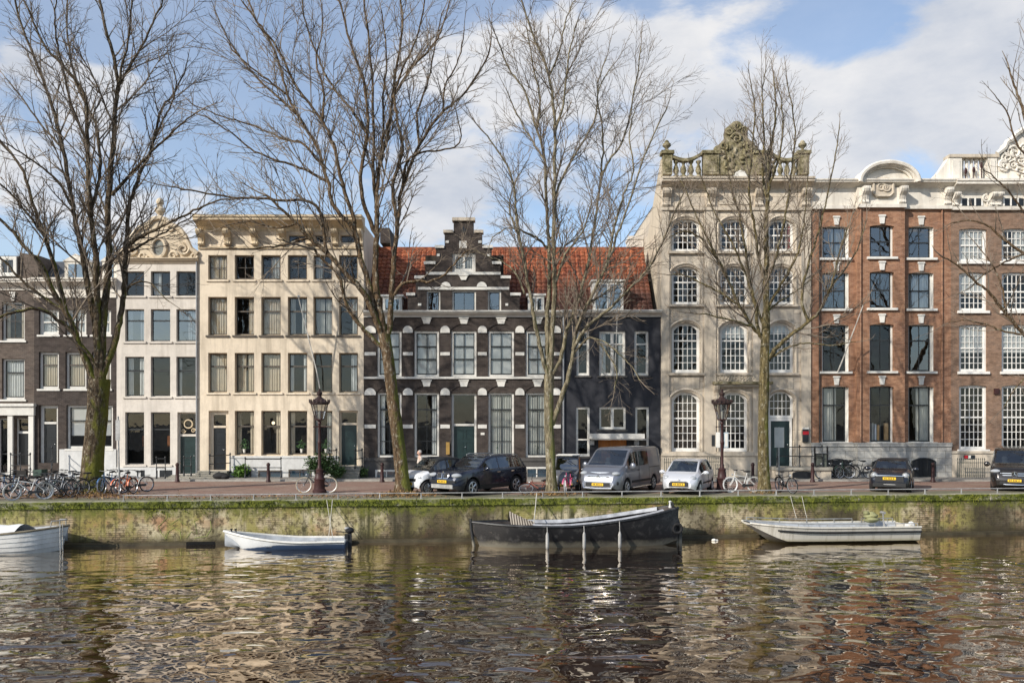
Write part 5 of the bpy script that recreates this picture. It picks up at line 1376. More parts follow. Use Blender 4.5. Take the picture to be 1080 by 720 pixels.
tree('canal_tree', 'thick moss-covered bare tree with many upright limbs before the dark brick house', 37.6,
     [(97, 521, 25), (98, 490, 22), (101, 455, 21), (103, 425, 21), (105, 400, 22)], [
    ([(102, 408), (90, 378), (80, 353), (69, 328), (56, 307), (46, 282), (31, 266), (14, 245), (-6, 226)], 8, 2.6, -1.5),
    ([(69, 328), (63, 300), (52, 262), (37, 222), (25, 182), (10, 160), (-8, 138)], 5.5, 2, 1.0),
    ([(104, 402), (102, 350), (94, 310), (88, 275), (80, 235), (77, 218), (66, 155), (52, 103), (40, 70), (21, 22), (14, -10)], 8.5, 1.8, .8),
    ([(104, 398), (103, 340), (102, 307), (102, 278), (97, 235), (95, 218), (92, 150), (89, 100), (69, 73), (46, 46), (30, 10)], 8.5, 1.8, -2.0),
    ([(106, 398), (108, 350), (112, 305), (115, 275), (114, 220), (118, 170), (122, 110), (125, 85), (116, 46), (105, 0), (102, -40)], 9.5, 2.2, .5),
    ([(107, 402), (113, 382), (121, 362), (127, 333), (131, 303), (133, 262), (136, 220), (147, 185), (160, 155), (171, 115), (183, 100), (196, 72)], 8.5, 1.5, 1.8),
    ([(135, 260), (148, 250), (162, 243), (185, 232), (204, 222), (228, 212), (248, 210)], 4.2, 1.4, -1.8),
    ([(134, 268), (150, 258), (168, 248), (186, 238), (206, 226)], 3.0, 1.3, .8),
    ([(118, 206), (136, 186), (153, 167), (171, 150), (190, 132), (208, 118)], 4, 1.4, -1.2),
    ([(124, 92), (144, 58), (159, 30), (172, 0), (178, -16)], 3.2, 1.3, 1.0),
    ([(122, 100), (130, 66), (137, 30), (140, -10)], 3.2, 1.3, -1.0),
    ([(96, 222), (106, 180), (100, 130), (82, 92), (74, 60), (70, 20), (72, -10)], 4, 1.3, 1.6),
    ([(100, 385), (79, 353), (60, 337), (42, 326), (21, 328), (0, 334), (-14, 338)], 5.0, 2.0, -2.6),
    ([(69, 328), (46, 314), (21, 293), (2, 273), (-14, 262)], 3.8, 1.6, -.8),
    ([(52, 262), (40, 240), (12, 205), (-10, 186)], 3.2, 1.4, -1.6),
    ([(77, 218), (60, 190), (35, 170), (8, 152)], 3.2, 1.3, -1.5),
    ([(66, 155), (48, 138), (28, 110), (6, 82)], 2.8, 1.2, 1.0),
    ([(92, 150), (76, 112), (64, 64), (58, 26), (60, -8)], 3, 1.2, -1.8),
    ([(160, 155), (170, 130), (180, 112), (186, 88), (178, 60)], 2.6, 1.1, -1.2),
    ([(130, 310), (142, 298), (160, 300), (178, 318)], 2.4, 1.0, -1.0),
], bark1, 11, .92, Lk=1.15)
tree('canal_tree', 'tall leaning brown-barked bare tree rising beside the small white city car', 36.6,
     [(425, 523, 15.5), (423, 490, 14.5), (418, 450, 13.5), (413, 410, 12.5), (409, 375, 12.5), (405, 352, 13)], [
    ([(405, 358), (397, 338), (382, 307), (366, 289), (345, 267), (325, 251), (313, 236), (298, 222), (280, 205)], 7.5, 2.2, -1.5),
    ([(408, 370), (396, 360), (377, 339), (365, 320), (357, 291), (340, 273), (330, 262)], 5.2, 2.6, -.8),
    ([(404, 354), (396, 326), (389, 299), (380, 270), (372, 240), (360, 228), (350, 212), (346, 192), (333, 153), (314, 121), (303, 100), (292, 58), (269, 19), (258, -10)], 7, 1.6, 1.5),
    ([(380, 270), (374, 240), (372, 228), (359, 185), (352, 153), (340, 128), (314, 93), (292, 50), (272, 24), (256, 2)], 5.5, 1.5, -1.0),
    ([(405, 352), (401, 330), (396, 291), (397, 262), (398, 230), (397, 215), (400, 179), (410, 134), (416, 89), (424, 32), (422, -10)], 8.5, 1.8, .4),
    ([(398, 250), (386, 222), (380, 185), (388, 137), (384, 89), (372, 54), (359, 6), (352, -20)], 5.2, 1.5, -1.6),
    ([(386, 140), (372, 118), (359, 102), (346, 84), (336, 62), (322, 24), (318, -10)], 3.5, 1.3, 1.2),
    ([(398, 224), (394, 180), (394, 137), (391, 64), (384, 0), (382, -20)], 4.5, 1.4, 1.9),
    ([(408, 366), (412, 328), (414, 291), (417, 258), (421, 222), (423, 204), (442, 153), (467, 118), (487, 102), (512, 64), (518, 40)], 7, 1.4, 1.0),
    ([(419, 232), (414, 195), (424, 160), (420, 130), (416, 100), (426, 70), (440, 40), (448, 0)], 4.2, 1.4, -1.5),
    ([(414, 104), (432, 74), (445, 61), (460, 44), (467, 28), (476, -4)], 3.5, 1.2, .6),
    ([(416, 312), (424, 300), (440, 296), (453, 297), (470, 289), (484, 272), (495, 264)], 4.2, 1.2, -.8),
    ([(442, 153), (440, 120), (452, 84), (458, 50), (468, 10)], 3, 1.1, .8),
    ([(423, 204), (428, 176), (440, 162), (470, 158), (486, 148), (482, 120)], 3.2, 1.1, -1.2),
    ([(345, 267), (333, 217), (292, 211), (244, 208), (205, 202), (178, 196)], 3.8, 1.2, -2.0),
    ([(346, 192), (325, 180), (301, 172), (269, 160), (244, 140), (212, 121)], 3.5, 1.2, -1.4),
    ([(340, 175), (320, 152), (301, 147), (263, 131), (228, 121), (200, 108)], 3.2, 1.1, 1.0),
    ([(325, 251), (300, 258), (270, 262), (240, 262)], 3.0, 1.0, -1.2),
    ([(313, 236), (290, 240), (262, 234), (232, 240)], 2.6, 1.0, .8),
    ([(314, 121), (290, 100), (262, 72), (240, 40), (226, 10)], 3.2, 1.1, 1.4),
    ([(303, 100), (282, 84), (254, 62), (236, 40)], 2.6, 1.0, -.6),
    ([(340, 128), (342, 96), (334, 66), (340, 30), (338, -6)], 3.0, 1.1, 1.4),
    ([(400, 179), (404, 140), (404, 100), (408, 60), (402, 10)], 3.4, 1.2, -.8),
    ([(467, 118), (470, 90), (484, 62), (490, 30)], 2.4, 1.0, -.6),
], bark2, 23, .88, Lk=1.15)
tree('canal_tree', 'slim pale-trunked bare tree forking low beside the bicycles and grey van', 37.0,
     [(582, 520, 11.5), (581, 490, 10.5), (579, 450, 10), (579, 420, 10), (579, 395, 11)], [
    ([(578, 398), (573, 380), (566, 350), (561, 322), (556, 293), (548, 250), (544, 218), (556, 200)][:7] + [(540, 188), (528, 164), (512, 141)], 5.2, 1.4, -1.0),
    ([(579, 396), (577, 370), (577, 330), (580, 290), (578, 250), (577, 222), (574, 169), (566, 137), (553, 96), (537, 73), (524, 40)], 6, 1.4, .6),
    ([(580, 396), (582, 350), (585, 306), (584, 270), (584, 224), (585, 180), (585, 128), (579, 80), (565, 45), (553, 10), (548, -10)], 6.2, 1.5, -.5),
    ([(582, 448), (590, 426), (598, 401), (604, 376), (607, 350), (619, 322), (630, 299), (640, 280), (652, 245), (661, 222), (684, 153), (704, 112)], 6.0, 1.3, -1.2),
    ([(604, 368), (619, 345), (640, 328), (661, 307), (682, 285), (698, 257), (711, 226), (722, 200)], 4.2, 1.2, -2.0),
    ([(581, 396), (592, 376), (597, 350), (612, 310), (622, 268), (628, 230), (634, 185), (636, 144), (630, 95), (640, 60)], 5, 1.2, 1.4),
    ([(584, 222), (592, 190), (608, 160), (627, 128), (632, 95), (645, 70)], 3.2, 1.1, .8),
    ([(585, 140), (594, 110), (600, 57), (610, 20)], 3, 1.1, -1.0),
    ([(634, 185), (645, 165), (659, 144), (672, 80), (676, 50)], 3, 1.1, .7),
    ([(640, 280), (648, 240), (658, 205), (668, 180), (664, 140), (672, 110)], 3.2, 1.1, 1.2),
    ([(585, 300), (596, 268), (606, 256), (616, 240), (624, 215)], 3, 1.1, -1.0),
    ([(577, 262), (568, 252), (556, 246), (536, 240), (518, 252)], 2.8, 1.0, -1.2),
    ([(574, 169), (562, 150), (545, 120), (535, 96)], 2.6, 1.0, 1.0),
    ([(566, 137), (570, 105), (562, 70), (556, 30)], 2.8, 1.0, -.8),
    ([(579, 80), (590, 56), (596, 24), (606, 0)], 2.4, 1.0, .8),
    ([(619, 322), (634, 312), (650, 300), (668, 292)], 2.6, 1.0, .8),
    ([(604, 374), (622, 356), (640, 372), (650, 392), (648, 412)], 2.4, .9, -1.2),
    ([(622, 356), (640, 362), (662, 382), (676, 402)], 1.9, .9, -1.0),
    ([(553, 310), (545, 290), (530, 276), (512, 270), (498, 262)], 2.4, .9, .6),
    ([(548, 250), (538, 226), (540, 200), (556, 170)], 2.4, .9, .9),
], bark3, 37, 1.05, Lk=1.1)
tree('canal_tree', 'straight greenish bare tree standing before the sandstone house door', 37.5,
     [(806, 521, 12.5), (805, 480, 11.2), (805, 440, 10.6), (806, 400, 10), (807, 365, 9.5), (808, 330, 8)], [
    ([(808, 332), (808, 302), (808, 262), (808, 237), (810, 210), (812, 178), (814, 150), (818, 120), (816, 80)], 7.4, 1.4, .3),
    ([(810, 380), (820, 366), (832, 354), (852, 340), (866, 326), (877, 300), (884, 270), (895, 238)], 5.2, 1.4, -1.4),
    ([(852, 340), (846, 312), (852, 280), (862, 250), (870, 218), (880, 170), (886, 132)], 3.4, 1.0, 1.0),
    ([(806, 362), (800, 352), (793, 344), (780, 323), (769, 298), (759, 275), (746, 252), (732, 222), (718, 190)], 4.6, 1.2, -1.2),
    ([(800, 352), (796, 320), (790, 290), (785, 255), (778, 222), (770, 190), (764, 150)], 4, 1.1, 1.0),
    ([(808, 302), (800, 270), (796, 240), (790, 205), (792, 170), (796, 120), (792, 86)], 3.8, 1.1, -.8),
    ([(808, 300), (818, 270), (826, 240), (832, 205), (836, 170), (838, 130), (830, 84)], 3.6, 1.1, .8),
    ([(809, 325), (824, 300), (838, 275), (846, 250), (850, 215), (852, 180)], 3.4, 1.0, -.8),
    ([(780, 323), (762, 310), (742, 300), (722, 290), (706, 290)], 2.8, .9, .8),
    ([(793, 344), (772, 338), (748, 332), (728, 330)], 2.6, .9, -1.2),
    ([(769, 298), (752, 268), (738, 250), (722, 244), (706, 250)], 2.6, .9, -.5),
    ([(806, 345), (790, 300), (775, 262), (758, 232), (744, 200), (736, 170)], 3, .9, .9),
    ([(810, 215), (804, 180), (806, 140), (804, 100), (808, 72)], 3, 1.0, .7),
    ([(811, 196), (822, 165), (826, 130), (822, 96)], 2.8, 1.0, -.7),
    ([(812, 378), (832, 366), (852, 362), (880, 364), (902, 360)], 2.2, .8, -.8),
    ([(877, 300), (890, 286), (904, 262), (914, 232)], 2.4, .9, .6),
    ([(808, 330), (822, 318), (842, 306), (860, 290)], 2.4, .9, 1.4),
], bark4, 41, 1.1, {'up': (.10, .09, .05)}, Lk=.88)
tree('canal_tree', 'bare tree at the right edge whose long branches reach in over the mauve house', 38.5,
     [(1152, 523, 15), (1150, 470, 14), (1147, 420, 13), (1144, 380, 13)], [
    ([(1144, 384), (1122, 376), (1100, 368), (1080, 352), (1062, 332), (1045, 310), (1028, 296), (1010, 280), (994, 270)], 5.4, 1.5, -1.0),
    ([(1145, 388), (1134, 330), (1110, 285), (1080, 268), (1058, 252), (1042, 238), (1022, 232), (1002, 236)], 5.2, 1.2, .8),
    ([(1144, 380), (1140, 320), (1130, 250), (1112, 200), (1094, 160), (1080, 120), (1072, 95), (1064, 70)], 8, 1.6, .5),
    ([(1144, 380), (1150, 300), (1152, 220), (1146, 140), (1140, 60), (1136, -10)], 9, 2, 0),
    ([(1146, 384), (1172, 330), (1190, 260), (1205, 180), (1212, 90)], 8, 2, .6),
    ([(1112, 200), (1092, 176), (1072, 150), (1062, 120), (1052, 104)], 3.2, 1.0, -.8),
    ([(1110, 285), (1090, 240), (1070, 210), (1052, 190), (1036, 178)], 3.0, 1.0, -1.0),
    ([(1080, 268), (1060, 276), (1040, 288), (1020, 306)], 2.6, .9, -.6),
    ([(1080, 352), (1060, 350), (1040, 342), (1018, 338), (1000, 340)], 2.6, .9, .9),
    ([(1062, 332), (1056, 300), (1044, 276), (1030, 258)], 2.4, .9, .5),
    ([(1100, 368), (1088, 392), (1072, 408), (1060, 428)], 2.0, .8, -.8),
    ([(1094, 160), (1100, 120), (1092, 80), (1084, 40)], 3.2, 1.0, .8),
], bark2, 53, .6)
# ------------------------------------------------------------------ vehicles
def interp(pts, x):
    if x <= pts[0][0]: return pts[0][1]
    for i in range(len(pts) - 1):
        x0, y0 = pts[i]; x1, y1 = pts[i + 1]
        if x <= x1:
            # monotone cubic through the control points
            def sl(j):
                if j <= 0 or j >= len(pts) - 1:
                    j = max(0, min(j, len(pts) - 2)); return (pts[j + 1][1] - pts[j][1]) / (pts[j + 1][0] - pts[j][0]) if 0 < j < len(pts) - 2 else (pts[j + 1][1] - pts[j][1]) / (pts[j + 1][0] - pts[j][0])
                a = (pts[j][1] - pts[j - 1][1]) / (pts[j][0] - pts[j - 1][0]); b = (pts[j + 1][1] - pts[j][1]) / (pts[j + 1][0] - pts[j][0])
                return 0 if a * b <= 0 else 2 * a * b / (a + b)
            h = x1 - x0; t = (x - x0) / h; m0, m1 = sl(i) * h, sl(i + 1) * h
            return (2 * t**3 - 3 * t**2 + 1) * y0 + (t**3 - 2 * t**2 + t) * m0 + (-2 * t**3 + 3 * t**2) * y1 + (t**3 - t**2) * m1
    return pts[-1][1]
m_seat = plain('dark_seat_cloth', (.06, .06, .065), .9)
m_cglass = glass_pane('car_glass', .13, (.55, .62, .64))
def car(name, label, loc, heading, C, paint, group='cars parked nose to the canal', cat='car', glassmat=None):
    """loc on the ground, heading = direction the nose points (radians from +x). C: dimensions and outlines"""
    root = empty(name, loc, heading); tag(root, label, cat, group)
    L, Wd = C['L'], C['W']; hl = L / 2; wr_ = C['wr']; axf, axr = C['axf'], C['axr']; zsill = C.get('sill', .24)
    xs = set()
    n = int(L / .07)
    for i in range(n + 1): xs.add(round(-hl + L * i / n, 4))
    for d in (.0, .015, .04, .08, .13, .2): xs.add(round(hl - d, 4)); xs.add(round(-hl + d, 4))
    for ax in (axf, axr):
        for i in range(17): xs.add(round(ax + (wr_ + .05) * math.cos(math.pi * i / 16), 4))
    for v in C['cuts']: xs.add(round(v, 4))
    xs = sorted(xs)
    out = [xs[0]]
    for x in xs[1:]:
        if x - out[-1] > .012 or x in [round(v, 4) for v in C['cuts']] or x == xs[-1]: out.append(x)
    xs = out
    rows = []
    for x in xs:
        top = interp(C['top'], x); belt = min(interp(C['belt'], x), top - .03); w = interp(C['wid'], x) * Wd / 2; rw = interp(C['roofw'], x) * Wd / 2
        zb = interp(C['bot'], x)
        for ax in (axf, axr):
            d = abs(x - ax); ra = wr_ + .06
            if d < ra: zb = max(zb, wr_ + math.sqrt(ra * ra - d * d) - .01)
        zm = max(zb + .04, zsill + (belt - zsill) * .5); h_ = top - belt
        zb2 = max(zb + .02, min(zsill + .12, belt - .1))
        rows.append([(0, zb + .03), (max(.05, w - .28), zb + .02), (w - .05, zb), (w - .012, zb2), (w, max(zm, zb2 + .02)), (w * .992, max(zm, zb2 + .02) + (belt - max(zm, zb2 + .02)) * .6), (w * .975, belt),
                     (w * .975 + (rw - w * .975) * .10, belt + h_ * .07), (w * .975 + (rw - w * .975) * .86, belt + h_ * .80), (rw, belt + h_ * .93), (rw * .90, top - h_ * .015), (rw * .5, top), (0, top + .004)])
    K = len(rows[0])
    body = MB(); glass = {'windscreen': MB(), 'rear_window': MB()}; side = {}
    def V(i, k, s): y, z = rows[i][k]; return (xs[i], s * y, z)
    wsx = C['ws']; rsx = C['rs']        # x range of windscreen and rear window
    for i in range(len(xs) - 1):
        xm = (xs[i] + xs[i + 1]) / 2
        for k in range(K - 1):
            for s in (1, -1):
                q = [V(i, k, s), V(i + 1, k, s), V(i + 1, k + 1, s), V(i, k + 1, s)]
                if s < 0: q = q[::-1]
                tgt = body; body.mi = 0
                if k in (0, 1): body.mi = 1
                if k == 2 and C.get('clad'): body.mi = 1
                if k == 3 and C.get('clad') == 2: body.mi = 1
                if k == 7:
                    for gi, (g0, g1) in enumerate(C['side']):
                        if g0 < xm < g1: tgt = side.setdefault((gi, s), MB())
                if k in (10, 11) and wsx[0] < xm < wsx[1]: tgt = glass['windscreen']
                if k in (10, 11) and rsx[0] < xm < rsx[1]: tgt = glass['rear_window']
                if C.get('black_roof') and k >= 8 and rsx[0] - .05 < xm < wsx[1] + .02 and tgt is body: body.mi = 1
                if C.get('black_roof') and k in (7, 8) and tgt is body and xm < wsx[1]: body.mi = 1
                tgt.add(q, [(0, 1, 2, 3)])
    for i, sg in ((0, -1), (len(xs) - 1, 1)):
        body.mi = 0
        for k in range(1, K - 1):
            q = [V(i, k, 1), V(i, k + 1, 1), V(i, k + 1, -1), V(i, k, -1)]
            body.add(q, [(0, 1, 2, 3)])
    def weld(mb, nm, mats, parent=root, ang=32):
        me = bpy.data.meshes.new(nm); me.from_pydata(mb.v, [], mb.f)
        for m in (mats if isinstance(mats, list) else [mats]): me.materials.append(m)
        me.polygons.foreach_set('material_index', mb.m)
        bm = bmesh.new(); bm.from_mesh(me); bmesh.ops.remove_doubles(bm, verts=bm.verts, dist=.0008); bmesh.ops.recalc_face_normals(bm, faces=bm.faces); bm.to_mesh(me); bm.free()
        me.polygons.foreach_set('use_smooth', [True] * len(me.polygons)); me.set_sharp_from_angle(angle=R(ang))
        return link(nm, me, parent)
    weld(body, 'body', [paint, m_plastic])
    gm = glassmat or m_cglass
    for nm, g in glass.items():
        if g.v: weld(g, nm, gm)
    for (gi, s), g in sorted(side.items()): weld(g, 'side_window', gm)
    # cabin: seats, dashboard and steering wheel behind the glass
    cx_ = wsx[0] - .25; zb_ = interp(C['belt'], cx_)
    for k_, xx in enumerate((cx_, cx_ - .85)):
        if xx < -hl + .6: continue
        for s in (1, -1):
            mb = MB(); yy = s * Wd * .21; mb.ell((xx - .18, yy, zb_ - .12), (.10, .23, .36), 10, 8); mb.ell((xx - .20, yy, zb_ + .28), (.06, .13, .11), 8, 6); mb.ell((xx + .05, yy, zb_ - .42), (.26, .23, .10), 10, 6); mb.build('seat', m_seat, root, smooth=True)
    mb = MB(); mb.box(wsx[0] + .12, wsx[1] - .08, -Wd * .40, Wd * .40, zb_ - .25, zb_ - .06); mb.build('dashboard', m_plastic, root)
    mb = MB(); mb.ring((wsx[0] + .02, Wd * .21, zb_ - .02), .18, .016, 'x', 18, 5); mb.build('steering_wheel', m_plastic, root, smooth=True)
    mb = MB()
    for sx_ in sorted({v for g_ in C['side'] for v in g_}):
        i = min(range(len(xs)), key=lambda q: abs(xs[q] - sx_))
        if abs(sx_ - axf) < wr_ + .1 or abs(sx_ - axr) < wr_ + .1: continue
        for s in (1, -1): mb.tube([(xs[i], s * (rows[i][k][0] + .001), rows[i][k][1]) for k in range(3, 8)], .005, 4)
    if mb.v: mb.build('door_seam', m_plastic, root)
    # wheels
    tw = C.get('tw', .21)
    tyre = MB(); tyre.lathe([(wr_ * .66, -tw / 2 + .015), (wr_ * .9, -tw / 2), (wr_ * .98, -tw / 2 + .03), (wr_, 0), (wr_ * .98, tw / 2 - .03), (wr_ * .9, tw / 2), (wr_ * .66, tw / 2 - .015)], (0, 0, 0), 28)
    tm = tyre.mesh('tyre', m_rubber, True, 50)
    rim = MB(); rim.lathe([(wr_ * .68, -.02), (wr_ * .68, .03), (wr_ * .61, .035), (wr_ * .58, -.01), (wr_ * .58, -.05)], (0, 0, tw / 2 - .035), 28)
    ns = C.get('spokes', 5)
    for j in range(ns):
        a = 2 * math.pi * j / ns
        for da in (-.13, .13):
            p0 = Vector((wr_ * .10 * math.cos(a), wr_ * .10 * math.sin(a), tw / 2 - .03)); p1 = Vector((wr_ * .60 * math.cos(a + da), wr_ * .60 * math.sin(a + da), tw / 2 - .02))
            rim.tube([p0, p1], [.03, .022], 5)
    rim.disc((0, 0, tw / 2 - .028), wr_ * .17, 'z', 14, .03)
    rm_ = rim.mesh('rim', m_alloy, True, 40)
    hub = MB(); hub.disc((0, 0, tw / 2 - .10), wr_ * .6, 'z', 20, .02); hm = hub.mesh('brake_disc', m_plastic)
    for ax in (axf, axr):
        for s in (1, -1):
            wl = empty('wheel', (ax, s * (Wd / 2 - tw / 2 - .02), wr_)); wl.parent = root; wl.rotation_euler = (R(-90 * s), 0, 0)
            link('tyre', tm, wl); link('rim', rm_, wl); link('brake_disc', hm, wl)
    # mirrors
    if 'mirror' in C:
        mx_, mz = C['mirror']
        for s in (1, -1):
            mb = MB(); mb.ell((0, s * .07, 0), (.07, .13, C.get('mirh', .09)), 10, 8); mb.tube([(-.01, -s * .08, -.03), (0, 0, 0)], .03, 6)
            mb.build('mirror', paint if not C.get('black_mirror') else m_plastic, root, (mx_, s * (Wd / 2 + .06), mz), smooth=True)
    for nm, mat, mbf in C['front']:
        mb = MB(); mbf(mb); mb.build(nm, mat, root, smooth=True, angle=35)
    px_, pz = C['plate']
    mb = MB(); mb.box(px_, px_ + .014, -.26, .26, pz - .055, pz + .055); pl = mb.build('licence_plate', m_plate, root)
    mb = MB()
    for i, yy in enumerate((-.19, -.13, -.04, .02, .08, .17)): mb.box(px_ + .0145, px_ + .017, yy - .018, yy + .018, pz - .03, pz + .03)
    mb.build('plate_mark', m_plastic, pl)
    mb = MB()
    for s in (1, -1): mb.tube([(wsx[0] + .12, s * .08 - .1, interp(C['top'], wsx[0] + .12) + .012), (wsx[0] + .28, s * .08 + .42 * 1 - .1, interp(C['top'], wsx[0] + .28) + .010)], .012, 4)
    mb.build('wiper', m_plastic, root)
    return root
def both(fn):
    def g(mb):
        for s in (1, -1): fn(mb, s)
    return g
def grille_slats(x, hw, z0, z1, n, vertical=False, t=.012):
    def f(mb):
        if vertical:
            for i in range(n): y = -hw + 2 * hw * (i + .5) / n; mb.box(x, x + .02, y - t, y + t, z0, z1)
        else:
            for i in range(n): z = z0 + (z1 - z0) * (i + .5) / n; mb.box(x, x + .02, -hw, hw, z - t, z + t)
    return f
def slab(x0, x1, hw, z0, z1, taper=0):
    def f(mb): mb.add([(x0, -hw, z0), (x1, -hw + taper, z0), (x1, hw - taper, z0), (x0, hw, z0), (x0, -hw, z1), (x1, -hw + taper, z1), (x1, hw - taper, z1), (x0, hw, z1)], [(0, 3, 2, 1), (4, 5, 6, 7), (0, 1, 5, 4), (1, 2, 6, 5), (2, 3, 7, 6), (3, 0, 4, 7)])
    return f
# --- small white two-tone city car
smart = dict(L=2.75, W=1.66, wr=.30, axf=.94, axr=-.94, sill=.26, cuts=(1.0, .98, .25, .19, -.62, -.68, -1.0),
    top=[(-1.375, .62), (-1.34, .90), (-1.22, 1.15), (-1.0, 1.44), (-.6, 1.545), (-.1, 1.555), (.18, 1.50), (.55, 1.24), (.86, 1.0), (1.1, .93), (1.25, .86), (1.34, .74), (1.375, .60)],
    belt=[(-1.375, .58), (-1.2, .98), (-.5, .97), (.4, .93), (.86, .91), (1.2, .80), (1.375, .50)],
    wid=[(-1.375, .80), (-1.25, .93), (-.9, 1), (.9, 1), (1.15, .95), (1.3, .84), (1.375, .70)],
    roofw=[(-1.375, .60), (-1.0, .72), (0, .76), (.2, .74), (.86, .84), (1.2, .80), (1.375, .62)],
    bot=[(-1.375, .38), (-1.25, .22), (1.2, .20), (1.375, .32)], ws=(.22, .86), rs=(-1.22, -.98), side=((-.05, .60), (-.60, -.13)), mirror=(.55, .98), plate=(1.378, .46), black_mirror=True, black_roof=True, spokes=8,
    front=[('grille', m_plastic, slab(1.30, 1.385, .52, .56, .68, .03)), ('lower_grille', m_plastic, slab(1.30, 1.372, .58, .30, .40, .05)),
           ('headlight', m_lamp, lambda mb: mb.ell((1.20, .60, .72), (.13, .15, .10), 12, 8)), ('headlight', m_lamp, lambda mb: mb.ell((1.20, -.60, .72), (.13, .15, .10), 12, 8)),
           ('emblem', m_chrome, lambda mb: mb.disc((1.392, 0, .62), .06, 'x', 16, .02))])
car('parked_car', 'small white two-tone city car half hidden behind the leaning tree trunk', (gx(459, 37.8), 37.8, 0), R(180 + 41), smart, carpaint('white_car_paint', (.74, .75, .77), .1))
# --- dark navy SUV
suv = dict(L=4.64, W=1.88, wr=.365, axf=1.42, axr=-1.39, sill=.34, clad=1, cuts=(1.0, .28, -.5, -.56, -1.45, -1.52, -2.1),
    top=[(-2.32, .80), (-2.28, 1.02), (-2.15, 1.25), (-1.9, 1.54), (-1.5, 1.63), (-.8, 1.67), (-.1, 1.66), (.25, 1.60), (.7, 1.34), (1.08, 1.13), (1.6, 1.07), (2.05, 1.0), (2.22, .90), (2.32, .72)],
    belt=[(-2.32, .76), (-2.1, 1.10), (-1, 1.09), (.3, 1.05), (1.05, 1.02), (1.9, .93), (2.2, .82), (2.32, .62)],
    wid=[(-2.32, .80), (-2.15, .93), (-1.6, 1), (1.5, 1), (1.95, .96), (2.2, .86), (2.32, .72)],
    roofw=[(-2.32, .62), (-2.0, .70), (-1, .75), (.2, .74), (1.05, .84), (1.9, .84), (2.2, .78), (2.32, .62)],
    bot=[(-2.32, .45), (-2.2, .30), (2.1, .26), (2.32, .36)], ws=(.28, 1.08), rs=(-2.2, -1.9), side=((-.22, .72), (-1.12, -.30), (-1.80, -1.20)), mirror=(.72, 1.12), plate=(2.325, .62), spokes=5,
    front=[('grille', m_chrome, both(lambda mb, s: mb.tube([(2.30, s * .04, .74), (2.30, s * .30, .75), (2.26, s * .33, .88), (2.24, s * .28, .95), (2.24, s * .06, .95), (2.30, s * .04, .74)], .022, 6))),
           ('grille_mesh', m_plastic, both(lambda mb, s: mb.add([(2.315, s * .05, .75), (2.315, s * .31, .76), (2.26, s * .31, .95), (2.26, s * .05, .95)], [(0, 1, 2, 3)]))),
           ('headlight', m_lamp, lambda mb: mb.ell((2.11, .64, .86), (.21, .25, .11), 12, 8)), ('headlight', m_lamp, lambda mb: mb.ell((2.11, -.64, .86), (.21, .25, .11), 12, 8)),
           ('bumper_insert', m_galv, slab(2.2, 2.345, .68, .34, .50, .08)), ('lower_grille', m_plastic, slab(2.2, 2.328, .62, .47, .57, .04)), ('lower_grille', m_plastic, slab(2.2, 2.323, .78, .58, .67, .05)),
           ('fog_light', m_lamp, both(lambda mb, s: mb.ell((2.17, s * .72, .60), (.07, .07, .06), 10, 6))),
           ('roof_rail', m_galv, both(lambda mb, s: mb.tube([(.1, s * .69, 1.64), (-.1, s * .71, 1.69), (-1.5, s * .69, 1.67), (-1.75, s * .66, 1.60)], .022, 6))),
           ('window_trim', m_chrome, both(lambda mb, s: mb.tube([(.8, s * .915, 1.065), (-.8, s * .925, 1.10), (-1.7, s * .91, 1.11)], .012, 4))),
           ('emblem', m_chrome, lambda mb: mb.disc((2.245, 0, .99), .045, 'x', 14, .02)),
           ('door_handle', m_chrome, both(lambda mb, s: (mb.tube([(-.08, s * .945, .94), (-.26, s * .945, .95)], .018, 5), mb.tube([(-1.0, s * .945, .95), (-1.18, s * .945, .96)], .018, 5)))),
           ])
car('parked_car', 'dark navy SUV with silver roof rails parked between two trees', (gx(506, 37.6), 37.6, 0), R(180 + 50), suv, carpaint('navy_car_paint', (.008, .013, .03), .25, .22))
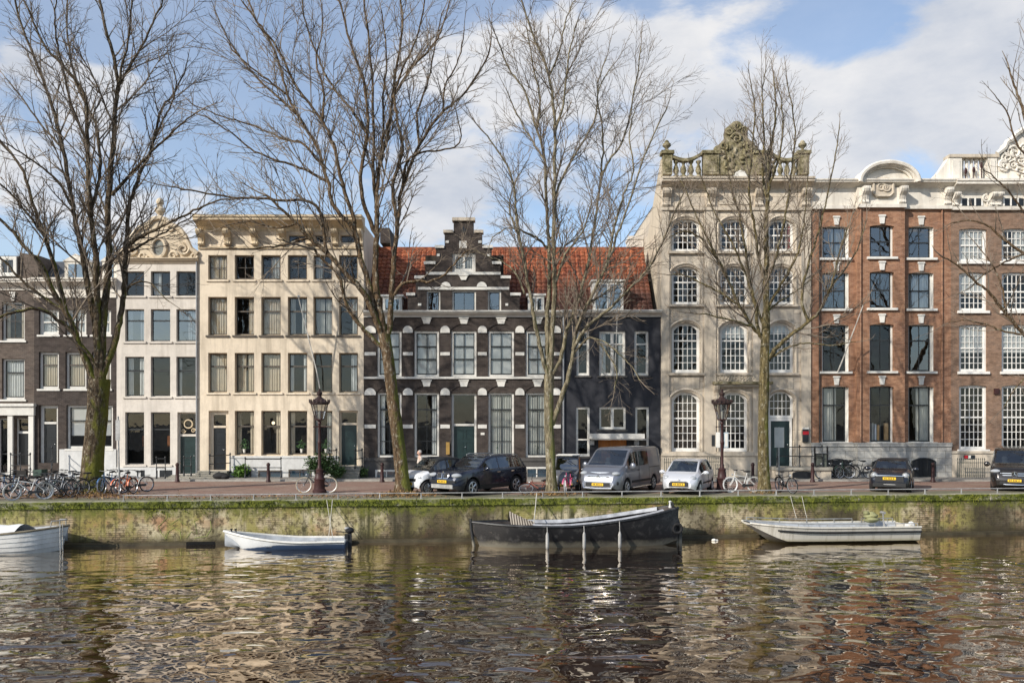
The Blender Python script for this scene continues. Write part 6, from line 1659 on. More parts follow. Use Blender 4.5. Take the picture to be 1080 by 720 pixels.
# --- grey van
van = dict(L=5.0, W=1.96, wr=.335, axf=1.58, axr=-1.52, sill=.30, cuts=(1.66, .95, .3, .22, -2.3, -.9, -.96),
    top=[(-2.5, 1.5), (-2.47, 1.80), (-2.38, 1.92), (-2.0, 1.97), (0, 1.97), (.62, 1.96), (.95, 1.86), (1.35, 1.52), (1.72, 1.24), (2.05, 1.12), (2.28, .98), (2.42, .80), (2.5, .58)],
    belt=[(-2.5, 1.14), (.6, 1.12), (1.5, 1.06), (1.9, 1.02), (2.3, .84), (2.5, .50)],
    wid=[(-2.5, .95), (-2.35, 1), (1.6, 1), (2.1, .96), (2.35, .86), (2.5, .74)],
    roofw=[(-2.5, .84), (-2, .86), (.6, .85), (.95, .82), (1.72, .90), (2.1, .86), (2.5, .66)],
    bot=[(-2.5, .38), (-2.3, .26), (2.3, .24), (2.5, .34)], ws=(.94, 1.72), rs=(-9, -8), side=((.32, 1.42), (-.92, .22)), mirror=(1.35, 1.20), mirh=.15, plate=(2.515, .46), spokes=5,
    front=[('grille', m_plastic, slab(2.25, 2.435, .54, .64, .80, .05)), ('grille_bars', m_chrome, lambda mb: [mb.tube([(2.40, -.54, z), (2.445, -.2, z), (2.445, .2, z), (2.40, .54, z)], .014, 5) for z in (.67, .72, .77, .82)]),
           ('headlight', m_lamp, lambda mb: mb.ell((2.22, .72, .90), (.20, .19, .10), 12, 8)), ('headlight', m_lamp, lambda mb: mb.ell((2.22, -.72, .90), (.20, .19, .10), 12, 8)),
           ('bumper_mesh', m_plastic, slab(2.3, 2.508, .58, .38, .54, .03)), ('skid_bar', m_chrome, lambda mb: mb.tube([(2.42, -.72, .58), (2.55, -.62, .30), (2.57, 0, .28), (2.55, .62, .30), (2.42, .72, .58)], .04, 8)),
           ('fog_light', m_plastic, both(lambda mb, s: mb.ell((2.33, s * .76, .52), (.08, .13, .10), 12, 6))), ('fog_lamp', m_lamp, both(lambda mb, s: mb.ell((2.38, s * .75, .52), (.05, .05, .05), 10, 6))),
           ('emblem', m_chrome, lambda mb: (mb.ring((2.45, 0, .76), .07, .012, 'x', 16, 5), mb.tube([(2.45, -.09, .77), (2.46, .09, .75)], .012, 4))), ('bonnet_trim', m_chrome, lambda mb: mb.tube([(2.26, -.6, .955), (2.34, 0, .945), (2.26, .6, .955)], .02, 5)),
           ('side_moulding', m_plastic, both(lambda mb, s: mb.box(-1.1, 1.1, s * .975, s * .995, .48, .58))), ('side_bar', m_chrome, both(lambda mb, s: mb.tube([(1.12, s * .99, .27), (-1.05, s * .99, .27)], .035, 8))),
           ('sliding_rail', m_plastic, both(lambda mb, s: mb.box(-2.2, -.95, s * .972, s * .985, 1.06, 1.085))), ('door_handle', m_plastic, both(lambda mb, s: mb.box(.30, .48, s * .98, s * 1.0, .98, 1.03)))])
car('delivery_van', 'silver-grey panel van with chrome front bar parked before the navy house', (gx(655, 38.5), 38.5, 0), R(180 + 60), van, carpaint('grey_van_paint', (.20, .21, .24), .55, .3), cat='van')
# --- small silver-white hatchback
hatch = dict(L=3.44, W=1.63, wr=.28, axf=1.14, axr=-1.2, sill=.26, cuts=(1.28, .45, -.3, -.36, -1.1, -1.6),
    top=[(-1.72, .80), (-1.68, .98), (-1.55, 1.20), (-1.3, 1.40), (-.8, 1.46), (-.1, 1.47), (.36, 1.42), (.8, 1.18), (1.18, .96), (1.42, .86), (1.6, .74), (1.72, .56)],
    belt=[(-1.72, .74), (-1.5, .96), (-.4, .92), (.6, .88), (1.15, .84), (1.5, .70), (1.72, .48)],
    wid=[(-1.72, .80), (-1.55, .94), (-1.1, 1), (1.1, 1), (1.4, .95), (1.6, .84), (1.72, .66)],
    roofw=[(-1.72, .62), (-1.3, .70), (-.2, .74), (.4, .73), (1.18, .82), (1.5, .76), (1.72, .56)],
    bot=[(-1.72, .36), (-1.6, .24), (1.5, .22), (1.72, .30)], ws=(.42, 1.18), rs=(-1.58, -1.3), side=((-.28, .86), (-1.12, -.36)), mirror=(.80, .92), plate=(1.738, .46), spokes=7,
    front=[('grille', m_plastic, lambda mb: mb.prism([], 0, 0) if False else slab(1.5, 1.73, .46, .36, .56, .05)(mb)), ('grille_rim', m_galv, lambda mb: mb.tube([(1.69, -.47, .37), (1.735, -.36, .34), (1.74, .36, .34), (1.69, .47, .37), (1.68, .45, .56), (1.72, .3, .585), (1.72, -.3, .585), (1.68, -.45, .56), (1.69, -.47, .37)], .02, 6)),
           ('headlight', m_lamp, lambda mb: mb.ell((1.46, .55, .70), (.17, .17, .12), 12, 8)), ('headlight', m_lamp, lambda mb: mb.ell((1.46, -.55, .70), (.17, .17, .12), 12, 8)),
           ('emblem', m_chrome, lambda mb: (mb.tube([(1.715, -.06, .64), (1.73, 0, .68), (1.715, .06, .64)], .012, 4), mb.tube([(1.72, -.06, .60), (1.735, 0, .64), (1.72, .06, .60)], .012, 4))),
           ('side_moulding', m_plastic, both(lambda mb, s: mb.box(-.75, .72, s * .81, s * .83, .46, .53)))])
car('parked_car', 'small silver-white hatchback parked between the grey van and a street lamp', (gx(726, 37.9), 37.9, 0), R(180 + 65), hatch, carpaint('silver_white_paint', (.62, .63, .66), .3))
# --- dark small car with round headlights
mini = dict(L=3.85, W=1.73, wr=.31, axf=1.22, axr=-1.24, sill=.26, clad=1, cuts=(1.1, .36, -.5, -.56, -1.5),
    top=[(-1.92, .84), (-1.88, 1.0), (-1.75, 1.18), (-1.5, 1.36), (-1.0, 1.41), (-.1, 1.41), (.34, 1.37), (.66, 1.18), (.92, 1.0), (1.4, .93), (1.68, .84), (1.85, .72), (1.92, .56)],
    belt=[(-1.92, .78), (-1.6, .95), (-.4, .93), (.6, .91), (1.0, .88), (1.5, .82), (1.8, .68), (1.92, .50)],
    wid=[(-1.92, .82), (-1.7, .95), (-1.2, 1), (1.2, 1), (1.55, .97), (1.8, .88), (1.92, .74)],
    roofw=[(-1.92, .62), (-1.5, .70), (-.2, .73), (.35, .72), (.92, .82), (1.5, .80), (1.92, .58)],
    bot=[(-1.92, .36), (-1.8, .22), (1.7, .20), (1.92, .26)], ws=(.36, .92), rs=(-1.8, -1.5), side=((-.40, .66), (-1.40, -.50)), mirror=(.62, .98), plate=(1.938, .62), black_roof=True, spokes=8,
    front=[('grille', m_plastic, slab(1.7, 1.93, .62, .48, .72, .06)), ('lower_grille', m_plastic, slab(1.7, 1.93, .70, .26, .42, .05)), ('bumper_bar', m_galv, lambda mb: mb.tube([(1.88, -.5, .36), (1.945, 0, .36), (1.88, .5, .36)], .02, 5)),
           ('headlight', m_lamp, both(lambda mb, s: mb.ell((1.74, s * .62, .74), (.12, .13, .13), 16, 8))), ('headlight_ring', m_chrome, both(lambda mb, s: mb.ring((1.80, s * .63, .74), .125, .024, 'x', 20, 6))),
           ('fog_light', m_lamp, both(lambda mb, s: mb.ell((1.86, s * .62, .34), (.05, .05, .05), 10, 6))), ('grille_trim', m_chrome, lambda mb: mb.tube([(1.86, -.56, .73), (1.935, 0, .745), (1.86, .56, .73)], .016, 5))])
car('parked_car', 'dark blue-black small car with round headlights before the red brick house', (gx(941, 39.4), 39.4, 0), R(180 + 63), mini, carpaint('blue_black_paint', (.012, .015, .024), .3, .24))
# --- black people carrier at the right edge
mpv = dict(L=5.1, W=1.93, wr=.345, axf=1.62, axr=-1.58, sill=.30, cuts=(1.72, .98, .25, .18, -1.0, -1.06, -2.3),
    top=[(-2.55, 1.4), (-2.5, 1.72), (-2.38, 1.86), (-2.0, 1.91), (0, 1.91), (.62, 1.89), (.95, 1.78), (1.35, 1.46), (1.70, 1.21), (2.1, 1.10), (2.32, .98), (2.46, .82), (2.55, .60)],
    belt=[(-2.55, 1.12), (.6, 1.10), (1.5, 1.05), (1.95, 1.0), (2.35, .84), (2.55, .52)],
    wid=[(-2.55, .95), (-2.35, 1), (1.6, 1), (2.15, .96), (2.4, .87), (2.55, .74)],
    roofw=[(-2.55, .80), (-2, .83), (.6, .82), (.95, .80), (1.70, .88), (2.15, .86), (2.55, .66)],
    bot=[(-2.55, .38), (-2.35, .24), (2.35, .20), (2.55, .28)], ws=(.94, 1.70), rs=(-9, -8), side=((.30, 1.42), (-.98, .20), (-2.3, -1.06)), mirror=(1.35, 1.16), mirh=.12, plate=(2.575, .50), spokes=5,
    front=[('grille', m_plastic, slab(2.3, 2.50, .56, .66, .88, .05)), ('grille_bars', m_chrome, lambda mb: [mb.tube([(2.48, -.54, z), (2.525, -.1, z)], .018, 5) or mb.tube([(2.525, .1, z), (2.48, .54, z)], .018, 5) for z in (.72, .81)]),
           ('star_emblem', m_chrome, lambda mb: (mb.ring((2.54, 0, .77), .115, .014, 'x', 24, 6), [mb.tube([(2.54, 0, .77), (2.54, .112 * math.sin(a), .77 + .112 * math.cos(a))], [.016, .006], 5) for a in (0, 2.094, 4.189)])),
           ('headlight', m_lamp, both(lambda mb, s: mb.ell((2.27, s * .72, .88), (.21, .23, .10), 12, 8))), ('bumper_chrome', m_chrome, lambda mb: mb.tube([(2.46, -.7, .36), (2.565, -.3, .32), (2.575, .3, .32), (2.46, .7, .36)], .02, 5)),
           ('lower_grille', m_plastic, slab(2.3, 2.56, .62, .35, .46, .05)), ('air_intake', m_plastic, both(lambda mb, s: mb.ell((2.38, s * .74, .48), (.08, .14, .09), 10, 6)))])
car('people_carrier', 'black people carrier with a chrome grille cut off by the right edge', (gx(1070, 40.3), 40.3, 0), R(180 + 60), mpv, carpaint('black_bronze_paint', (.022, .019, .018), .4, .22), cat='car')
# --- tiny white-roofed microcar beside the third tree
micro = dict(L=2.2, W=1.15, wr=.22, axf=.70, axr=-.70, sill=.24, clad=1, cuts=(.7, .3, -.5, -.8),
    top=[(-1.1, 1.2), (-1.06, 1.45), (-.9, 1.56), (-.2, 1.58), (.4, 1.55), (.62, 1.28), (.80, .98), (.95, .86), (1.05, .74), (1.1, .52)],
    belt=[(-1.1, .80), (.5, .80), (.9, .74), (1.1, .46)], wid=[(-1.1, .94), (-.9, 1), (.7, 1), (.95, .92), (1.1, .76)],
    roofw=[(-1.1, .86), (0, .90), (.4, .88), (.80, .92), (1.1, .66)], bot=[(-1.1, .30), (1.0, .24), (1.1, .30)], ws=(.40, .80), rs=(-9, -8), side=((-.20, .42), (-.9, -.28)), mirror=(.55, .98), plate=(1.105, .36), spokes=4, tw=.14,
    front=[('headlight', m_lamp, both(lambda mb, s: mb.ell((1.0, s * .40, .66), (.08, .08, .08), 12, 8))), ('indicator', m_orange, both(lambda mb, s: mb.ell((1.0, s * .45, .52), (.05, .06, .05), 10, 6))), ('roof_panel', m_white, lambda mb: mb.box(-1.0, .42, -.50, .50, 1.585, 1.62))])
car('microcar', 'tiny boxy microcar with a white roof behind the pink bicycle', (gx(599, 38.6), 38.6, 0), R(180 + 82), micro, carpaint('micro_grey_paint', (.10, .10, .11), .1), cat='microcar', glassmat=glass_pane('micro_glass', .2, (.7, .75, .72)))
# ------------------------------------------------------------------ boats
def hull(root, L, b, sheer, keel, mats, nst=26, ns=8, clinker=0.0, p=.55, thick=.05, rake=0.0, name='hull', flat=False):
    """b, sheer, keel: functions of t (0 stern .. 1 bow). x runs from -L/2 to L/2"""
    out = MB(); inn = MB(); prof = []
    for i in range(nst + 1):
        t = i / nst; x = -L / 2 + L * t; row = []
        for j in range(ns):
            for e in ((0, 1) if clinker else (0,)):
                s_ = (j + e * .97) / ns
                y = b(t) * (min(1, s_ * 3.2) * .8 + .2 * s_ if flat else s_ ** p); z = keel(t) + (sheer(t) - keel(t)) * s_
                row.append((x, y + (clinker if e == 0 and j > 0 else 0), z))
        row.append((x, b(t), sheer(t)))
        kx = max(0, (t - .72) / .28) ** 2
        row = [(x_ - rake * kx * (1 - (z_ - keel(t)) / max(.05, sheer(t) - keel(t))) ** 1.3, y_, z_) for x_, y_, z_ in row]; prof.append(row)
    n = len(prof[0]); vs = []
    for row in prof: vs += row + [(x, -y, z) for x, y, z in row]
    fs = []
    for i in range(nst):
        for j in range(n - 1):
            a = i * 2 * n + j; c = (i + 1) * 2 * n + j
            fs.append((a, c, c + 1, a + 1)); fs.append((a + n + 1, c + n + 1, c + n, a + n))
    out.add(vs, fs)
    for i in (0, nst):
        row = prof[i]; out.add(row + [(x, -y, z) for x, y, z in row][::-1], [tuple(range(2 * n))])
    h_ = out.build(name, mats[0], root, smooth=True, angle=25)
    vs = []; fs = []
    m = 6
    for i in range(nst + 1):
        t = i / nst; x = -L / 2 + .04 + (L - .08) * t; bb = max(.02, b(t) - thick); k_ = keel(t) + .12
        fl = max(k_, sheer(t) - .55)
        for s in (1, -1):
            for j in range(m):
                f = j / (m - 1); vs.append((x, s * bb * (.72 + .28 * f) if f else 0, fl + (sheer(t) - .005 - fl) * f))
    for i in range(nst):
        for s in (0, 1):
            for j in range(m - 1):
                a = i * 2 * m + s * m + j; c = a + 2 * m; fs.append((a, a + 1, c + 1, c) if s == 0 else (a, c, c + 1, a + 1))
    inn.add(vs, fs); inn.build('inside', mats[1], root, smooth=True, fix=False)
    gun = MB()
    for s in (1, -1):
        gun.tube([(-L / 2 + L * i / nst, s * max(0.0, b(i / nst) - .01), sheer(i / nst) + .005) for i in range(nst + 1)], mats[3] if len(mats) > 3 else .04, 6)
    gun.build('gunwale', mats[2], root, smooth=True)
    return h_
def boat_root(label, px, Y, rz=0.0, cat='boat'):
    r = empty('boat', (gx(px, Y), Y, WZ), rz); tag(r, label, cat, 'boats moored along the quay'); return r
def rope(label, a, b, sag=.12, r=.012):
    a = Vector(a); b = Vector(b); mb = MB(); n = 8
    mb.tube([a.lerp(b, i / n) - Vector((0, 0, sag * 4 * (i / n) * (1 - i / n))) for i in range(n + 1)], r, 5)
    o = mb.build('mooring_rope', m_rope, None, a, off=a, smooth=True); tag(o, label, 'rope', 'mooring ropes'); return o
m_boatwhite = plaster('boat_white_paint', (.82, .81, .77), (.25, .21, .15), .5)
m_boatblue = plain('boat_blue_paint', (.05, .09, .18), .5, .3)
m_boatgrey = plain('boat_inside_grey', (.34, .36, .38), .7, .25)
t = NT('tarred_hull'); p_ = t.pos(obj=True); n1 = t.noise(p_, 2.5, 6, .7); s3 = t.n('ShaderNodeSeparateXYZ'); t.l(p_, s3.inputs[0])
c = t.mix(t.ramp(n1, [(.52, 0), (.70, .6)]), (.014, .014, .015), (.13, .125, .12))
mr = t.n('ShaderNodeMapRange'); mr.inputs['From Min'].default_value = .26; mr.inputs['From Max'].default_value = .06; t.l(t.math('ADD', s3.outputs[2], t.math('MULTIPLY', t.math('SUBTRACT', n1, .5), .5)), mr.inputs['Value'])
c = t.mix(t.math('MULTIPLY', mr.outputs[0], .8), c, (.24, .22, .17)); t.bsdf(c, .38, 0, .5); m_tar = t.m
t = NT('weathered_aluminium'); p_ = t.pos(obj=True); n1 = t.noise(t.pos((3, 1, .35), obj=True), 1.6, 6, .7); s3 = t.n('ShaderNodeSeparateXYZ'); t.l(p_, s3.inputs[0])
c = t.mix(t.ramp(n1, [(.50, 0), (.68, .6)]), (.60, .57, .50), (.30, .27, .21)); mr = t.n('ShaderNodeMapRange'); mr.inputs['From Min'].default_value = .22; mr.inputs['From Max'].default_value = .02; t.l(s3.outputs[2], mr.inputs['Value'])
c = t.mix(t.math('MULTIPLY', mr.outputs[0], .8), c, (.30, .25, .09)); t.bsdf(c, .55, .1, .35); m_alu = t.m
m_varn = plain('varnished_rail', (.20, .17, .12), .6, .3)

# white clinker boat at the left edge
r = boat_root('white clinker boat with a boarding ladder at the far left', -22, 31.8, .05)
L = 6.4
hull(r, L, lambda t: max(.03, 1.02 * (1 - (max(0, t - .68) / .32) ** 2.6) * (.8 + .2 * min(1, t / .3))), lambda t: .58 + .34 * max(0, t - .3) ** 1.4 / .6, lambda t: -.25 + .1 * max(0, t - .8) / .2, [m_boatwhite, m_boatgrey, m_varn, .045], ns=6, clinker=.018, p=.2, rake=.35)
mb = MB()
vs = []; nx, ny = 14, 8
for i in range(nx + 1):
    for j in range(ny + 1):
        x = -3.0 + 4.6 * i / nx; y = -.98 + 1.96 * j / ny; vs.append((x, y, .66 + .30 * (1 - (y / .98) ** 2) + .03 * math.sin(i * 2.1 + j)))
mb.add(vs, [(i * (ny + 1) + j, (i + 1) * (ny + 1) + j, (i + 1) * (ny + 1) + j + 1, i * (ny + 1) + j + 1) for i in range(nx) for j in range(ny)]); mb.build('tarpaulin', plain('white_tarpaulin', (.80, .80, .78), .6, .1), r, smooth=True, fix=False)
mb = MB()
for s in (-.1, .1): mb.tube([(L / 2 - .12, -.30 + s, 1.02), (L / 2 - .10, -.36 + s, .6), (L / 2 - .06, -.40 + s, -.3)], .016, 6)
for k in range(6): mb.tube([(L / 2 - .09, -.50 - .0, .75 - k * .17), (L / 2 - .09, -.28, .75 - k * .17)], .014, 5)
mb.build('ladder', m_galv, r, smooth=True)
mb = MB(); mb.tube([(L / 2 - .5, -.36, .86), (L / 2 - .46, -.34, 1.12), (L / 2 - .1, -.1, 1.14), (L / 2 - .1, .1, 1.14), (L / 2 - .46, .34, 1.12), (L / 2 - .5, .36, .86)], .022, 6); mb.tube([(L / 2 - .1, 0, .9), (L / 2 - .1, 0, 1.14)], .02, 6); mb.build('bow_rail', m_galv, r, smooth=True)
# blue and white dinghy
t = NT('dinghy_paint'); p_ = t.pos(obj=True); n1 = t.noise(p_, 3, 6, .7); s3 = t.n('ShaderNodeSeparateXYZ'); t.l(p_, s3.inputs[0])
mr = t.n('ShaderNodeMapRange'); mr.inputs['From Min'].default_value = .21; mr.inputs['From Max'].default_value = .17
t.l(t.math('ADD', t.math('ADD', s3.outputs[2], t.math('MULTIPLY', t.math('MAXIMUM', t.math('SUBTRACT', s3.outputs[0], .2), 0.0), .14)), t.math('MULTIPLY', t.math('SUBTRACT', n1, .5), .06)), mr.inputs['Value'])
c = t.mix(t.ramp(n1, [(.5, 0), (.7, .5)]), (.76, .77, .76), (.42, .42, .39)); c = t.mix(mr.outputs[0], c, (.045, .075, .14)); t.bsdf(c, .5, 0, .3); m_dinghy = t.m
r = boat_root('small blue and white open dinghy with an outboard motor', 301, 32.8, math.pi + .08)
L = 4.55
hull(r, L, lambda t: max(.03, .82 * (1 - (max(0, t - .4) / .6) ** 2.3) * (.86 + .14 * min(1, t / .3))), lambda t: .27 + .36 * max(0, t - .35) ** 1.6 / .5, lambda t: -.2 + .12 * max(0, t - .8) / .2, [m_dinghy, m_boatgrey, m_white, .045], ns=6, p=.2, rake=.75)
for x in (-.9, .5):
    mb = MB(); mb.box(x - .13, x + .13, -.70, .70, .12, .16); mb.build('thwart', m_boatgrey, r)
mb = MB(); mb.box(-.8, .3, .30, .42, .165, .21); mb.tube([(-.7, .2, .19), (.9, .4, .21)], .02, 6); mb.build('oar', m_white, r)
mb = MB(); mb.ell((-L / 2 - .12, 0, .62), (.17, .13, .13), 12, 8); mb.box(-L / 2 - .2, -L / 2 - .06, -.05, .05, -.2, .55); mb.box(-L / 2 - .07, -L / 2 + .05, -.1, .1, .3, .48); mb.tube([(-L / 2 - .1, 0, .55), (-L / 2 + .4, 0, .58)], .02, 6); mb.build('outboard_motor', m_plastic, r, smooth=True)
mb = MB(); mb.ell((-L / 2 - .02, .03, .70), (.10, .14, .06), 12, 8); mb.build('motor_cowl', m_galv, r, smooth=True)
for s in (.0, .16):
    mb = MB(); mb.lathe([(.05, 0), (.03, .06), (.06, .12)], (L / 2 - .28 - s, 0, .60), 8); mb.build('mooring_bollard', m_iron, r, smooth=True)
m_fender = plain('grubby_fender', (.36, .35, .33), .6, .3)
# long black sloop
r = boat_root('long black open sloop with three white fenders and a striped sail cloth', 606.5, 33.55, math.pi + .10)
L = 7.95
bl = lambda t: max(.05, 1.05 * (1 - (max(0, t - .6) / .4) ** 2.6) * (1 - .62 * (max(0, .3 - t) / .3) ** 2))
shl = lambda t: .80 + .16 * max(0, t - .6) ** 1.5 / .25 * .7 + .62 * max(0, .58 - t) ** 1.55 / .43
hull(r, L, bl, shl, lambda t: -.3 + .12 * max(0, t - .85) / .15 + .25 * max(0, .12 - t) / .12, [m_tar, plain('dark_inside_planks', (.06, .05, .045), .7, .4), m_tar, .05], ns=7, p=.24, nst=36, rake=.35)
mb = MB()
for s in (1, -1):
    vs = []
    for i in range(27):
        t_ = .08 + .64 * i / 26; x = -L / 2 + L * t_; vs += [(x, s * (bl(t_) + .03), shl(t_) + .02), (x, s * (bl(t_) - .05), shl(t_) + .06), (x, s * (bl(t_) - .26), shl(t_) + .085), (x, s * (bl(t_) - .30), shl(t_) - .05)]
    mb.add(vs, [(4 * i + k, 4 * i + 4 + k, 4 * i + 5 + k, 4 * i + 1 + k) for i in range(26) for k in range(3)])
mb.build('side_deck', plain('pale_grey_deck', (.40, .41, .43), .35, .35, spec=.6), r, smooth=True, angle=50, fix=False)
mb = MB(); n = 10; vs = []
for i in range(n + 1):
    a = i / n; x = 1.6 + .95 * a; vs += [(x, .75, .86), (x + .05, .25 - .05 * (i % 2), .92 + .42 * a ** 1.2 + .03 * (i % 2)), (x, -.6, .86)]
mb.add(vs, [(3 * i + k, 3 * i + 3 + k, 3 * i + 4 + k, 3 * i + 1 + k) for i in range(n) for k in (0, 1)])
t = NT('striped_sailcloth'); wv = t.n('ShaderNodeTexWave'); wv.inputs['Scale'].default_value = 3.2; wv.inputs['Distortion'].default_value = 1.2; t.l(t.pos(obj=True), wv.inputs['Vector']); t.bsdf(t.ramp(wv.outputs['Fac'], [(.35, (.50, .43, .34)), (.6, (.10, .08, .06))]), .9)
mb.build('sail_cloth', t.m, r, smooth=True, fix=False)
for px in (573.5, 612.5, 650.5):
    x = -(gx(px, 32.6) - r.location.x); t_ = (x + L / 2) / L
    mb = MB(); y_ = bl(t_) + .10; mb.lathe([(.02, -.02), (.06, .03), (.062, .12), (.062, .52), (.04, .60), (.02, .64)], (x, y_, 0), 10); mb.tube([(x, y_, .62), (x, y_ - .06, shl(t_) + .02)], .015, 5); mb.build('fender', m_fender, r, smooth=True)
mb = MB(); mb.tube([(-L / 2 + .15, 0, shl(0) + .18), (-L / 2 - .14, 0, .7), (-L / 2 - .18, 0, -.1)], [.05, .07, .09], 8); mb.box(-L / 2 - .25, -L / 2 - .02, -.03, .03, -.25, .55); mb.build('rudder', m_tar, r)
mb = MB(); mb.ring((-L / 2 + .05, .42, .62), .17, .055, 'y', 20, 8); mb.build('tyre_fender', m_rubber, r, smooth=True)
mb = MB(); mb.lathe([(.06, 0), (.045, .08), (.045, .2), (.07, .24), (.02, .27)], (-L / 2 + .22, 0, shl(.02)), 8); mb.build('stern_post', m_boatwhite, r, smooth=True)
mb = MB(); mb.tube([(L / 2 - .08, 0, -.1), (L / 2 + .03, 0, .6), (L / 2 + .06, 0, shl(1) + .12)], .06, 8); mb.build('stem', m_tar, r, smooth=True)
# pale flat aluminium workboat
r = boat_root('pale flat-sided workboat with low tube rails under the sandstone house', 873, 34.75, math.pi + .10)
L = 6.75
ba = lambda t: max(.3, .98 * (1 - .55 * (max(0, t - .72) / .28) ** 2)); sa = lambda t: .60 + .17 * max(0, t - .5) ** 2 / .25; ka = lambda t: -.18 + .86 * (max(0, t - .80) / .20) ** 1.2
hull(r, L, ba, sa, ka, [m_alu, m_boatgrey, m_alu, .045], ns=6, flat=True, nst=30)
mb = MB()
for s in (1, -1):
    vs = []
    for i in range(25): 
        t_ = i / 24 * .86; x = -L / 2 + L * t_; vs += [(x, s * (ba(t_) + .012), sa(t_) - .20), (x, s * (ba(t_) + .05), sa(t_) - .17), (x, s * (ba(t_) + .012), sa(t_) - .13)]
    mb.add(vs, [(3 * i + k, 3 * i + 3 + k, 3 * i + 4 + k, 3 * i + 1 + k) for i in range(24) for k in (0, 1)])
mb.build('rubbing_strake', m_plastic, r, fix=False)
mb = MB()
for s in (1, -1):
    for a, b in ((.28, .97), (.02, .22)):
        pts = [(-L / 2 + L * (a + (b - a) * i / 12), s * (ba(a + (b - a) * i / 12) - .06), sa(a + (b - a) * i / 12) + .15) for i in range(13)]
        mb.tube([(pts[0][0], pts[0][1], pts[0][2] - .15)] + pts + [(pts[-1][0], pts[-1][1], pts[-1][2] - .15)], .018, 6)
        for q in pts[2:-1:3]: mb.tube([(q[0], q[1], q[2] - .15), q], .014, 5)
mb.build('rail', m_galv, r, smooth=True)
mb = MB(); 
for i in range(7): mb.ell((-L / 2 + 1.3 + .12 * math.cos(i * 2.1) * i / 4, -.5 + .1 * math.sin(i * 2), .72 + .05 * i), (.3 - .03 * i, .26 - .02 * i, .10), 9, 6)
mb.build('canvas_heap', plain('olive_canvas', (.24, .24, .12), .9, .3), r, smooth=True)
mb = MB(); mb.box(-L / 2 - .22, -L / 2 - .06, -.07, .07, -.25, .45); mb.box(-L / 2 - .08, -L / 2 + .05, -.12, .12, .42, .62); mb.ell((-L / 2 - .14, 0, .55), (.15, .13, .17), 12, 8); mb.build('outboard_motor', m_boatwhite, r, smooth=True)
mb = MB(); mb.tube([(-2.2, .3, .5), (-2.15, .3, 1.15)], .03, 6); mb.tube([(-2.15, .15, 1.12), (-2.15, .45, 1.12)], .05, 6); mb.build('steering_post', m_galv, r, smooth=True)
# ropes
def quay_pt(px, z=.0): 
    Y = QY / (1 - .10 * (px - CX) / F); return Vector((gx(px, Y), Y + .02, z))
rope('left pale rope from the quay rail to the dinghy motor', quay_pt(345, .01) + Vector((0, -.1, 0)), at(352, 572, 32.9), .05)
rope('right pale rope from the quay rail to the dinghy motor', quay_pt(351, .01) + Vector((0, -.1, 0)), at(346, 571, 32.7), .05)
rope('rope hanging from the rail to the black sloop sail cloth', quay_pt(566, .2) + Vector((0, -.1, 0)), at(563, 552, 33.3), .02, .018)
rope('left rope from the rail to the pale workboat', quay_pt(833, .01) + Vector((0, -.1, 0)), at(840, 546, 34.6), .03, .010)
rope('right rope from the rail to the pale workboat', quay_pt(845, .01) + Vector((0, -.1, 0)), at(851, 546, 34.6), .03, .010)
mb = MB(); c = at(753, 567, 34.6); mb.ell((0, 0, .03), (.10, .07, .06), 10, 6); mb.ell((.12, .02, .02), (.06, .05, .04), 8, 6)
tag(mb.build('floating_litter', m_white, None, (c.x, c.y, WZ), smooth=True), 'small white scrap floating by the shadow of the black sloop', 'litter')

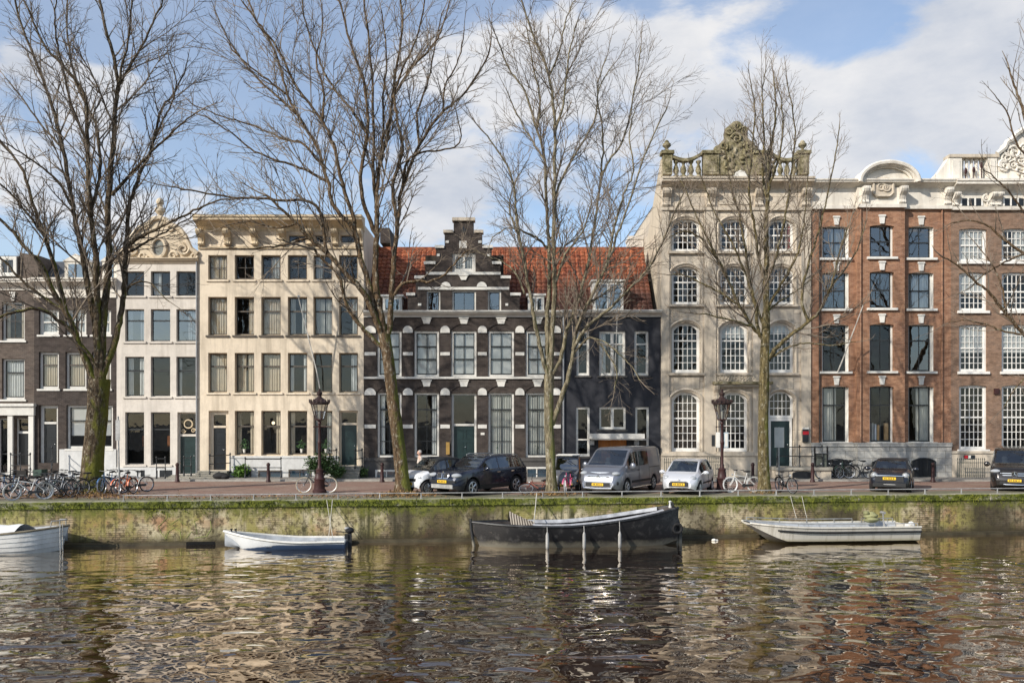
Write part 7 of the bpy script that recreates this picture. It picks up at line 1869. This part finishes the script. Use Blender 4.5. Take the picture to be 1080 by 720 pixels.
# ------------------------------------------------------------------ bicycles
def bicycle(label, px, Y, heading, frame, tyre=None, rimm=None, z=0.0, lean=.06, basket=None, steer=0.0, group='bicycles parked along the street', key=None, scale=1.0):
    r = empty('bicycle', (gx(px, Y), Y, z), heading); r.rotation_euler = (lean, 0, heading); r.scale = (scale,) * 3
    tag(r, label, 'bicycle', group); tyre = tyre or m_rubber; rimm = rimm or m_alloy
    RR, WB = .345, 1.10
    for x, st in ((WB / 2, steer), (-WB / 2, 0)):
        w_ = empty('wheel', (x, 0, RR)); w_.parent = r; w_.rotation_euler = (0, 0, st)
        mb = MB(); mb.ring((0, 0, 0), RR - .02, .022, 'y', 28, 7); mb.build('tyre', tyre, w_, smooth=True)
        mb = MB(); mb.ring((0, 0, 0), RR - .048, .014, 'y', 28, 5)
        for i in range(14):
            a = 2 * math.pi * i / 14 + .1; mb.tube([(.02 * math.cos(a + 1), .02 * (-1) ** i, .02 * math.sin(a + 1)), ((RR - .05) * math.cos(a), 0, (RR - .05) * math.sin(a))], .0032, 3, False)
        mb.disc((0, 0, 0), .03, 'y', 10, .07); mb.build('rim', rimm, w_, smooth=True)
    bb = (-.06, 0, .30); seat = (-.22, 0, .78); head = (.33, 0, .83); hb = (.36, 0, .70); ra = (-WB / 2, 0, RR)
    mb = MB()
    mb.tube([bb, seat], .017, 7); mb.tube([bb, hb], .019, 7); mb.tube([(-.18, 0, .66), (.34, 0, .76)], .017, 7); mb.tube([(hb[0] + .02, 0, hb[2] - .05), head], .02, 7)
    for s in (.05, -.05): mb.tube([bb, (ra[0], s, ra[2])], .011, 5); mb.tube([(-.19, 0, .70), (ra[0], s, ra[2])], .009, 5); mb.tube([(.375, s * .6, .66), (.44, s, .5), (WB / 2, s, RR)], .012, 5)
    mb.tube([head, (.31, 0, .93)], .014, 6); mb.tube([seat, (-.245, 0, .88)], .013, 6)
    mb.build('frame', frame, r, smooth=True)
    for x in (WB / 2, -WB / 2):
        mb = MB(); vs = []
        for i in range(13):
            a = R(-8 + 165 * i / 12) if x < 0 else R(20 + 135 * i / 12)
            for s in (-.03, .03): vs.append((x + (RR + .02) * math.cos(a), s, RR + (RR + .02) * math.sin(a)))
        mb.add(vs, [(2 * i, 2 * i + 2, 2 * i + 3, 2 * i + 1) for i in range(12)]); mb.build('mudguard', frame, r, fix=False)
    mb = MB(); mb.tube([(.16, .31, .97), (.30, .22, 1.0), (.34, 0, .97), (.30, -.22, 1.0), (.16, -.31, .97)], .013, 6)
    for s in (1, -1): mb.tube([(.17, s * .30, .97), (.05, s * .33, .955)], .02, 6)
    mb.build('handlebar', m_iron, r, smooth=True)
    mb = MB(); mb.ell((-.27, 0, .91), (.15, .085, .04), 10, 6); mb.ell((-.15, 0, .91), (.10, .04, .03), 8, 6); mb.build('saddle', m_rubber, r, smooth=True)
    mb = MB(); mb.box(-.72, -.30, -.07, .07, .735, .75)
    for s in (.06, -.06): mb.tube([(-.66, s, .735), (ra[0], s, ra[2])], .007, 4)
    mb.build('luggage_rack', m_iron, r)
    mb = MB(); mb.box(-.30 - .2, .02, .045, .06, .26, .36); mb.disc((-.06, .055, .30), .09, 'y', 14, .012); mb.tube([(-.06, .09, .30), (.02, .10, .16)], .01, 5); mb.tube([(-.06, -.09, .30), (-.14, -.10, .44)], .01, 5); mb.box(-.03, .07, .10, .17, .145, .165); mb.box(-.19, -.09, -.17, -.10, .43, .45); mb.build('chain_case', m_iron, r)
    mb = MB(); mb.ell((.44, 0, .78), (.05, .045, .045), 8, 6); mb.build('lamp', m_lamp, r, smooth=True)
    if basket:
        mb = MB(); x0, x1, y0, y1, z0, z1 = .42, .76, -.22, .22, .80, 1.06
        mb.box(x0, x1, y0, y1, z0, z0 + .02); mb.box(x0, x0 + .02, y0, y1, z0 + .02, z1); mb.box(x1 - .02, x1, y0, y1, z0 + .02, z1); mb.box(x0 + .02, x1 - .02, y0, y0 + .02, z0 + .02, z1); mb.box(x0 + .02, x1 - .02, y1 - .02, y1, z0 + .02, z1); mb.build('crate', basket, r)
    return r
bc = lambda n, c: plain('bike_' + n, c, .4, .15, spec=.5)
m_bblack, m_bsilver, m_bwhite, m_bblue, m_borange, m_bpink, m_bred, m_bgreen = bc('black', (.02, .02, .022)), bc('silver', (.42, .43, .45)), bc('white', (.70, .70, .68)), bc('blue', (.04, .12, .26)), bc('orange', (.55, .13, .04)), bc('pink', (.48, .07, .16)), bc('rust_red', (.22, .06, .04)), bc('dark_green', (.03, .06, .045))
m_cr = plain('blue_crate', (.06, .10, .22), .6)
rb = random.Random(4)
bicycle('black bicycle with a blue crate in front at the left edge of the photo', 2, 34.6, R(250), m_bblack, basket=m_cr)
bicycle('pale bicycle with a white front wheel, nearest the water on the left', 30, 34.1, R(212), m_bwhite, plain('grey_tyre', (.45, .45, .43), .8), steer=.25)
bicycle('dark bicycle standing just behind the pale one on the left', 40, 36.2, R(200), m_bblack, basket=plain('dark_crate', (.05, .045, .04), .8))
bicycle('black bicycle tangled in the middle of the left row', 50, 35.4, R(300), m_bblack, steer=-.3)
bicycle('silver bicycle tilted in the left row before the white pilastered door', 62, 35.1, R(235), m_bsilver, steer=.2)
bicycle('dark green bicycle leaning close to the thick mossy trunk', 76, 35.8, R(245), m_bgreen)
bicycle('black bicycle half behind the thick mossy trunk', 86, 36.6, R(215), m_bblack)
bicycle('dark bicycle furthest back behind the left row', 20, 37.6, R(215), m_bblack, steer=.3)
bicycle('silver bicycle with a dark crate at the back of the left row', 55, 37.4, R(255), m_bsilver, basket=m_bgreen)
bicycle('rust-red bicycle half hidden in the left row', 33, 38.4, R(225), m_bred)
bicycle('black bicycle leaning against its neighbour near the second brick door', 66, 36.2, R(275), m_bblack, lean=.16, steer=-.3)
bicycle('dark blue bicycle at the very left behind the blue crate', 12, 36.0, R(262), m_bblue, steer=.3)
bicycle('dark bicycle between the blue and the orange one', 123, 38.2, R(245), m_bblack)
bicycle('silver-black bicycle at the rear of the left row', 70, 38.0, R(190), m_bsilver)
bicycle('blue bicycle just right of the thick mossy trunk', 116, 37.4, R(262), m_bblue, plain('pale_tyre', (.42, .44, .46), .8))
bicycle('bright orange bicycle by the leaning sign pole', 132, 36.6, R(258), m_borange, basket=None)
bicycle('white bicycle behind the orange one', 142, 37.8, R(230), m_bwhite)
bicycle('black city bicycle leaning at the first street lamp', 334, 37.6, R(184), m_bblack, plain('cream_tyre', (.42, .37, .28), .8))
bicycle('pink bicycle in front of the tiny microcar', 601, 37.1, R(248), m_bpink, plain('pale_tyre2', (.42, .42, .42), .8), steer=.2)
bicycle('rust-red bicycle lying low left of the pale trunk', 568, 37.0, R(175), m_bred, lean=.95)
bicycle('white bicycle with thick white tyres beside the second street lamp', 783, 37.9, R(190), m_bwhite, m_bwhite, m_bwhite)
bicycle('dark bicycle parked nose-on under the white-backed sign', 829, 37.6, R(282), m_bblack, steer=.2)
for px, hd, m, lb in ((874, 200, m_bblack, 'black bicycle leftmost before the red brick house'), (884, 170, m_bblack, 'black bicycle second from left before the red brick house'), (894, 205, m_bgreen, 'dark green bicycle third from left before the red brick house'), (906, 182, m_bblack, 'black bicycle nearest the dark blue car before the red brick house')):
    bicycle(lb, px, 45.7, R(hd), m, z=.1)

# ------------------------------------------------------------------ street lamps, posts, signs
def street_lamp(label, px, Y):
    r = empty('street_lamp', (gx(px, Y), Y, 0)); tag(r, label, 'street lamp', 'crown-topped street lamps')
    mb = MB(); mb.lathe([(.30, -.03), (.30, .12), (.24, .18), (.22, .55), (.25, .60), (.20, .66), (.15, .95), (.17, 1.0), (.10, 1.08), (.07, 1.2), (.06, 2.1), (.085, 2.15), (.085, 2.22), (.055, 2.28), (.048, 2.95), (.09, 3.0), (.06, 3.06), (.05, 3.16)], (0, 0, 0), 14); mb.build('post', m_rust, r, smooth=True)
    mb = MB(); mb.tube([(-.24, 0, 2.86), (.24, 0, 2.86)], .02, 6); mb.ell((-.25, 0, 2.86), (.035,) * 3, 8, 6); mb.ell((.25, 0, 2.86), (.035,) * 3, 8, 6)
    for a in range(4): c_, s_ = math.cos(a * math.pi / 2 + .785), math.sin(a * math.pi / 2 + .785); mb.tube([(.05 * c_, .05 * s_, 3.1), (.17 * c_, .17 * s_, 3.2)], .016, 5)
    mb.build('bracket', m_rust, r, smooth=True)
    ln = empty('lantern', (0, 0, 3.18)); ln.parent = r
    mb = MB(); b0, b1, hh = .19, .37, .66
    for a in range(6):
        t0, t1 = a * math.pi / 3, (a + 1) * math.pi / 3
        mb.tube([(b0 * math.cos(t0), b0 * math.sin(t0), 0), (b1 * math.cos(t0), b1 * math.sin(t0), hh)], .016, 5)
        mb.tube([(b0 * math.cos(t0), b0 * math.sin(t0), 0), (b0 * math.cos(t1), b0 * math.sin(t1), 0)], .018, 5); mb.tube([(b1 * math.cos(t0), b1 * math.sin(t0), hh), (b1 * math.cos(t1), b1 * math.sin(t1), hh)], .02, 5)
    mb.lathe([(.20, -.03), (.20, -.01), (.05, -.02), (.05, -.06)], (0, 0, 0), 6); mb.build('frame', m_rust, ln)
    mb = MB()
    for a in range(6):
        t0, t1 = a * math.pi / 3, (a + 1) * math.pi / 3; k = .985
        mb.quad((b0 * k * math.cos(t0), b0 * k * math.sin(t0), 0), (b0 * k * math.cos(t1), b0 * k * math.sin(t1), 0), (b1 * k * math.cos(t1), b1 * k * math.sin(t1), hh), (b1 * k * math.cos(t0), b1 * k * math.sin(t0), hh))
    mb.build('glass', m_lglass, ln, fix=False)
    mb = MB(); mb.lathe([(.42, hh), (.43, hh + .06), (.36, hh + .08), (.22, hh + .22), (.10, hh + .30), (.08, hh + .36), (.12, hh + .42), (.12, hh + .50), (.05, hh + .56), (.06, hh + .62), (.01, hh + .68)], (0, 0, 0), 12)
    for a in range(16):
        t0 = a * math.pi / 8; mb.lathe([(.035, 0), (.03, .07), (.045, .11), (.004, .17)], (.43 * math.cos(t0), .43 * math.sin(t0), hh + .05), 5)
    mb.build('crown_cap', m_rustdark, ln, smooth=True)
    mb = MB(); mb.lathe([(.04, .02), (.05, .1), (.05, .3), (.02, .36)], (0, 0, 0), 8); mb.build('bulb', m_white, ln, smooth=True)
    return r
m_lglass = glass_pane('lantern_glass', .10, (.86, .86, .82)); m_rustdark = plain('dark_brown_iron', (.035, .02, .018), .5, .3)
street_lamp('dark red street lamp with a crowned lantern before the cream house', 337, 37.6)
L2 = street_lamp('dark red street lamp with a crowned lantern and parking panels before the sandstone house', 761.5, 38.0)
mb = MB(); mb.box(.09, .27, -.02, .0, 1.95, 2.62); sg = mb.build('parking_panel', plain('pale_blue_sign', (.42, .50, .55), .5, .1), L2)
mb = MB(); mb.box(.12, .24, -.026, -.021, 2.0, 2.57); mb.build('panel_face', m_white, sg)
mb = MB(); mb.box(-.27, -.09, -.02, .0, 1.95, 2.62); mb.build('parking_panel', m_white, L2)
mb = MB(); mb.box(-.42, -.30, .02, .14, 2.0, 2.5); mb.build('control_box', m_iron, L2)
def bollard(label, px, Y, z=0.0, hgt=1.0):
    r = empty('bollard', (gx(px, Y), Y, z)); tag(r, label, 'bollard', 'red-brown street bollards')
    mb = MB(); mb.lathe([(.13, -.02), (.13, .08), (.095, .12), (.085, .5), (.075, hgt * .82), (.095, hgt * .84), (.095, hgt * .90), (.08, hgt * .96), (.02, hgt)], (0, 0, 0), 10); mb.build('post', m_rust, r, smooth=True)
    mb = MB(); mb.lathe([(.0965, hgt * .845), (.0965, hgt * .895)], (0, 0, 0), 10); mb.build('band', m_rustdark, r, smooth=True)
for px, lb in ((187, 'bollard before the steps of the bell-gabled house'), (283, 'bollard under the basement windows of the cream house'), (403, 'bollard left of the leaning brown trunk'), (794, 'bollard just left of the greenish trunk'), (857, 'bollard at the right end of the stone perron'), (984, 'bollard right of the dark blue car'), (694, 'bollard behind the grey van')):
    bollard(lb, px, 44.4)
# leaning sign pole and traffic signs
r = empty('sign_pole', (gx(126, 36.2), 36.2, 0)); tag(r, 'thin leaning grey pole right of the thick mossy trunk', 'pole')
mb = MB(); mb.tube([(0, 0, -.02), (-.06, 0, 3.3)], .035, 8); mb.build('pole', m_galv, r, smooth=True)
mb = MB(); mb.box(-.14, .04, -.055, -.04, 2.3, 3.15); mb.build('sign_plate', m_galv, r)
r = empty('traffic_sign', (gx(821.5, 38.2), 38.2, 0)); tag(r, 'grey pole carrying a tall pale sign back before the sandstone house door', 'traffic sign')
mb = MB(); mb.tube([(0, 0, -.02), (0, 0, 2.85)], .032, 8); mb.build('pole', m_galv, r, smooth=True)
mb = MB(); mb.box(-.21, .21, -.055, -.04, 1.95, 2.83); mb.build('sign_plate', plain('sign_back', (.50, .50, .47), .5, .1), r)
r = empty('utility_cabinet', (fx(857.5), FY - 1.2, fz(491))); tag(r, 'dark green metal cabinet at the end of the stone perron', 'cabinet')
mb = MB(); mb.box(-.26, .26, -.15, .15, .004, .66); mb.build('body', plain('cabinet_green', (.09, .10, .085), .6, .2), r, bevel=.02)
mb = MB(); mb.box(-.29, .29, -.18, .18, .665, .71); mb.build('lid', m_iron, r)
for s in (-1, 1):
    mb = MB(); mb.lathe([(.06, 0), (.05, .1), (.045, 1.0), (.07, 1.04), (.03, 1.1)], (s * .33, -.02, .004), 8); mb.build('post', m_iron, r, smooth=True)
def fence(label, px0, px1, y, hgt, z=.1):
    r = empty('iron_fence', (fx(px0), y, z)); tag(r, label, 'fence', 'spiked iron fences before the houses'); W = fx(px1) - fx(px0)
    mb = MB(); n = max(3, int(W / .11))
    for i in range(n + 1):
        x = W * i / n; mb.tube([(x, 0, 0), (x, 0, hgt)], .014, 5); mb.lathe([(.01, 0), (.028, .04), (.002, .13)], (x, 0, hgt), 5)
    mb.build('pickets', m_irongreen, r)
    mb = MB()
    for f in (.12, .85): mb.box(-.02, W + .02, -.022, .022, hgt * f - .015, hgt * f + .015)
    mb.build('rail', m_irongreen, r)
fence('spiked iron fence left of the sandstone house, behind the hatchback', 699, 712, FY - .55, .95)
fence('spiked iron fence between the hatchback and the second lamp', 744, 757, FY - .55, 1.0)
fence('iron fence with an arched gate before the mauve brick house', 1003, 1031, FY - .7, .95)
# ------------------------------------------------------------------ plants
m_leaf = plain('shrub_leaf', (.055, .10, .03), .6, .5, 4); m_leafb = plain('bright_leaf', (.10, .19, .03), .6, .5, 4); m_stem = plain('stem_bark', (.12, .09, .05), .9)
def shrub(label, x, y, z, rx, ry, h, n, leaf, seed, cat='shrub', ls=.07):
    r = empty('shrub', (x, y, z)); tag(r, label, cat, 'plants by the house fronts'); rg = random.Random(seed); mb = MB(); st = MB(); tips = []
    for i in range(max(6, n // 60)):
        a = rg.uniform(0, 6.28); q = rg.uniform(.2, 1); e = Vector((rx * q * math.cos(a), ry * q * math.sin(a), h * rg.uniform(.45, 1) * (1.05 - .4 * q))); m_ = Vector((e.x * .3, e.y * .3, e.z * .55)); st.tube([(0, 0, -.02), m_, e], [.02, .014, .005], 4); tips.append((m_, e))
    for i in range(n):
        m_, e = rg.choice(tips); c = m_.lerp(e, rg.uniform(0, 1.1)) + Vector((rg.gauss(0, .10), rg.gauss(0, .10), rg.gauss(0, .09))); c.z = max(.03, c.z)
        u = Vector((rg.gauss(0, 1), rg.gauss(0, 1), rg.gauss(0, .7))).normalized() * ls * rg.uniform(.6, 1.5); v = u.cross(Vector((rg.gauss(0, 1), rg.gauss(0, 1), rg.gauss(0, 1)))).normalized() * ls * .45
        mb.add([c - u, c + v, c + u, c - v], [(0, 1, 2, 3)])
    st.build('stems', m_stem, r, fix=False); mb.build('foliage', leaf, r, fix=False)
shrub('dark green bush behind the first street lamp', fx(345), FY - 1.3, .1, 1.0, .5, 1.45, 2600, m_leaf, 3)
shrub('low trailing green plant by the stoop of the cream house', fx(361), FY - 1.6, .1, .55, .3, .8, 900, m_leaf, 4)
shrub('bright green plant in the dark basement recess of the cream house', fx(256.5), FY - .45, .1, .32, .25, .78, 800, m_leafb, 5, 'plant', .09)
shrub('tuft of green weeds at the corner of the cream house', fx(385), FY - .5, .1, .3, .25, .5, 300, m_leaf, 6, 'plant')
# small dark refuse bag beside the stoop
mb = MB(); mb.ell((0, 0, .17), (.42, .26, .19), 12, 8); mb.ell((.24, -.05, .13), (.26, .22, .14), 10, 7)
tag(mb.build('refuse_bag', m_rubber, None, (fx(245), FY - 1.9, .1), smooth=True), 'black refuse bags slumped at the left stoop of the cream house', 'refuse bag')
# ------------------------------------------------------------------ the person behind the white car
def person(px, Y):
    r = empty('person', (gx(px, Y), Y, 0), R(200)); tag(r, 'person in a pale coat standing behind the small white car, head showing over its roof', 'person')
    J = {'pel': (0, 0, .92), 'ch': (0, 0, 1.25), 'nk': (0, 0, 1.42), 'hd': (.02, 0, 1.50), 'sl': (0, .18, 1.37), 'el': (-.02, .23, 1.10), 'wl': (.06, .22, .86), 'sr': (0, -.18, 1.37), 'er': (-.02, -.23, 1.10), 'wr': (.06, -.22, .86),
         'hl': (0, .09, .88), 'kl': (.02, .10, .48), 'al': (0, .10, .08), 'tl': (.16, .11, .04), 'hr': (0, -.09, .88), 'kr': (-.02, -.10, .48), 'ar': (-.06, -.10, .08), 'tr': (.10, -.11, .04)}
    E = [('pel', 'ch'), ('ch', 'nk'), ('nk', 'hd'), ('ch', 'sl'), ('sl', 'el'), ('el', 'wl'), ('ch', 'sr'), ('sr', 'er'), ('er', 'wr'), ('pel', 'hl'), ('hl', 'kl'), ('kl', 'al'), ('al', 'tl'), ('pel', 'hr'), ('hr', 'kr'), ('kr', 'ar'), ('ar', 'tr')]
    rad = {'pel': .14, 'ch': .15, 'nk': .06, 'hd': .06, 'sl': .07, 'sr': .07, 'el': .055, 'er': .055, 'wl': .038, 'wr': .038, 'hl': .09, 'hr': .09, 'kl': .065, 'kr': .065, 'al': .045, 'ar': .045, 'tl': .04, 'tr': .04}
    def skin(nm, keys, edges, mat, k=1.0, root_='pel'):
        ks = list(keys); me = bpy.data.meshes.new(nm); me.from_pydata([J[q] for q in ks], [(ks.index(a), ks.index(b)) for a, b in edges if a in ks and b in ks], []); me.materials.append(mat)
        o = link(nm, me, r); md = o.modifiers.new('skin', 'SKIN'); md.use_smooth_shade = True
        if not me.skin_vertices: me.attributes
        for i, q in enumerate(ks):
            sv = me.skin_vertices[0].data[i]; sv.radius = (rad[q] * k, rad[q] * k); sv.use_root = (q == root_)
        o.modifiers.new('sub', 'SUBSURF').levels = 2; o.modifiers['sub'].render_levels = 2
        return o
    me0 = None
    def head(mb):
        # head with brow, nose, chin, ears and eye sockets shaped from one ellipsoid
        n0 = len(mb.v); mb.ell((.03, 0, 1.60), (.098, .078, .125), 24, 18)
        for i in range(n0, len(mb.v)):
            x, y, z = mb.v[i]
            if x > .03:
                x += .030 * math.exp(-((y / .018) ** 2 + ((z - 1.585) / .022) ** 2)); x -= .012 * math.exp(-(((abs(y) - .032) / .016) ** 2 + ((z - 1.61) / .014) ** 2)); x += .012 * math.exp(-((y / .03) ** 2 + ((z - 1.50) / .02) ** 2))
            mb.v[i] = (x, y * (1 - .25 * max(0, 1.57 - z) / .1), z)
        for s in (1, -1): mb.ell((.015, s * .08, 1.59), (.022, .012, .034), 8, 6)
    mb = MB(); head(mb)
    hd = mb.build('head', m_skin, r, smooth=True)
    mb = MB(); mb.ell((.005, 0, 1.63), (.108, .088, .105), 16, 12); mb.v = [(x, y, max(z, 1.60 + (.06 if x > .06 else 0))) for x, y, z in mb.v]; mb.build('hair', plain('grey_hair', (.48, .44, .40), .9), r, smooth=True)
    mb = MB()
    for s in (1, -1): mb.ell((.112, s * .032, 1.612), (.008, .012, .008), 8, 6)
    mb.ell((.118, 0, 1.535), (.006, .022, .006), 8, 5); mb.build('face_features', plain('dark_feature', (.10, .05, .045), .6), r, smooth=True)
    try:
        skin('body', J, E, m_skin, .93)
        skin('coat', ['pel', 'ch', 'sl', 'el', 'wl', 'sr', 'er', 'wr', 'hl', 'hr'], E, plain('pale_coat', (.52, .46, .40), .9), 1.16)
        skin('trousers', ['pel', 'hl', 'kl', 'al', 'hr', 'kr', 'ar'], E, plain('dark_trousers', (.03, .03, .04), .9), 1.10)
    except Exception as ex:
        print('skin failed', ex)
    for s in (1, -1):
        mb = MB(); w_ = Vector(J['wl' if s > 0 else 'wr']); mb.ell((w_.x + .02, w_.y, w_.z - .07), (.022, .042, .05), 10, 8)
        for i in range(4): y = w_.y + (-.03 + .02 * i); mb.tube([(w_.x + .02, y, w_.z - .11), (w_.x + .035, y, w_.z - .15), (w_.x + .05, y, w_.z - .18 + .01 * abs(i - 1.5))], [.0095, .009, .007], 6)
        mb.tube([(w_.x + .03, w_.y - .04, w_.z - .05), (w_.x + .06, w_.y - .05, w_.z - .09), (w_.x + .065, w_.y - .045, w_.z - .12)], [.011, .010, .008], 6)
        mb.build('hand', m_skin, r, smooth=True)
person(443, 41.5)
